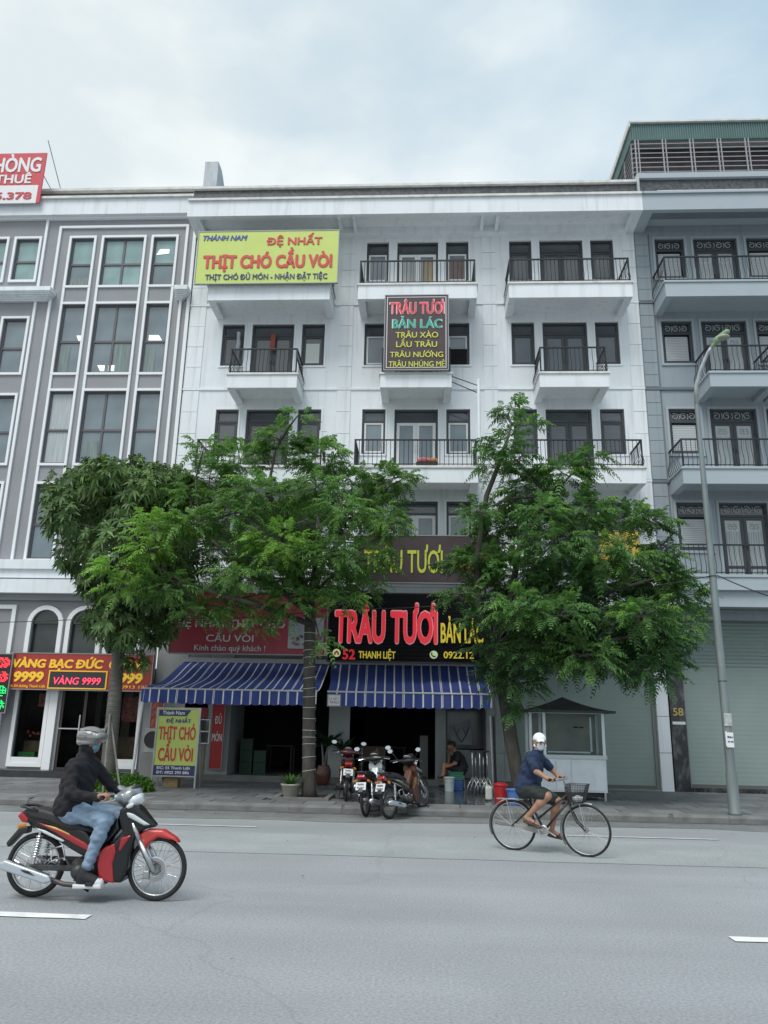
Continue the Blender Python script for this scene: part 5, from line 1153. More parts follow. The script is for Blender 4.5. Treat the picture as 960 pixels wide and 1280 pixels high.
# bare hanging twigs with seed pods on the right tree are too fine to matter; ties and strings
q = MB(); rq = random.Random(2); pts = []
zz = .62; a = 0
while zz < 3.6:
    for i in range(13):
        a_ = 2*math.pi*i/12; r = .147-.008*zz/3; x0 = -2.38-.04*(zz-.3)
        pts.append((x0+r*math.cos(a_), 17.0+r*math.sin(a_), zz+i/12*.05+.015*math.sin(a_*1+zz*3)))
    q.tube(pts, .006, 4); pts = []; zz += rq.uniform(.13, .27)
q.build('string', mat('white_nylon_string', (.6, .62, .62), .6), ta)['kind'] = 'stuff'
mt = [o for o in col.objects if o.name == 'mango_tree'][0]
q = MB()
for k in range(22):
    z = .8+k*.11; q.torus((-6.83-.018*(z-.3), 17.4, z), (.163-.006*z), .006, 16, 5, 'z')
q.build('bark_ring', mat('pale_bark_ring', (.17, .16, .14), .9), mt)['kind'] = 'stuff'
POLE = mat('weathered_support_pole', (.19, .19, .17), .8, var=.2, vscale=5)
for (a, b), lb in ((((-7.28, 16.9, PT), (-6.88, 17.28, 1.55)), 'leftmost thin timber stake propping the mango tree'), (((-6.62, 16.7, PT), (-6.86, 17.24, 1.72)), 'upright middle timber stake propping the mango tree'), (((-6.32, 16.9, PT), (-6.84, 17.28, 1.60)), 'rightmost thin timber stake leaning on the mango tree')):
    o = MB().tube([a, b], .022, 6).build('tree_stake', POLE, None); tag(o, lb, 'stake', 'stakes propping the mango tree')
# tree pit kerb beside the middle tree
o = MB().box(-3.02, -1.88, 16.30, 16.42, PT-.01, PT+.05).box(-3.02, -2.92, 16.42, 17.5, PT-.01, PT+.05).box(-1.98, -1.88, 16.42, 17.5, PT-.01, PT+.05).build('tree_pit_edge', KERB, None); o['kind'] = 'structure'
o = MB().box(-2.92, -1.98, 16.42, 17.5, PT-.1, PT+.01).build('soil', mat('dark_soil', (.05, .042, .032), .95, var=.4, vscale=6, bump=.6), None); o['kind'] = 'structure'

# hedge clump and other planting ------------------------------------------------
def bushy(name, label, cat, loc, ells, n, lsize, lm, seed, group=None, kind=None):
    t = thing(name, label, cat, loc, group); rng = np.random.default_rng(seed); L = Leaves()
    for (x, y, z, rx, ry, rz) in ells:
        k = n; v = rng.normal(size=(k, 3)); v /= np.linalg.norm(v, axis=1, keepdims=True); v[:, 2] = np.abs(v[:, 2])*.95
        P = np.array([x, y, z])+v*np.array([rx, ry, rz])*rng.uniform(.4, 1, k)[:, None]; d = v+rng.normal(size=(k, 3))*.7; d /= np.linalg.norm(d, axis=1, keepdims=True)
        w = np.cross(d, rng.normal(size=(k, 3))); w /= np.linalg.norm(w, axis=1, keepdims=True); ln = lsize*rng.uniform(.6, 1.3, k)[:, None]; w = w*ln*.28; m = P+d*ln*.5; e = P+d*ln
        mi = (rng.random(k) < .3).astype(np.int32)
        for c in (0, 1):
            s_ = mi == c; L.quads(np.stack([P[s_]-w[s_]*.3, m[s_]-w[s_], e[s_], m[s_]+w[s_]], 1), c)
    L.build('foliage', lm, t); return t
HG = leaf_mat('hedge_leaf', (.045, .13, .02), (.065, .17, .03), (.10, .22, .035), .3)
HY = leaf_mat('hedge_leaf_bright', (.10, .22, .04), (.14, .27, .05), (.18, .32, .06), .3)
bushy('hedge', 'low clipped bright green hedge round the foot of the mango tree behind the motorcyclist', 'hedge', (-6.6, 17.3, PT), [(-7.05, 17.3, .14, .34, .4, .30), (-6.65, 17.3, .14, .4, .42, .38), (-6.25, 17.3, .14, .34, .4, .36), (-6.02, 17.35, .14, .22, .3, .28)], 2600, .07, [HG, HY], 3)
def blades(t, cx, cy, z0, n, ln, wd, lm, seed, up_=1.0, curve=.6, seg=4, name='leaf'):
    rq = random.Random(seed)
    for i in range(n):
        a = rq.uniform(0, 6.283); e = rq.uniform(.5, 1.25)*up_; l_ = ln*rq.uniform(.7, 1.15); q = MB(); P = []
        for k in range(seg+1):
            u = k/seg; r = l_*u*math.cos(e*(1-.35*u*curve)); z = l_*u*math.sin(e)-curve*l_*u*u*.35
            w = wd*math.sin(math.pi*min(.98, .12+.85*u)); P.append(((cx+r*math.cos(a)-w*math.sin(a), cy+r*math.sin(a)+w*math.cos(a), z0+z), (cx+r*math.cos(a)+w*math.sin(a), cy+r*math.sin(a)-w*math.cos(a), z0+z)))
        for k in range(seg): q.quad(P[k][0], P[k][1], P[k+1][1], P[k+1][0])
        q.build(name, lm, t)
t = thing('potted_plant', 'leafy plant in a cream tapered pot beside the string wound tree', 'potted plant', (-2.74, 16.85, PT))
MB().lathe([(0, PT), (.13, PT), (.15, PT+.02), (.185, .36), (.205, .37), (.205, .40), (.18, .40), (.17, .34), (0, .34)], (-2.74, 16.85, 0), 20).build('pot', mat('cream_pot', (.42, .40, .34), .7, var=.1, dirt=.4, dscale=4), t, smooth=True)
blades(t, -2.74, 16.85, .34, 46, .36, .022, HG, 3)
t = thing('potted_plant', 'tall palm like plant in a round brown glazed pot beside the pier between the shops', 'potted plant', (-2.50, 20.3, PT))
MB().lathe([(0, PT), (.12, PT), (.16, .2), (.20, .36), (.19, .50), (.14, .58), (.155, .61), (.12, .6), (0, .58)], (-2.50, 20.3, 0), 20).build('pot', mat('brown_glazed_pot', (.10, .04, .028), .3, var=.3, vscale=6), t, smooth=True)
st = MB()
for i in range(7): st.tube([(-2.5+.03*math.cos(i), 20.3+.03*math.sin(i), .58), (-2.5+.12*math.cos(i*2.1), 20.3+.1*math.sin(i*2.1), 1.15)], .014, 5)
st.build('stem', POLE, t)
blades(t, -2.42, 20.25, 1.05, 60, .62, .045, leaf_mat('palm_leaf', (.012, .045, .018), (.02, .07, .025), (.04, .11, .03), .2), 8, up_=.8)
blades(t, -2.05, 20.35, .95, 34, .50, .045, bpy.data.materials['palm_leaf'], 12, up_=.8)
# ================================================================== street lamp and cable
t = thing('street_lamp', 'tall tapered steel street lamp with a curved arm and green cobra head, right pavement', 'street lamp', (5.75, 15.6, PT))
MB().lathe([(0, PT), (.115, PT), (.115, .17), (.106, .19), (.102, .85), (.086, .95), (.070, 4.5), (.056, 6.6), (.048, 8.2), (.044, 8.35)], (5.75, 15.6, 0), 12).build('pole', mat('lamp_pole_steel', (.20, .235, .24), .5, metal=.3, var=.2, vscale=4, dirt=.4, dscale=6, dcol=(.16, .14, .11), stretch=(1, 1, .3)), t, smooth=True)
MB().tube([(5.75, 15.6, 8.3), (5.76, 15.56, 8.7), (5.85, 15.45, 9.05), (5.98, 15.32, 9.37), (6.06, 15.26, 9.49)], [.046, .042, .038, .034, .03], 10).build('arm', GALV, t, smooth=True)
hd = SDF((5.8, 14.6, 9.2), (6.6, 15.6, 10.0), .014)
hd.cap((6.05, 15.27, 9.47), (6.12, 15.20, 9.54), .038, .042, .03); hd.cap((6.15, 15.18, 9.59), (6.31, 15.06, 9.71), .078, .062, .04)
place('lamp_head', hd.mesh('lamp_head', mat('faded_green_lamp_shell', (.20, .30, .17), .5, var=.1, vscale=4)), t)
lz = SDF((5.8, 14.6, 9.2), (6.6, 15.6, 10.0), .016); lz.ell((6.25, 15.10, 9.605), (.125, .12, .05), .02)
place('lamp_glass', lz.mesh('lamp_glass', mat('dusty_lamp_glass', (.30, .30, .25), .35, var=.2)), t)
MB().box(5.675, 5.70, 15.50, 15.515, 1.35, 1.62).box(5.69, 5.82, 15.503, 15.512, 1.33, 1.60).build('sticker', WHT, t)
MB().box(5.68, 5.82, 15.505, 15.514, 1.72, 1.95).build('sticker', mat('torn_gray_sticker', (.42, .44, .43), .8, var=.3, vscale=12), t)
text('Bán', 5.71, 1.50, .10, .04, 15.503, NAVY, t, depth=.003, bold=.02); text('09 88', 5.71, 1.42, .10, .03, 15.503, NAVY, t, depth=.003, bold=.02)
for z in (4.6, 2.55): MB().torus((5.75, 15.6, z), .076, .009, 16, 5, 'z').build('clamp', BLACKP, t)
def cable(name, label, pts, r=.012, sag=.3, cat='cable'):
    P = []
    for i in range(len(pts)-1):
        a, b = Vector(pts[i]), Vector(pts[i+1])
        for k in range(13): u = k/12; p = a.lerp(b, u); p.z -= sag*4*u*(1-u); P.append(p)
    o = MB().tube(P, r, 5).build(name, mat('black_cable', (.02, .02, .022), .6), None, smooth=True); tag(o, label, cat)
cable('cable', 'black cable dropping from the street lamp pole to the right edge', [(5.84, 15.6, 4.62), (9.5, 15.9, 3.9), (14, 16, 4.5)], sag=.25)
cable('cable', 'black cable running from the street lamp pole through the right tree', [(5.66, 15.6, 4.60), (2.2, 16.6, 4.4), (-1.8, 17.2, 4.1), (-7, 17.6, 3.9), (-14, 17.8, 3.8)], .009, .12)
t = thing('drain_pipe', 'white vertical drain pipe beside the middle bay held by two black stays', 'pipe', (1.5, 20.2, 8))
MB().tube([(1.47, 20.0, 8.4), (1.47, 20.0, 10.95)], .045, 8).build('pipe', WTRIM, t); MB().tube([(.72, 19.95, 11.02), (1.47, 20.0, 10.75)], .014, 5).build('stay', IRON, t); MB().tube([(.72, 19.95, 10.85), (1.42, 20.0, 10.55)], .014, 5).build('stay', IRON, t)
# things on balconies
t = thing('drying_rack', 'low rack with pink and orange cloths on the middle third floor balcony', 'drying rack', (.05, 20.3, 8.37))
MB().box(-.25, .35, 20.2, 20.5, 8.55, 8.58).box(-.24, -.22, 20.2, 20.5, 8.37, 8.55).box(.32, .34, 20.2, 20.5, 8.37, 8.55).build('frame', BLACKP, t)
s_ = SDF((-.4, 20, 8.4), (.5, 20.7, 9.0), .02); s_.ell((-.05, 20.35, 8.66), (.18, .14, .10), .03); s_.wrinkle(.008, 30, 20, 25); place('cloth', s_.mesh('cloth', mat('pink_cloth', (.5, .16, .18), .9, var=.3, vscale=8)), t)
s_ = SDF((-.4, 20, 8.4), (.6, 20.7, 9.0), .02); s_.ell((.2, 20.35, 8.66), (.15, .14, .09), .03); s_.wrinkle(.008, 30, 20, 25); place('cloth', s_.mesh('cloth', mat('orange_cloth', (.55, .26, .12), .9, var=.3, vscale=8)), t)
o = MB().box(-1.05, -.80, 20.0, 20.3, 13.93, 14.03).build('basin', mat('orange_plastic', (.55, .13, .05), .5)); tag(o, 'small orange basin on the middle top balcony floor', 'basin')
s_ = SDF((-5.8, 20.7, 12.1), (-5.2, 21.1, 13.1), .018); s_.box((-5.62, 20.85, 12.62), (.05, .04, .30), .03); s_.wrinkle(.006, 40, 10, 12)
o = place('hanging_shirt', s_.mesh('hanging_shirt', mat('gray_shirt', (.40, .45, .48), .9, var=.2)), None); tag(o, 'pale shirt hanging by the left fourth floor window', 'shirt')
o = MB().box(-4.66, -4.52, 20.93, 20.96, 12.35, 12.9).build('hanging_cloth', mat('red_cloth', (.30, .07, .06), .9, var=.2)); tag(o, 'dull red cloth hanging at the left fourth floor balcony door', 'cloth')
MB()
o = MB().frame(-2.92, -2.70, 8.4, 9.42, .025, 19.98, 20.02).box(-2.9, -2.72, 19.985, 20.015, 8.8, 8.83).build('clothes_rail', WHITEF); tag(o, 'white metal clothes frame at the right end of the left third floor balcony', 'clothes frame')

# ================================================================== food cart
t = thing('food_cart', 'white steel and glass food cart with a dark pitched roof behind the cyclist', 'food cart', (3.2, 18.0, PT))
WS = mat('white_cart_enamel', (.74, .80, .84), .4, var=.05, vscale=3, dirt=.25, dscale=4)
x0, x1, y0, y1 = 2.30, 3.93, 17.75, 18.45
MB().box(x0, x1, y0+.02, y1, .30, .98).build('body', WS, t)
for a, b in ((x0+.02, 2.84), (2.86, 3.16), (3.19, x1-.03)): MB().box(a, b, y0+.0, y0+.02, .33, .93).build('door', WS, t, bevel=.006)
MB().box(x0-.02, x1+.02, y0-.02, y1+.02, .98, 1.06).build('counter', mat('cart_steel_edge', (.50, .55, .57), .35, metal=.3), t)
fr = MB()
for x in (x0, 2.60, x1-.06):
    for y in (y0, y1-.05): fr.box(x, x+.06, y, y+.05, 1.06, 1.93)
fr.box(x0, x1, y0, y0+.05, 1.93, 1.98).box(x0, x1, y1-.05, y1, 1.93, 1.98).box(x0, x0+.05, y0+.05, y1-.05, 1.93, 1.98).box(x1-.05, x1, y0+.05, y1-.05, 1.93, 1.98)
fr.build('frame', WS, t); CG = mat('cart_glass', (.75, .8, .8), .03, trans=1.0, spec=.5)
MB().box(x0+.06, 2.60, y0+.02, y0+.03, 1.06, 1.93).box(2.66, x1-.06, y0+.02, y0+.03, 1.06, 1.93).build('pane', CG, t)
MB().box(x1-.03, x1-.02, y0+.05, y1-.05, 1.06, 1.93).build('pane', CG, t)
MB().box(x0+.05, x1-.05, y1-.04, y1-.02, 1.06, 1.93).build('back_panel', mat('dim_cart_back', (.30, .32, .28), .4, var=.3, vscale=2, dirt=.5, dscale=2, dcol=(.24, .2, .16)), t)
MB().box(3.62, 3.66, y0+.05, y0+.08, 1.1, 1.85).box(2.7, 3.66, y0+.05, y0+.08, 1.1, 1.13).build('inner_frame', WS, t)
MB().lathe([(0, 0), (.06, .01), (.05, .03), (0, .03)], (3.42, y1-.1, 1.62), 14).lathe([(0, 0), (.05, .01), (.04, .03), (0, .03)], (3.55, y1-.1, 1.62), 14).build('dish', BLACKP, t)
rf = MB(); mx_, my_ = 3.10, 18.1; P = []; K = 8; RZ = lambda u: 1.99+.30*(1-u)**1.6
for k in range(K+1):
    u = k/K; P.append([(mx_-1.03*u, my_-.62*u, RZ(u)), (mx_+1.03*u, my_-.62*u, RZ(u)), (mx_+1.03*u, my_+.62*u, RZ(u)), (mx_-1.03*u, my_+.62*u, RZ(u))])
for k in range(K):
    for j in range(4): rf.quad(P[k][j], P[k+1][j], P[k+1][(j+1) % 4], P[k][(j+1) % 4])
c = P[K]; rf.add([*c, *[(p[0], p[1], p[2]-.05) for p in c]], [(0, 1, 5, 4), (1, 2, 6, 5), (2, 3, 7, 6), (3, 0, 4, 7), (4, 5, 6, 7)])
rf.build('roof', mat('dark_cart_roof', (.035, .045, .042), .6, var=.2, vscale=4), t)
for x in (x0+.03, x1-.05):
    for y in (y0+.03, y1-.05): MB().box(x-.02, x+.02, y-.02, y+.02, PT, .30).build('leg', GALV, t)
MB().box(x0+.05, x1-.05, y0+.1, y1-.05, .2, .3).build('under_tray', BLACKP, t)
# ================================================================== buckets, racks, stools
def bucket(name, label, x, y, z, r0, r1, h_, m, cat='bucket', rim=True, handle=True, grp='buckets outside the right shop'):
    t = thing(name, label, cat, (x, y, z), grp)
    MB().lathe([(0, z), (r0, z), (r1, z+h_), (r1+.012, z+h_), (r1+.014, z+h_-.02), (r1+.002, z+h_-.022)], (x, y, 0), 20).lathe([(r1, z+h_), (r1-.008, z+h_-.01), (r0, z+.01), (0, z+.012)], (x, y, 0), 20).build('body', m, t, smooth=False)
    if handle: MB().tube([(x+(r1+.01)*math.cos(a), y-(r1+.012)*abs(math.sin(a))*.9, z+h_-.02-.10*abs(math.sin(a))) for a in [math.pi*i/10 for i in range(11)]], .005, 5).build('handle', STEEL, t)
    return t
bucket('bucket', 'white plastic bucket in front of the seated man', .61, 19.35, PT, .105, .125, .32, mat('white_plastic', (.50, .58, .60), .4, var=.05))
t = thing('crate', 'green plastic crate on top of the blue crate beside the white bucket', 'crate', (.78, 19.75, .36)); MB().box(.62, .95, 19.6, 19.95, .36, .55).build('body', mat('green_plastic', (.02, .16, .10), .4, var=.1), t, bevel=.01); MB().frame(.61, .96, .53, .56, .012, 19.59, 19.60).build('rim', MATS['green_plastic'], t)
t = thing('crate', 'blue plastic crate on the wet pavement below the green crate', 'crate', (.80, 19.75, PT)); MB().box(.66, .94, 19.6, 19.95, PT, .355).build('body', mat('blue_plastic_dark', (.03, .10, .32), .4, var=.1), t, bevel=.01); MB().box(.67, .93, 19.59, 19.6, .2, .215).box(.67, .93, 19.59, 19.6, .27, .285).build('rib', MATS['blue_plastic_dark'], t)
RP = mat('red_plastic', (.42, .02, .025), .4, var=.08); BP = mat('blue_plastic', (.08, .20, .52), .4, var=.08)
t = bucket('barrel', 'red plastic barrel with a lid at the foot of the right tree', 1.60, 17.1, PT, .125, .15, .34, RP, 'barrel', handle=False, grp=None)
MB().lathe([(0, .50), (.10, .50), (.155, .47), (.16, .45), (.15, .45)], (1.60, 17.1, 0), 20).build('lid', RP, t, smooth=True)
bucket('bucket', 'blue plastic basket bucket beside the red barrel', 1.82, 16.75, PT, .10, .145, .28, BP, handle=False)
t = thing('jerrycan', 'white plastic jerrycan left of the red barrel', 'jerrycan', (1.37, 17.3, PT)); q = SDF((1.2, 17.1, .1), (1.55, 17.5, .6), .012); q.box((1.37, 17.3, .27), (.075, .06, .13), .03); q.cap((1.33, 17.3, .40), (1.32, 17.3, .46), .022, .02, .02); q.cap((1.36, 17.3, .43), (1.42, 17.3, .40), .012, .012, .01)
place('body', q.mesh('body', mat('translucent_white_plastic', (.50, .53, .50), .4)), t); MB().lathe([(0, .46), (.022, .46), (.022, .49), (0, .49)], (1.32, 17.3, 0), 12).build('cap', mat('gray_cap', (.4, .42, .42), .4), t)
# folded steel banquet stands
t = thing('folding_stands', 'cluster of folded steel table legs with splayed feet beside the seated man', 'table legs', (1.3, 18.9, PT))
for i, x in enumerate((1.12, 1.20, 1.29, 1.38, 1.46)):
    y = 18.85+.1*(i % 2)
    q = MB().tube([(x, y, 1.05), (x+.01, y, .50)], .016, 7).tube([(x+.01, y, .50), (x-.10, y-.05, .30), (x-.13, y-.06, PT+.01)], .013, 6).tube([(x+.01, y, .50), (x+.11, y-.05, .30), (x+.13, y-.06, PT+.01)], .013, 6).tube([(x+.01, y, .5), (x+.01, y+.12, .28), (x+.01, y+.15, PT+.01)], .013, 6)
    q.build('leg', STEEL, t, smooth=True)
MB().box(1.06, 1.52, 18.82, 19.0, 1.05, 1.08).build('top_bar', BLACKP, t)
t = thing('pole', 'tall thin pale pole standing beside the folded steel legs', 'pole', (1.57, 18.95, PT)); MB().tube([(1.60, 18.95, PT), (1.56, 19.0, 1.85)], .018, 7).build('shaft', STEEL, t); MB().tube([(1.67, 19.0, PT), (1.64, 19.05, 1.85)], .03, 7).build('sleeve', BLACKP, t)
# plastic stool of the seated man
t = thing('stool', 'small steel stool under the seated man', 'stool', (.88, 19.95, PT)); q = MB().lathe([(0, .50), (.15, .50), (.16, .485), (.15, .47), (0, .47)], (.88, 19.95, 0), 18)
q.build('seat', BLACKP, t)
for a in (.8, 2.3, 3.9, 5.5): MB().tube([(.88+.12*math.cos(a), 19.95+.12*math.sin(a), .47), (.88+.17*math.cos(a), 19.95+.17*math.sin(a), PT)], .01, 6).build('leg', STEEL, t)
# outdoor fan unit on a plinth by the left awning post
t = thing('air_conditioner', 'outdoor air conditioner unit with round black fan on a concrete block behind the awning post', 'air conditioner', (-7.0, 20.6, PT))
ACM = mat('aged_white_enamel', (.36, .37, .35), .5, var=.1, dirt=.4, dscale=4); MB().box(-7.18, -6.62, 20.5, 20.8, .80, 1.40).build('casing', ACM, t, bevel=.015)
gr = MB().torus((-6.98, 20.49, 1.12), .20, .012, 24, 5, 'y')
for r in (.05, .10, .15): gr.torus((-6.98, 20.49, 1.12), r, .005, 20, 4, 'y')
gr.build('grille', BLACKP, t); MB().prism([(-6.98+.195*math.cos(a), 1.12+.195*math.sin(a)) for a in [2*math.pi*i/24 for i in range(24)]], 20.492, 20.499).build('fan', BLACKP, t)
MB().box(-7.20, -6.60, 20.4, 20.95, PT, .80).build('plinth', CONC, t)
t = thing('shop_table', 'brown wooden table inside the right shop behind the scooters', 'table', (-1.4, 21.8, .28)); MB().box(-1.75, -1.0, 21.6, 22.1, 1.0, 1.04).box(-1.73, -1.02, 21.62, 22.08, .65, 1.0).build('top', mat('brown_table_wood', (.10, .065, .03), .6, var=.3, vscale=5, stretch=(1, 1, 8)), t)
for x in (-1.72, -1.06): MB().box(x, x+.05, 21.62, 21.67, .28, .65).build('leg', BLACKP, t)
for i, (x, m) in enumerate(((-1.62, 'left'), (-1.22, 'right'))):
    t = thing('spring_stand', '%s coil spring stand of shiny steel rings in front of the brown table' % ('left' if i == 0 else 'right'), 'coil stand', (x, 21.3, .28), 'coil stands in the right shop'); q = MB()
    for k in range(9): q.torus((x, 21.3, .5+k*.055), .06, .010, 14, 5, 'z')
    q.build('coil', STEEL, t); MB().tube([(x, 21.3, .28), (x, 21.3, 1.0)], .015, 6).build('stem', GALV, t)
# beer crates and furniture deep in the left shop
GC = mat('green_bottle_crate', (.006, .04, .025), .5, var=.3, vscale=14)
for i, (x, z) in enumerate(((-4.92, .28), (-4.92, .58), (-4.92, .88), (-4.55, .28), (-4.55, .58))):
    t = thing('bottle_crate', '%s green bottle crate of the %s stack just inside the left shop' % (('lowest', 'second', 'topmost', 'lowest', 'topmost')[i], 'left' if i < 3 else 'right'), 'bottle crate', (x+.15, 21.7, z), 'green bottle crates')
    MB().box(x, x+.33, 21.6, 21.95, z, z+.12).box(x, x+.33, 21.6, 21.62, z+.12, z+.29).box(x, x+.33, 21.93, 21.95, z+.12, z+.29).box(x, x+.02, 21.62, 21.93, z+.12, z+.29).box(x+.31, x+.33, 21.62, 21.93, z+.12, z+.29).build('body', GC, t)
    q = MB()
    for a in range(4): q.lathe([(0, z+.05), (.03, z+.05), (.03, z+.2), (.012, z+.25), (.012, z+.29), (0, z+.29)], (x+.05+.077*a, 21.7, 0), 8)
    q.build('bottle', GC, t)
# dining tables and chairs in the dark shops
DW = mat('dark_dining_wood', (.05, .03, .022), .5, var=.2)
for i, (x, y) in enumerate(((-4.1, 23.2), (-3.2, 24.2), (-.9, 23.8))):
    t = thing('dining_table', ('dark dining table, nearer one inside the left shop', 'dark dining table, farther one inside the left shop', 'dark dining table inside the right shop')[i], 'table', (x, y, .28), 'dining tables inside the shops')
    MB().box(x-.4, x+.4, y-.3, y+.3, .95, .98).build('top', DW, t)
    for a in (-.36, .32):
        for b in (-.27, .23): MB().box(x+a, x+a+.04, y+b, y+b+.04, .28, .95).build('leg', DW, t)
o = MB().box(-.10, .12, 21.5, 21.7, .28, 1.35).build('cabinet', mat('gray_cabinet', (.12, .13, .13), .5, var=.1), bevel=.01); tag(o, 'narrow gray cabinet just inside the right shop beside the marble pier', 'cabinet')
# ================================================================== wheels
def wheel(parent, cx, cz, ro, tw, rim_m, tyre_m, spokes=36, hubw=.05, hubr=.028, sr=.0018, disc=0, name='wheel'):
    t_ = MB().torus((cx, 0, cz), ro-tw, tw, 44, 10, 'y').build(name, tyre_m, parent, smooth=True, world=False)
    rm = MB().torus((cx, 0, cz), ro-tw*2.05, tw*.42, 44, 8, 'y', w=tw*.62).build('rim', rim_m, t_, smooth=True, world=False)
    h_ = MB(); h_.tube([(cx, -hubw, cz), (cx, hubw, cz)], hubr, 14).tube([(cx, -hubw*.75, cz), (cx, -hubw*.6, cz)], hubr*1.7, 16).tube([(cx, hubw*.6, cz), (cx, hubw*.75, cz)], hubr*1.7, 16).build('hub', ALUM, t_, smooth=False, world=False)
    s_ = MB(); spm = rim_m if rim_m is not STEEL else CHROME
    for i in range(spokes):
        a = 2*math.pi*i/spokes; b = a+(.55 if i % 4 < 2 else -.55); sd = -1 if i % 2 else 1
        s_.tube([(cx+hubr*1.6*math.cos(b), sd*hubw*.65, cz+hubr*1.6*math.sin(b)), (cx+(ro-tw*2.2)*math.cos(a), sd*.004, cz+(ro-tw*2.2)*math.sin(a))], sr, 4, caps=False)
    o = s_.build('spokes', spm, t_, world=False); o['kind'] = 'stuff'
    if disc:
        MB().torus((cx, disc, cz), .085, .025, 28, 6, 'y', w=.003).build('brake_disc', STEEL, t_, smooth=False, world=False)
    return t_

def motorcycle(label, loc, rz, C, group=None, plate=True, mirrors=True, pitch=0, lean=0, name='motorcycle', steer=0):
    t = thing(name, label, 'motorcycle', loc, group, rz, local=True)
    t.rotation_euler = (lean, pitch, rz) if (pitch or lean) else (0, 0, rz); t.rotation_mode = 'XYZ'
    B = lambda q, nm, m, par=t, **k: q.build(nm, m, par, world=False, **k)
    bx = ((-1.0, -.36, .02), (.95, .36, 1.15), .0095)
    def S(lo=None, hi=None, c=.0095): return SDF(lo or bx[0], hi or bx[1], c)
    # wheels
    RM = C.get('rim', STEEL)
    wheel(t, -.60, .283, .283, .027, RM, RUBBER, 36, .06, .045, .0022, name='rear_wheel')
    wheel(t, .565, .283, .283, .024, RM, RUBBER, 36, .05, .03, .0022, disc=-.06, name='front_wheel')
    # tail and side body
    wf = lambda x, z: .06+.05*np.clip((x+.75)/.5, 0, 1)
    s = S(); s.plate([(-.775, .76), (-.70, .79), (-.60, .75), (-.36, .70), (-.10, .60), (-.03, .51), (.03, .43), (-.05, .385), (-.14, .39), (-.34, .485), (-.50, .565), (-.66, .61), (-.75, .69)], wf, r=.03)
    place('tail_body', s.mesh('tail_body', C['body']), t, world=False)
    for sd in (-1, 1):
        s = S(); s.plate([(-.60, .672), (-.36, .620), (-.09, .500), (-.03, .45), (-.06, .425), (-.20, .485), (-.40, .585)], .016, yc=sd*.110, r=.012); place('side_panel', s.mesh('side_panel', C['accent']), t, world=False)
        s = S(); s.plate([(-.62, .625), (-.50, .60), (-.30, .515), (-.32, .50), (-.52, .575)], .012, yc=sd*.110, r=.006); place('trim_stripe', s.mesh('trim_stripe', C['stripe']), t, world=False)
        s = S(); s.plate([(-.55, .66), (-.40, .632), (-.25, .575), (-.26, .565), (-.42, .615)], .010, yc=sd*.118, r=.005); place('trim_stripe', s.mesh('trim_stripe', C['decal']), t, world=False)
    s = S(); s.plate([(-.73, .755), (-.64, .795), (-.50, .775), (-.37, .74), (-.30, .70), (-.12, .65), (-.05, .62), (-.05, .575), (-.3, .62), (-.5, .68), (-.67, .70)], lambda x, z: .095+.04*np.clip((x+.7)/.3, 0, 1)-.05*np.clip((x+.25)/.2, 0, 1), r=.03)
    place('seat', s.mesh('seat', mat('black_vinyl_seat', (.022, .022, .024), .55, var=.15, vscale=10, bump=.15, bscale=150)), t, world=False)
    # engine block, crank cases, cylinder
    s = S(); s.ell((-.10, 0, .27), (.16, .12, .11), .03); s.cap((-.12, -.11, .26), (-.12, -.14, .26), .085, .075, .02); s.cap((-.05, .11, .25), (-.05, .14, .25), .08, .07, .02); s.cap((.02, 0, .30), (.18, 0, .34), .065, .055, .02); s.box((-.03, 0, .40), (.12, .05, .10), .02)
    place('engine', s.mesh('engine', ENG), t, world=False)
    q = MB()
    for k in range(7): q.box(.05+k*.022, .056+k*.022, -.075, .075, .27+k*.004, .40+k*.004)
    B(q, 'cylinder_fins', ALUM)
    # front body
    wfr = lambda x, z: .150-.10*np.clip((x-.16)/.36, 0, 1)+.0*z
    s = S(); s.plate([(.199, .80), (.28, .86), (.37, .81), (.53, .665), (.52, .645), (.45, .630), (.40, .61), (.355, .54), (.32, .40), (.32, .30), (.27, .165), (.20, .17), (.17, .30), (.14, .42), (.165, .50), (.24, .605), (.195, .72)], wfr, r=.025)
    s.plate([(.12, .52), (.20, .62), (.17, .74), (.05, .60), (-.02, .50), (.02, .42)], .075, r=.03, k=.02)
    s.box((.10, 0, .35), (.09, .125, .30), .02, sub=True) if False else None
    place('front_cowl', s.mesh('front_cowl', C['front']), t, world=False)
    for sd in (-1, 1):
        s = S(); s.plate([(.045, .43), (.10, .475), (.19, .51), (.21, .43), (.19, .33), (.22, .17), (.08, .185), (.045, .32)], .02, yc=sd*.138, r=.015); place('leg_shield', s.mesh('leg_shield', C['shield']), t, world=False)
        s = S(); s.plate([(.24, .79), (.33, .765), (.50, .672), (.44, .665), (.28, .735)], .014, yc=sd*.108, r=.006); place('trim_stripe', s.mesh('trim_stripe', C['stripe']), t, world=False)
        s = S(); s.plate([(.24, .56), (.34, .585), (.25, .44), (.23, .44)], .012, yc=sd*.138, r=.005); place('trim_stripe', s.mesh('trim_stripe', C['accent']), t, world=False)
    # handlebar cowl and lamp
    s = S((-.1, -.2, .74), (.5, .2, 1.15), .008); s.ell((.235, 0, .915), (.125, .125, .085), .03, rot=.45); s.cap((.16, -.14, .905), (.16, .14, .905), .035, .035, .04); s.cap((.25, 0, .80), (.23, 0, .88), .06, .07, .03)
    hc = place('handlebar_cowl', s.mesh('handlebar_cowl', C['head']), t, world=False)
    s = S((.1, -.2, .74), (.5, .2, 1.15), .008); s.ell((.296, 0, .885), (.085, .108, .068), .01, rot=.55); place('headlight', s.mesh('headlight', mat('headlight_lens', (.78, .81, .84), .10, spec=.8, coat=.8, metal=.2)), hc, world=False)
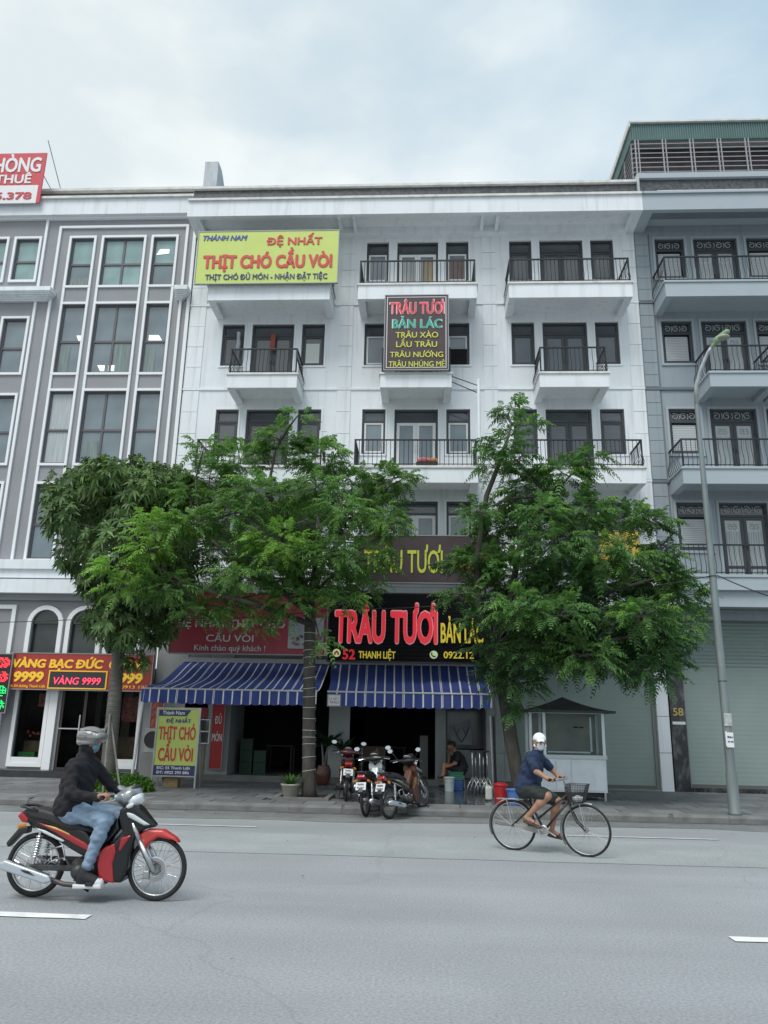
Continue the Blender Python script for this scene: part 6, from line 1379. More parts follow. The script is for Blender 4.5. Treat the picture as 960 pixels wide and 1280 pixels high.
    s = S((0, -.2, .74), (.4, .2, 1.15), .008); s.ell((.165, 0, .975), (.06, .075, .022), .01, rot=-.5); place('instrument_panel', s.mesh('instrument_panel', mat('instrument_glass', (.25, .27, .28), .15, coat=.5)), hc, world=False)
    B(MB().tube([(.15, -.10, .915), (.13, -.20, .925), (.09, -.33, .915)], .011, 8).tube([(.15, .10, .915), (.13, .20, .925), (.09, .33, .915)], .011, 8), 'handlebar', BLACKP)
    for sd in (-1, 1):
        B(MB().tube([(.12, sd*.225, .922), (.09, sd*.335, .915)], .017, 8), 'grip', RUBBER); B(MB().tube([(.16, sd*.17, .90), (.175, sd*.22, .895), (.145, sd*.31, .885)], .007, 6), 'brake_lever', CHROME)
        if mirrors:
            m_ = B(MB().tube([(.13, sd*.19, .93), (.11, sd*.25, 1.03), (.10, sd*.30, 1.07)], .006, 6), 'mirror', BLACKP); q = SDF((0, sd*.31-.1, 1.0), (.2, sd*.31+.1, 1.2), .008); q.ell((.10, sd*.31, 1.10), (.018, .065, .042), .01); place('mirror_housing', q.mesh('mirror_housing', BLACKP), m_, world=False)
            q = MB().lathe([(0, -.0), (.036, 0)], (0, 0, 0), 16, 'x'); q.v = [(.079, sd*.31+y*1.5, 1.10+z) for x, y, z in q.v]; B(q, 'mirror_glass', mat('mirror_glass', (.75, .82, .86), .12, metal=.6), m_)
    s = S((0, -.2, .74), (.45, .2, 1.15), .008); s.ell((.262, 0, .965), (.085, .088, .032), .01, rot=.65); place('visor', s.mesh('visor', BLACKP), hc, world=False)
    for sd in (-1, 1):
        s = S((0, -.25, .7), (.45, .25, 1.0), .008); s.ell((.285, sd*.105, .835), (.045, .022, .022), .01, rot=.5); place('turn_signal', s.mesh('turn_signal', mat('clear_lens', (.60, .62, .62), .15, coat=.5)), hc, world=False)
    # engine cover, foot rest bracket, kick starter, brake pedal, chain case, side reflector
    B(MB().tube([(-.115, -.140, .262), (-.115, -.165, .262)], .062, 20).tube([(-.02, -.12, .30), (-.02, -.140, .30)], .035, 14), 'engine_cover', ALUM, bevel=.005)
    B(MB().tube([(-.42, -.115, .44), (-.31, -.125, .47), (-.27, -.13, .37), (-.40, -.125, .335), (-.42, -.115, .44)], .010, 6).tube([(-.31, -.13, .36), (-.31, -.22, .35)], .012, 6), 'foot_rest_bracket', ALUM, smooth=True)
    B(MB().tube([(-.16, -.15, .24), (-.24, -.17, .36), (-.24, -.22, .37)], .009, 6), 'kick_starter', STEEL, smooth=True)
    B(MB().tube([(-.02, -.15, .19), (.07, -.17, .17), (.10, -.20, .175)], .007, 6), 'brake_pedal', STEEL, smooth=True)
    B(MB().box(-.62, -.20, .108, .125, .235, .345), 'chain_case', BLACKP, bevel=.01)
    B(MB().tube([(.30, -.075, .66), (.24, -.09, .50), (.22, -.05, .35)], .006, 5).tube([(.52, -.07, .28), (.42, -.10, .46), (.30, -.08, .70)], .005, 5), 'cable', BLACKP, smooth=True)
    q = MB()
    for k in range(5): q.torus((.565, -.062, .283), .045+.012*k, .0022, 20, 4, 'y')
    B(q, 'disc_slots', ENG)
    # fork, fender
    for sd in (-1, 1): B(MB().tube([(.31, sd*.085, .70), (.40, sd*.085, .53)], .021, 10).tube([(.40, sd*.085, .53), (.565, sd*.085, .27)], .025, 10), 'fork_leg', STEEL, smooth=True)
    s = S(); s.plate([(.367, .575), (.45, .625), (.60, .625), (.72, .56), (.775, .505), (.70, .535), (.56, .555), (.48, .50), (.435, .435), (.40, .45)], .062, r=.028); place('front_fender', s.mesh('front_fender', C['fender']), t, world=False)
    B(MB().box(.46, .52, -.085, -.045, .20, .27), 'brake_caliper', ALUM, bevel=.008)
    # rear end
    s = S(); s.plate([(-.70, .62), (-.79, .61), (-.90, .47), (-.875, .43), (-.77, .55), (-.70, .56)], .05, r=.012); place('rear_fender', s.mesh('rear_fender', BLACKP), t, world=False)
    s = S((-.9, -.15, .6), (-.6, .15, .85), .007); s.plate([(-.81, .715), (-.775, .755), (-.70, .70), (-.70, .655), (-.76, .66)], .075, r=.015); place('tail_light', s.mesh('tail_light', mat('red_tail_lens', (.35, .015, .02), .15, coat=.6)), t, world=False)
    for sd in (-1, 1): B(MB().tube([(-.70, sd*.10, .64), (-.75, sd*.15, .63)], .022, 8), 'turn_signal', mat('amber_lens', (.55, .22, .03), .25, coat=.4))
    B(MB().tube([(-.60, -.10, .765), (-.72, -.105, .80), (-.79, -.05, .80), (-.79, .05, .80), (-.72, .105, .80), (-.60, .10, .765)], .014, 8), 'grab_rail', C.get('rail', BLACKP), smooth=True)
    if plate:
        p_ = B(MB().prism([(-.862, .50), (-.866, .505), (-.80, .625), (-.796, .62)], -.095, .095), 'number_plate', mat('white_number_plate', (.62, .64, .65), .4, var=.03))
        for r_, w_ in ((.72, .12), (.32, .14)):      # two rows of dark characters
            for i in range(4):
                yy = -w_/2+w_*(i+.5)/4; zz = .50+.125*r_; xx = -.866+.066*r_-.004
                B(MB().box(xx-.006, xx, yy-.011, yy+.011, zz-.018, zz+.018).frame(0, 0, 0, 0, 0, 0, 0) if False else MB().box(xx-.006, xx, yy-.011, yy-.005, zz-.018, zz+.018).box(xx-.006, xx, yy-.005, yy+.011, zz+(.012 if i % 2 else -.018), zz+(.018 if i % 2 else -.012)).box(xx-.006, xx, yy+.005, yy+.011, zz-.012, zz+.012), 'plate_character', BLACKP, p_)
    for sd in (-1, 1):
        B(MB().tube([(-.54, sd*.12, .60), (-.57, sd*.125, .31)], .012, 7), 'shock_absorber', STEEL); q = MB()
        for k in range(9): q.torus((-.543-.0026*k, sd*.122, .55-.022*k), .027, .0055, 12, 5, 'z')
        B(q, 'shock_spring', C.get('spring', STEEL))
    B(MB().box(-.62, -.13, .075, .105, .25, .30).box(-.62, -.13, -.105, -.075, .25, .30).tube([(-.15, .12, .30), (-.60, .12, .285)], .045, 10), 'swing_arm', ENG, bevel=.008)
    # exhaust
    s = S(); s.cap((-.80, -.165, .30), (-.42, -.155, .20), .050, .040, .01); e_ = place('exhaust', s.mesh('exhaust', CHROME), t, world=False)
    s = S(); s.plate([(-.85, .325), (-.80, .345), (-.37, .225), (-.345, .175), (-.41, .155), (-.83, .265)], .022, yc=-.195, r=.012); place('heat_shield', s.mesh('heat_shield', mat('pale_exhaust_cover', (.45, .50, .55), .28, metal=.3, coat=.3)), e_, world=False)
    B(MB().prism([(-.64, .275), (-.56, .262), (-.50, .225), (-.60, .25)], -.223, -.217), 'shield_vent', BLACKP, e_)
    B(MB().tube([(-.42, -.155, .20), (-.25, -.15, .15), (0, -.13, .13), (.12, -.08, .17), (.17, -.03, .28)], .022, 8), 'exhaust_pipe', mat('dark_exhaust_pipe', (.10, .09, .085), .5, metal=.7), e_, smooth=True)
    B(MB().tube([(-.12, -.22, .20), (-.12, .22, .20)], .012, 7).tube([(.02, -.24, .17), (.02, .24, .17)], .012, 7).tube([(-.12, -.2, .2), (.0, -.2, .14), (.02, -.2, .17)], .009, 6), 'foot_peg_bar', BLACKP)
    for sd in (-1, 1): B(MB().box(-.01, .06, sd*.16, sd*.25, .155, .185), 'foot_peg', RUBBER, bevel=.006)
    if not C.get('ride'): B(MB().tube([(-.14, -.10, .2), (-.20, -.13, .01)], .012, 6).tube([(-.14, .10, .2), (-.20, .13, .01)], .012, 6).tube([(-.20, -.13, .02), (-.20, .13, .02)], .012, 6), 'centre_stand', BLACKP)
    else: B(MB().tube([(-.14, -.10, .16), (-.04, -.11, .12), (.06, -.11, .15)], .010, 6).tube([(-.10, -.10, .12), (-.02, -.12, .09)], .010, 6), 'centre_stand', BLACKP)
    return t
DRIM = mat('dull_dirty_rim', (.12, .12, .115), .6, metal=.3)
PBLK = mat('gloss_black_paint', (.007, .007, .008), .3, coat=.3); PRED = mat('gloss_red_paint', (.33, .013, .018), .28, coat=.5, var=.04); PORG = mat('orange_red_fender_paint', (.50, .045, .04), .35, coat=.4)
PWHT = mat('gloss_white_paint', (.50, .54, .55), .28, coat=.5); PMAR = mat('dark_maroon_paint', (.07, .008, .012), .3, coat=.4); PBRN = mat('orange_brown_leg_shield', (.10, .042, .022), .6, var=.2, vscale=6, dirt=.5, dscale=6)
SILV = mat('silver_cowl_paint', (.26, .28, .30), .28, metal=.2, coat=.5, var=.5, vscale=9); DEC = mat('yellow_decal', (.6, .42, .12), .4)
motorcycle('red and black motorcycle ridden by the person in the silver helmet', (-3.055, 7.79, 0), 0,
    dict(body=PBLK, accent=PRED, stripe=PWHT, decal=DEC, front=PBLK, shield=PRED, head=SILV, fender=PORG, ride=1), mirrors=False, plate=False)
motorcycle('maroon scooter with two round mirrors parked nearest the string wound tree', (-1.62, 16.95, PT), R(97),
    dict(body=PMAR, accent=PBLK, stripe=STEEL, decal=PBLK, front=PMAR, shield=PMAR, head=PMAR, fender=PMAR, rim=DRIM), 'motorcycles parked outside the right shop', lean=R(3))
motorcycle('black motorcycle with white leg shields, middle of the three parked at the kerb', (-.90, 15.55, .07), R(78),
    dict(body=PBLK, accent=PBLK, stripe=STEEL, decal=PBLK, front=PWHT, shield=PWHT, head=PBLK, fender=PWHT, rim=DRIM), 'motorcycles parked outside the right shop', pitch=-R(6), lean=R(-4))
motorcycle('dark motorcycle with a red tail and orange brown leg shields, rightmost of the parked three', (-.28, 15.22, .055), R(60),
    dict(body=PBLK, accent=mat('olive_gold_paint', (.10, .085, .04), .3, coat=.4), stripe=STEEL, decal=PWHT, front=PBRN, shield=PBRN, head=PBLK, fender=PBLK, rim=DRIM), 'motorcycles parked outside the right shop', pitch=-R(5), lean=R(-5))

# ================================================================== bicycle
BKC = (1.70, 11.28, 0); BRZ = R(-24)
t = thing('bicycle', 'old dark step through bicycle with wire basket ridden by the man in the white cap', 'bicycle', BKC, None, BRZ, local=True)
B = lambda q, nm, m, par=None, **k: q.build(nm, m, par or t, world=False, **k)
DKP = mat('worn_dark_bike_paint', (.035, .028, .028), .4, var=.3, vscale=12, dirt=.4, dscale=14, dcol=(.12, .07, .05)); CHRW = mat('worn_chrome', (.50, .51, .52), .35, metal=.8, var=.2, vscale=10)
for cx, nm in ((-.51, 'rear_wheel'), (.49, 'front_wheel')): wheel(t, cx, .325, .325, .0165, CHRW, RUBBER, 32, .045, .016, .0013, name=nm)
def arcf(cx, r, a0, a1, m, nm, w=.026):
    q = MB(); n = 26
    for i in range(n):
        x0, x1 = R(a0+(a1-a0)*i/n), R(a0+(a1-a0)*(i+1)/n)
        for (ya, ra), (yb, rb) in (((-w, r-.012), (-w*.5, r)), ((-w*.5, r), (w*.5, r)), ((w*.5, r), (w, r-.012))):
            q.quad((cx+ra*math.cos(x0), ya, .325+ra*math.sin(x0)), (cx+ra*math.cos(x1), ya, .325+ra*math.sin(x1)), (cx+rb*math.cos(x1), yb, .325+rb*math.sin(x1)), (cx+rb*math.cos(x0), yb, .325+rb*math.sin(x0)))
    B(q, nm, m)
arcf(-.51, .348, 20, 205, CHRW, 'rear_mudguard'); arcf(.49, .348, 75, 215, CHRW, 'front_mudguard')
HT0, HT1, BBk, ST = (.275, 0, .66), (.235, 0, .85), (-.075, 0, .285), (-.275, 0, .66)
fr = MB().tube([HT0, HT1], .018, 10).tube([(.272, 0, .68), BBk], .016, 8).tube([(.255, 0, .76), (-.155, 0, .43)], .013, 8).tube([ST, BBk], .015, 8)
for sd in (-1, 1): fr.tube([(-.075, sd*.03, .285), (-.51, sd*.05, .325)], .009, 6).tube([(-.235, sd*.02, .585), (-.51, sd*.05, .325)], .008, 6)
fr.tube([(-.075, -.05, .285), (-.075, .05, .285)], .024, 10); B(fr, 'frame', DKP, smooth=True)
fk = MB()
for sd in (-1, 1): fk.tube([(.28, sd*.03, .645), (.305, sd*.045, .56), (.38, sd*.05, .42), (.49, sd*.05, .325)], .011, 7)
B(fk, 'fork', DKP, smooth=True)
B(MB().tube([(.235, 0, .85), (.215, 0, .94), (.225, 0, .965)], .012, 8).tube([(.225, -.04, .965), (.235, -.14, .97), (.20, -.23, .965), (.08, -.27, .945)], .010, 8).tube([(.225, -.04, .965), (.225, .04, .965)], .010, 8).tube([(.225, .04, .965), (.235, .14, .97), (.20, .23, .965), (.08, .27, .945)], .010, 8), 'handlebar', CHRW, smooth=True)
for sd in (-1, 1): B(MB().tube([(.17, sd*.24, .96), (.07, sd*.272, .943)], .016, 8), 'grip', RUBBER); B(MB().tube([(.22, sd*.19, .945), (.13, sd*.26, .925)], .005, 5), 'brake_lever', CHRW)
# basket: wire sides, solid-looking dark rim, some goods in it
bk = MB(); z0, z1 = .67, .90
def rim_(z): k = (z-z0)/(z1-z0); return (.30-.03*k, .47+.06*k, .10+.035*k)
for i in range(9):
    z = z0+(z1-z0)*i/8; a, b, w = rim_(z); r = .006 if i == 8 else .0024
    bk.tube([(a, -w, z), (b, -w, z), (b, w, z), (a, w, z), (a, -w, z)], r, 5)
for i in range(12):
    u = i/11; a0, b0, w0 = rim_(z0); a1, b1, w1 = rim_(z1)
    for sd in (-1, 1): bk.tube([(a0+(b0-a0)*u, sd*w0, z0), (a1+(b1-a1)*u, sd*w1, z1)], .0022, 4)
    bk.tube([(b0, -w0+2*w0*u, z0), (b1, -w1+2*w1*u, z1)], .0022, 4); bk.tube([(a0, -w0+2*w0*u, z0), (a1, -w1+2*w1*u, z1)], .0022, 4); bk.tube([(a0, -w0+2*w0*u, z0), (b0, -w0+2*w0*u, z0)], .0022, 4)
B(bk, 'basket', mat('black_basket_wire', (.03, .03, .032), .5)); B(MB().tube([(.30, 0, .67), (.40, .05, .40)], .005, 5).tube([(.42, -.05, .67), (.48, -.05, .34)], .005, 5).tube([(.42, .05, .67), (.48, .05, .34)], .005, 5), 'basket_stay', CHRW)
s = SDF((.2, -.2, .6), (.6, .2, .95), .009); s.ell((.40, 0, .715), (.08, .07, .04), .02); s.wrinkle(.005, 60, 40, 50); o = place('plastic_bag', s.mesh('plastic_bag', mat('white_plastic_bag', (.55, .57, .58), .5)), None, world=False); o.location = BKC; o.rotation_euler = (0, 0, BRZ); tag(o, 'small white plastic bag lying in the bicycle basket', 'bag')
s = SDF((-.5, -.15, .6), (-.1, .15, .85), .008); s.ell((-.35, 0, .715), (.085, .085, .035), .03); s.cap((-.30, 0, .715), (-.19, 0, .705), .04, .022, .03); place('saddle', s.mesh('saddle', mat('black_saddle', (.03, .03, .032), .5)), t, world=False)
B(MB().tube([ST, (-.30, 0, .70)], .012, 8), 'seat_post', CHRW)
rk = MB()
for sd in (-1, 1): rk.tube([(-.34, sd*.05, .665), (-.72, sd*.055, .66), (-.73, sd*.02, .66)], .006, 5).tube([(-.58, sd*.055, .66), (-.51, sd*.055, .335)], .005, 5)
for x in (-.42, -.52, -.62, -.70): rk.tube([(x, -.055, .663), (x, .055, .663)], .005, 5)
B(rk, 'rear_rack', CHRW)
B(MB().prism([(-.47, .35), (-.10, .335), (-.03, .32), (-.02, .26), (-.09, .235), (-.45, .305), (-.49, .32)], -.062, -.050), 'chain_guard', mat('dull_silver_chain_guard', (.34, .33, .31), .45, metal=.5, dirt=.4, dscale=10), bevel=.004)
B(MB().torus((-.075, -.068, .285), .062, .012, 24, 6, 'y', w=.004), 'chain_ring', CHRW)
ck = MB().tube([(-.075, -.075, .285), (-.205, -.09, .36)], .010, 7).tube([(-.075, .075, .285), (.055, .09, .21)], .010, 7); B(ck, 'crank', CHRW)
for x, z, sd in ((-.205, .36, -1), (.055, .21, 1)): B(MB().box(x-.045, x+.045, sd*.10, sd*.19, z-.012, z+.012), 'pedal', RUBBER, bevel=.004)
B(MB().tube([(-.51, -.05, .325), (-.66, -.08, .325), (-.74, -.08, .345)], .008, 6), 'kick_stand', DKP)
# ================================================================== people
SKIN = mat('tanned_skin', (.36, .195, .125), .55, var=.08, vscale=9); SKIND = mat('brown_skin', (.27, .14, .085), .55, var=.08, vscale=9)
HAIR = mat('black_hair', (.012, .010, .009), .6, var=.3, vscale=40)
def head(S, c, phi, s=1.0, neck=None, tilt=0.0):
    c = Vector(c); f = Vector((math.cos(phi), math.sin(phi), 0)); l = Vector((-math.sin(phi), math.cos(phi), 0)); fz = Vector((0, 0, 1))
    if tilt: f2 = f*math.cos(tilt)-fz*math.sin(tilt); fz = fz*math.cos(tilt)+f*math.sin(tilt); f = f2
    P = lambda a, b, z: tuple(c+f*a*s+l*b*s+fz*z*s)
    S.cap(P(-.035, 0, .025), P(.025, 0, .03), .080*s, .076*s, .03); S.cap(P(.02, 0, 0), P(.035, 0, -.065), .064*s, .043*s, .03)
    S.cap(P(.078, 0, .008), P(.098, 0, -.024), .009*s, .014*s, .012); S.cap(P(.072, -.03, .022), P(.072, .03, .022), .012*s, .012*s, .012)   # nose, brow
    S.cap(P(.066, -.018, -.055), P(.066, .018, -.055), .010*s, .010*s, .01)                                                                # lips
    for sd in (-1, 1):
        S.cap(P(-.012, sd*.080, .012), P(-.008, sd*.076, -.024), .014*s, .010*s, .008); S.cap(P(.04, sd*.045, -.01), P(.03, sd*.05, -.03), .025*s, .022*s, .02)
    if neck is not None: S.cap(P(-.03, 0, -.04), neck, .052*s, .056*s, .03)
    return P
def grip_hand(S, g, side, wrist, r=.0105):
    """palm over a bar lying along Y at g, four fingers curled round it, thumb closing from the inside"""
    g = Vector(g); S.cap(wrist, tuple(g+Vector((-.045, 0, .012))), .024, .024, .02)
    S.cap(tuple(g+Vector((-.042, side*.030, .018))), tuple(g+Vector((-.042, -side*.032, .018))), .020, .019, .015)
    for i, (ln, rr_) in enumerate(((.95, r), (1.05, r*1.03), (1.0, r), (.82, r*.88))):
        y = -side*.036+side*.0235*i
        k = [(-.034, .026), (.004, .034*ln), (.028, .016), (.026*ln, -.012), (.006, -.024)]
        S.chain([tuple(g+Vector((a, y, b))) for a, b in k], [rr_*1.05, rr_, rr_*.96, rr_*.9, rr_*.8], .003)
    S.chain([tuple(g+Vector((-.040, -side*.045, .004))), tuple(g+Vector((-.012, -side*.056, -.020))), tuple(g+Vector((.016, -side*.050, -.020)))], [.0135, .0115, .0095], .006)
def eyes(P, t, m_white=None, y=.030, x=.072, z=.004, world=False, c=.0045):
    for sd in (-1, 1):
        q = MB().ball(P(x, sd*y, z), .0115, 10, 6, (1, 1, .55)); place('eye', mesh('eye', q.v, q.f, mat('eye_dark', (.02, .015, .012), .2)), t, world=world)
# ---------------------------------------------------------------- motorcyclist (motorcycle-local axes)
ML, MRZ = (-3.055, 7.79, 0), 0
t = thing('person', 'motorcyclist in black jacket, light blue jeans and silver helmet on the red motorcycle', 'person', ML, None, MRZ, local=True)
lo, hi, C_ = (-.60, -.45, .08), (.40, .45, 1.58), .0078
def limbs(S, inc=0.0, top=True, legs=True):
    pass
NK = (-.235, 0, 1.26)
def m_torso(S, e):
    S.cap((-.30, -.07, .80), (-.30, .07, .80), .130+e, .130+e, .05); S.cap((-.305, -.03, .82), (-.285, -.035, 1.03), .130+e, .125+e, .06); S.cap((-.305, .03, .82), (-.285, .035, 1.03), .130+e, .125+e, .06)
    S.cap((-.29, -.08, 1.02), (-.262, -.095, 1.14), .115+e, .098+e, .06); S.cap((-.29, .08, 1.02), (-.245, .095, 1.14), .115+e, .098+e, .06); S.cap((-.275, -.135, 1.185), (-.225, .135, 1.185), .068+e, .068+e, .06); S.cap((-.335, 0, 1.06), (-.30, 0, 1.14), .09+e, .08+e, .05); S.cap((-.25, 0, 1.20), NK, .065+e, .055+e, .04)
AR = [[(-.275, -.185, 1.175), (-.235, -.275, .945), (.035, -.262, .915)], [(-.22, .185, 1.175), (-.06, .275, .975), (.045, .27, .935)]]
def m_arms(S, e):
    for A in AR: S.cap(A[0], A[1], .060+e, .046+e, .035); S.cap(A[1], A[2], .047+e, .031+e, .025)
LG = [[(-.27, -.095, .77), (.085, -.165, .715), (-.045, -.175, .275)], [(-.27, .095, .77), (.10, .16, .715), (-.02, .17, .275)]]
def m_legs(S, e, end=1.0):
    for L_ in LG:
        h_, k_, a_ = map(Vector, L_); S.cap(h_, k_, .098+e, .072+e, .05); S.cap(k_, k_.lerp(a_, .35), .068+e, .062+e, .03); S.cap(k_.lerp(a_, .35), k_.lerp(a_, end), .062+e, .040+e, .02)
S = SDF(lo, hi, C_); m_torso(S, -.014); m_arms(S, -.010); m_legs(S, -.014)
HP = head(S, (-.195, 0, 1.405), R(-22), .98, NK)
grip_hand(S, (.105, -.285, .918), -1, AR[0][2]); grip_hand(S, (.105, .285, .918), 1, AR[1][2])
for L_ in LG: a = Vector(L_[2]); S.cap(a+Vector((-.02, 0, -.05)), a+Vector((.08, -.01, -.095)), .024, .018, .02)
place('body', S.mesh('body', SKIN), t, world=False)
JK = mat('black_knit_jacket', (.009, .009, .013), .85, var=.25, vscale=8, bump=.25, bscale=90); JN = mat('faded_blue_denim', (.20, .28, .38), .85, var=.3, vscale=9, dirt=.45, dscale=5, dcol=(.33, .43, .55), bump=.3, bscale=90)
S = SDF(lo, hi, C_); m_torso(S, .004); m_arms(S, .006); S.cap((-.305, -.07, .82), (-.305, .07, .82), .150, .150, .04); S.clip(2, .735, False)
S.cap((-.235, 0, 1.25), (-.222, 0, 1.33), .070, .074, .03); S.cap((-.30, 0, 1.19), (-.285, 0, 1.25), .06, .05, .04); S.ell((-.215, 0, 1.345), (.09, .085, .045), .02); S.wrinkle(.0032, 40, 30, 58); S.wrinkle(.0028, -62, 30, 44, 1.4)
place('jacket', S.mesh('jacket', JK), t, world=False)
S = SDF(lo, hi, C_); S.cap((-.285, -.06, .79), (-.285, .06, .79), .132, .132, .05); m_legs(S, .003, .90)
for L_ in LG: k_, a_ = Vector(L_[1]), Vector(L_[2]); S.cap(k_.lerp(a_, .75), k_.lerp(a_, .91), .050, .047, .02)
S.wrinkle(.0026, 42, 30, 75, 1.0); S.wrinkle(.0020, -55, 40, 60, 2.2); S.clip(2, .86, True)
place('jeans', S.mesh('jeans', JN), t, world=False)
for i, L_ in enumerate(LG):
    a = Vector(L_[2])
    S = SDF(a+Vector((-.13, -.09, -.16)), a+Vector((.24, .09, .06)), .006); S.cap(a+Vector((-.025, 0, -.010)), a+Vector((-.03, 0, -.085)), .048, .050, .03); S.cap(a+Vector((-.01, 0, -.050)), a+Vector((.135, -.008, -.098)), .054, .042, .03); S.clip(2, a.z-.128, False)
    sh = place('shoe', S.mesh('shoe', mat('black_canvas_shoe', (.018, .018, .022), .8)), t, world=False)
    S = SDF(a+Vector((-.13, -.09, -.17)), a+Vector((.24, .09, .03)), .006); S.plate([(a.x-.088, a.z-.108), (a.x+.02, a.z-.112), (a.x+.175, a.z-.104), (a.x+.18, a.z-.142), (a.x-.085, a.z-.150)], .056, yc=a.y-.004, r=.01); S.cap(a+Vector((.118, -.008, -.105)), a+Vector((.138, -.008, -.112)), .030, .026, .01)
    place('sole', S.mesh('sole', mat('white_rubber_sole', (.62, .63, .64), .6)), sh, world=False)
    S = SDF(a+Vector((.02, -.09, -.16)), a+Vector((.22, .09, .0)), .006); S.cap(a+Vector((.130, -.008, -.098)), a+Vector((.140, -.008, -.100)), .045, .042, .01); place('toe_cap', S.mesh('toe_cap', MATS['white_rubber_sole']), sh, world=False)
    q = MB()
    for k in range(4): q.tube([tuple(a+Vector((.015+k*.022, -.030, -.040-k*.008))), tuple(a+Vector((.028+k*.022, 0, -.026-k*.009))), tuple(a+Vector((.015+k*.022, .030, -.040-k*.008)))], .004, 4)
    q.build('lace', mat('white_lace', (.6, .6, .6), .8), sh, world=False)
S = SDF((-.45, -.25, 1.25), (.1, .25, 1.62), .007); S.ell((-.205, 0, 1.452), (.142, .118, .098), .02, rot=-.10); S.cap((-.11, -.08, 1.455), (-.105, .06, 1.455), .032, .032, .03); S.clip(2, 1.405, False)
S.ell((-.215, 0, 1.40), (.128, .112, .050), .01); S.ell((-.20, 0, 1.385), (.112, .094, .075), .005, sub=True)
HM = mat('silver_helmet_shell', (.22, .22, .22), .3, coat=.4, var=.3, vscale=4, stretch=(1, 1, 9), dirt=.95, dscale=7, dcol=(.05, .048, .05)); hm = place('helmet', S.mesh('helmet', HM), t, world=False)
S = SDF((-.3, -.25, 1.35), (.1, .25, 1.55), .006); S.cap(HP(.06, -.04, .045), HP(.13, -.02, .038), .020, .014, .02); S.cap(HP(.06, .04, .045), HP(.13, .02, .038), .020, .014, .02); place('helmet_peak', S.mesh('helmet_peak', mat('dark_helmet_peak', (.05, .05, .05), .4)), hm, world=False)
q = MB()
for sy in (-1, 1):
    for k, z in enumerate((1.505, 1.475, 1.44)): q.tube([(-.31+.012*k, sy*.055, z), (-.22, sy*(.098+.010*k), z+.012), (-.11, sy*.088, z-.004)], .006, 5)
q.build('helmet_stripe', mat('dark_helmet_stripe', (.08, .075, .08), .4), hm, world=False)
S = SDF((-.2, -.25, 1.25), (.1, .25, 1.45), .006); c = Vector(HP(.056, 0, -.045)); S.ell(tuple(c), (.036, .050, .047), .01)
place('face_mask', S.mesh('face_mask', mat('blue_face_mask', (.09, .24, .31), .8, var=.1)), t, world=False)
S = SDF((-.4, -.25, 1.25), (.1, .25, 1.45), .007); S.ell(HP(-.018, 0, -.045), (.090, .088, .062), .01); place('balaclava', S.mesh('balaclava', mat('black_scarf', (.02, .018, .022), .9)), t, world=False)
eyes(HP, t); MB().tube([HP(.03, -.075, -.01), HP(.05, -.05, -.09), HP(.05, .05, -.09), HP(.03, .075, -.01)], .005, 5).build('chin_strap', mat('red_strap', (.4, .04, .05), .7), t, world=False)

# ---------------------------------------------------------------- cyclist (bicycle-local axes)
t = thing('person', 'man in a white cap, white mask, navy polo shirt and dark shorts riding the bicycle', 'person', BKC, None, BRZ, local=True)
lo, hi, C_ = (-.60, -.45, .10), (.35, .45, 1.60), .0078
NK = (-.135, 0, 1.30)
def c_torso(S, e):
    S.cap((-.31, -.075, .83), (-.31, .075, .83), .120+e, .120+e, .05); S.cap((-.265, -.04, .90), (-.225, -.04, 1.06), .145+e, .130+e, .06); S.cap((-.265, .04, .90), (-.225, .04, 1.06), .145+e, .130+e, .06)
    S.cap((-.22, -.08, 1.08), (-.185, -.085, 1.19), .108+e, .092+e, .06); S.cap((-.22, .08, 1.08), (-.175, .085, 1.19), .108+e, .092+e, .06); S.cap((-.19, -.135, 1.235), (-.165, .135, 1.235), .064+e, .064+e, .05); S.cap((-.17, 0, 1.25), NK, .060+e, .052+e, .04)
AR = [[(-.19, -.185, 1.225), (-.085, -.265, 1.055), (.055, -.275, .975)], [(-.165, .185, 1.225), (-.02, .27, 1.06), (.06, .28, .975)]]
LG = [[(-.30, -.095, .81), (.035, -.185, .745), (-.245, -.145, .475)], [(-.30, .095, .81), (.08, .13, .66), (-.005, .135, .30)]]
def c_arms(S, e, k=1.0):
    for A in AR: S.cap(A[0], A[1], .054+e, .040+e, .03); S.cap(A[1], A[2], .040, .026, .02)
def c_legs(S, e):
    for L_ in LG:
        h_, k_, a_ = map(Vector, L_); S.cap(h_, k_, .088+e, .058+e, .04); m_ = k_.lerp(a_, .35); S.cap(k_, m_, .054, .056, .03); S.cap(m_+Vector((-.01, 0, 0)), a_, .052, .032, .03)
S = SDF(lo, hi, C_); c_torso(S, -.014); c_arms(S, -.004); c_legs(S, -.006)
HP = head(S, (-.100, 0, 1.425), R(-66), 1.0, NK)
grip_hand(S, (.115, -.262, .952), -1, AR[0][2]); grip_hand(S, (.115, .262, .952), 1, AR[1][2])
FT = [((-.275, -.145, .445), (-.235, -.145, .425), (-.14, -.150, .385)), ((-.03, .135, .26), (.02, .135, .245), (.115, .14, .222))]
for a, b, c in FT:
    S.cap(a, b, .032, .030, .02); S.cap(b, c, .030, .020, .02)
    for k in range(5): d = Vector(c)-Vector(b); d.normalize(); y = -.024+k*.012; p = Vector(c)+Vector((0, y, 0)); S.cap(p, p+d*(.034-.004*k), .009, .0075, .006)
place('body', S.mesh('body', SKIN), t, world=False)
PL = mat('navy_polo_cotton', (.013, .027, .068), .85, var=.2, vscale=6, bump=.25, bscale=90); SHT = mat('dark_green_shorts', (.022, .030, .028), .85, var=.2, vscale=6, bump=.2, bscale=90)
S = SDF(lo, hi, C_); c_torso(S, .006)
for A in AR: a, b = Vector(A[0]), Vector(A[1]); S.cap(a, a.lerp(b, .55), .062, .060, .035); S.cap(a.lerp(b, .55), a.lerp(b, .80), .061, .064, .02)
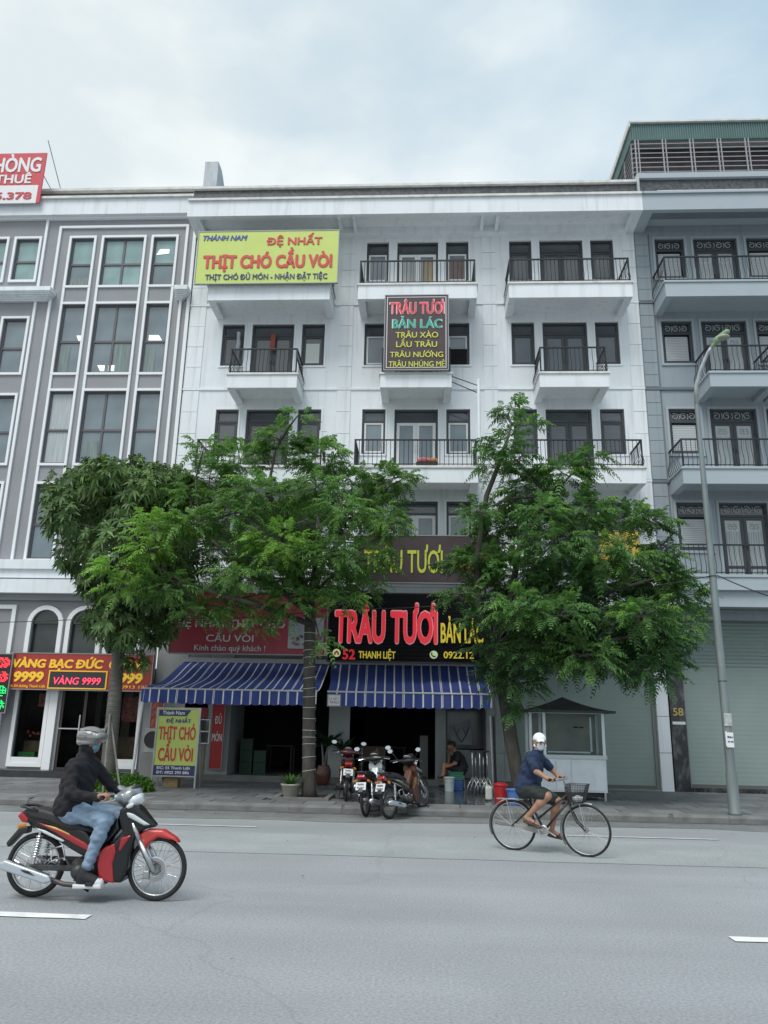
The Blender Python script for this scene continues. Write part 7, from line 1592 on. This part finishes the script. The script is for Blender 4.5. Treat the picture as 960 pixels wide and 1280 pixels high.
S.wrinkle(.004, 30, 24, 46, .5); S.wrinkle(.003, -58, 34, 40, 1.9); S.clip(2, .80, False); S.clip(2, 1.305, True)
sh = place('polo_shirt', S.mesh('polo_shirt', PL), t, world=False)
S = SDF((-.3, -.15, 1.2), (.05, .15, 1.4), .006); S.cap((-.15, 0, 1.285), (-.125, 0, 1.325), .070, .062, .01); S.cap((-.15, 0, 1.25), (-.10, 0, 1.40), .052, .052, .004, sub=True); S.clip(2, 1.33, True)
place('collar', S.mesh('collar', PL), sh, world=False)
S = SDF(lo, hi, C_); S.cap((-.31, -.07, .80), (-.31, .07, .80), .125, .125, .05)
for L_ in LG: h_, k_ = Vector(L_[0]), Vector(L_[1]); S.cap(h_, h_.lerp(k_, .84), .100, .084, .05)
S.wrinkle(.004, 30, 24, 40, 2); S.clip(2, .875, True); place('shorts', S.mesh('shorts', SHT), t, world=False)
SD = mat('brown_sandal', (.09, .06, .045), .7)
for a, b, c in FT:
    d = (Vector(c)-Vector(b)).normalized(); S = SDF(Vector(a)+Vector((-.1, -.08, -.15)), Vector(c)+Vector((.1, .08, .1)), .006)
    p0, p1 = Vector(a)+Vector((-.02, 0, -.036)), Vector(c)+d*.045+Vector((0, 0, -.024)); S.cap(p0, p0.lerp(p1, .5), .030, .032, .01, fl=None); S.cap(p0.lerp(p1, .5), p1, .032, .030, .01)
    S.cap(p0+Vector((0, 0, .035)), p1+Vector((0, 0, .036)), .036, .034, .004, sub=True); S.cap(p0+Vector((-.05, 0, -.05)), p1+Vector((0, 0, -.042)), .022, .022, .004, sub=True)
    so_ = place('sandal', S.mesh('sandal', SD), t, world=False)
    MB().tube([tuple(Vector(c)+Vector((-.02, -.036, -.025))), tuple(Vector(c)+Vector((-.015, -.018, .024))), tuple(Vector(c)+Vector((-.015, .018, .024))), tuple(Vector(c)+Vector((-.02, .036, -.025)))], .008, 6).build('strap', SD, so_, world=False)
CAPW = mat('white_cap_cotton', (.74, .76, .78), .8, var=.04)
S = SDF((-.3, -.25, 1.35), (.15, .2, 1.62), .006); S.cap(HP(-.035, 0, .040), HP(.022, 0, .040), .090, .085, .02); S.clip(2, 1.452, False); cp = place('cap', S.mesh('cap', CAPW), t, world=False)
S = SDF((-.3, -.3, 1.35), (.25, .2, 1.62), .005); S.cap(HP(.06, -.035, .028), HP(.145, -.018, .010), .026, .022, .02); S.cap(HP(.06, .035, .028), HP(.145, .018, .010), .026, .022, .02); S.cap(HP(.04, 0, -.004), HP(.18, 0, -.030), .040, .040, .004, sub=True)
place('brim', S.mesh('brim', CAPW), cp, world=False)
S = SDF((-.3, -.25, 1.28), (.15, .2, 1.5), .006); S.cap(HP(.052, 0, -.030), HP(.048, 0, -.068), .050, .042, .01); S.cap(HP(.01, -.06, -.045), HP(.01, .06, -.045), .030, .030, .02)
place('face_mask', S.mesh('face_mask', mat('white_face_mask', (.66, .70, .76), .8, var=.04)), t, world=False); eyes(HP, t, x=.076)
S = SDF((-.35, -.2, 1.35), (.1, .25, 1.55), .007); S.cap(HP(-.052, -.02, .0), HP(-.052, .02, .0), .062, .062, .02); place('hair', S.mesh('hair', mat('gray_black_hair', (.06, .055, .05), .7, var=.3, vscale=40)), t, world=False)

# ---------------------------------------------------------------- seated man outside the right shop
t = thing('person', 'man in black sitting hunched on a stool outside the right shop', 'person', (.8, 19.9, PT))
lo, hi, C_ = (.28, 19.3, .15), (1.25, 20.35, 1.32), .011
NK = (.765, 19.9, 1.02)
LG = [[(.90, 19.80, .585), (.50, 19.72, .70), (.465, 19.52, .475)], [(.90, 20.0, .585), (.55, 20.05, .66), (.50, 20.02, .24)]]
AR = [[(.855, 19.73, .93), (.775, 19.66, .745), (.575, 19.66, .665)], [(.80, 20.08, .93), (.62, 20.06, .735), (.635, 19.95, .955)]]
def s_torso(S, e):
    S.cap((.93, 19.83, .60), (.93, 19.97, .60), .115+e, .115+e, .05); S.cap((.945, 19.87, .66), (.905, 19.86, .82), .12+e, .115+e, .05); S.cap((.945, 19.93, .66), (.895, 19.94, .82), .12+e, .115+e, .05); S.cap((.865, 19.78, .93), (.825, 20.02, .93), .075+e, .075+e, .06); S.cap((.84, 19.9, .95), NK, .06+e, .05+e, .04)
S = SDF(lo, hi, C_); s_torso(S, -.012)
for A in AR: S.cap(A[0], A[1], .048, .038, .03); S.cap(A[1], A[2], .038, .026, .02)
for L_ in LG: S.cap(L_[0], L_[1], .080, .056, .04); S.cap(L_[1], L_[2], .055, .034, .03); a = Vector(L_[2]); S.cap(a, a+Vector((-.09, -.02, -.03)), .034, .024, .02)
HP = head(S, (.685, 19.885, 1.125), R(192), .98, NK, tilt=.35)
for (w, d) in ((AR[0][2], (-.06, 0, -.01)), (AR[1][2], (-.02, -.02, .05))):
    w = Vector(w); d = Vector(d); S.cap(w, w+d, .024, .022, .015); n_ = Vector((0, 1, 0)) if abs(d.x) > .03 else Vector((.6, .6, 0)).normalized()
    for k in range(4): p = w+d+n_*(-.030+.02*k); S.chain([p, p+d*.6, p+d*.9+Vector((0, 0, -.02))], [.0105, .0095, .008], .004)
    S.chain([w+d*.3-n_*.03, w+d*.9-n_*.05], [.012, .009], .006)
place('body', S.mesh('body', SKIND), t)
S = SDF(lo, hi, C_); s_torso(S, .006)
for A in AR: a, b = Vector(A[0]), Vector(A[1]); S.cap(a, a.lerp(b, .75), .060, .056, .03)
S.wrinkle(.004, 26, 20, 36); S.clip(2, 1.03, True); place('t_shirt', S.mesh('t_shirt', mat('black_t_shirt', (.014, .014, .016), .9, var=.2)), t)
S = SDF(lo, hi, C_); S.cap((.92, 19.84, .60), (.92, 19.96, .60), .12, .12, .05)
for L_ in LG: h_, k_ = Vector(L_[0]), Vector(L_[1]); S.cap(h_, h_.lerp(k_, .78), .092, .075, .04)
S.clip(2, .70, True); place('shorts', S.mesh('shorts', mat('charcoal_shorts', (.02, .021, .025), .9, var=.2)), t)
S = SDF((.55, 19.7, 1.05), (.85, 20.1, 1.3), .008); S.cap(HP(-.045, 0, .035), HP(.012, 0, .045), .085, .078, .02); S.cap(HP(.11, 0, -.02), HP(.06, 0, -.05), .09, .09, .004, sub=True); place('hair', S.mesh('hair', HAIR), t)
for L_ in LG:
    a = Vector(L_[2]); S = SDF(a+Vector((-.2, -.12, -.12)), a+Vector((.1, .1, .08)), .008); S.cap(a+Vector((.01, 0, -.02)), a+Vector((-.10, -.022, -.04)), .040, .034, .02); place('shoe', S.mesh('shoe', BLACKP), t)
eyes(HP, t, world=True)
# ------------------------------------------------------------------ tidy helper properties
for o in bpy.data.objects:
    if 'wl' in o: del o['wl']
for m_ in bpy.data.meshes:
    if 'moved' in m_: del m_['moved']
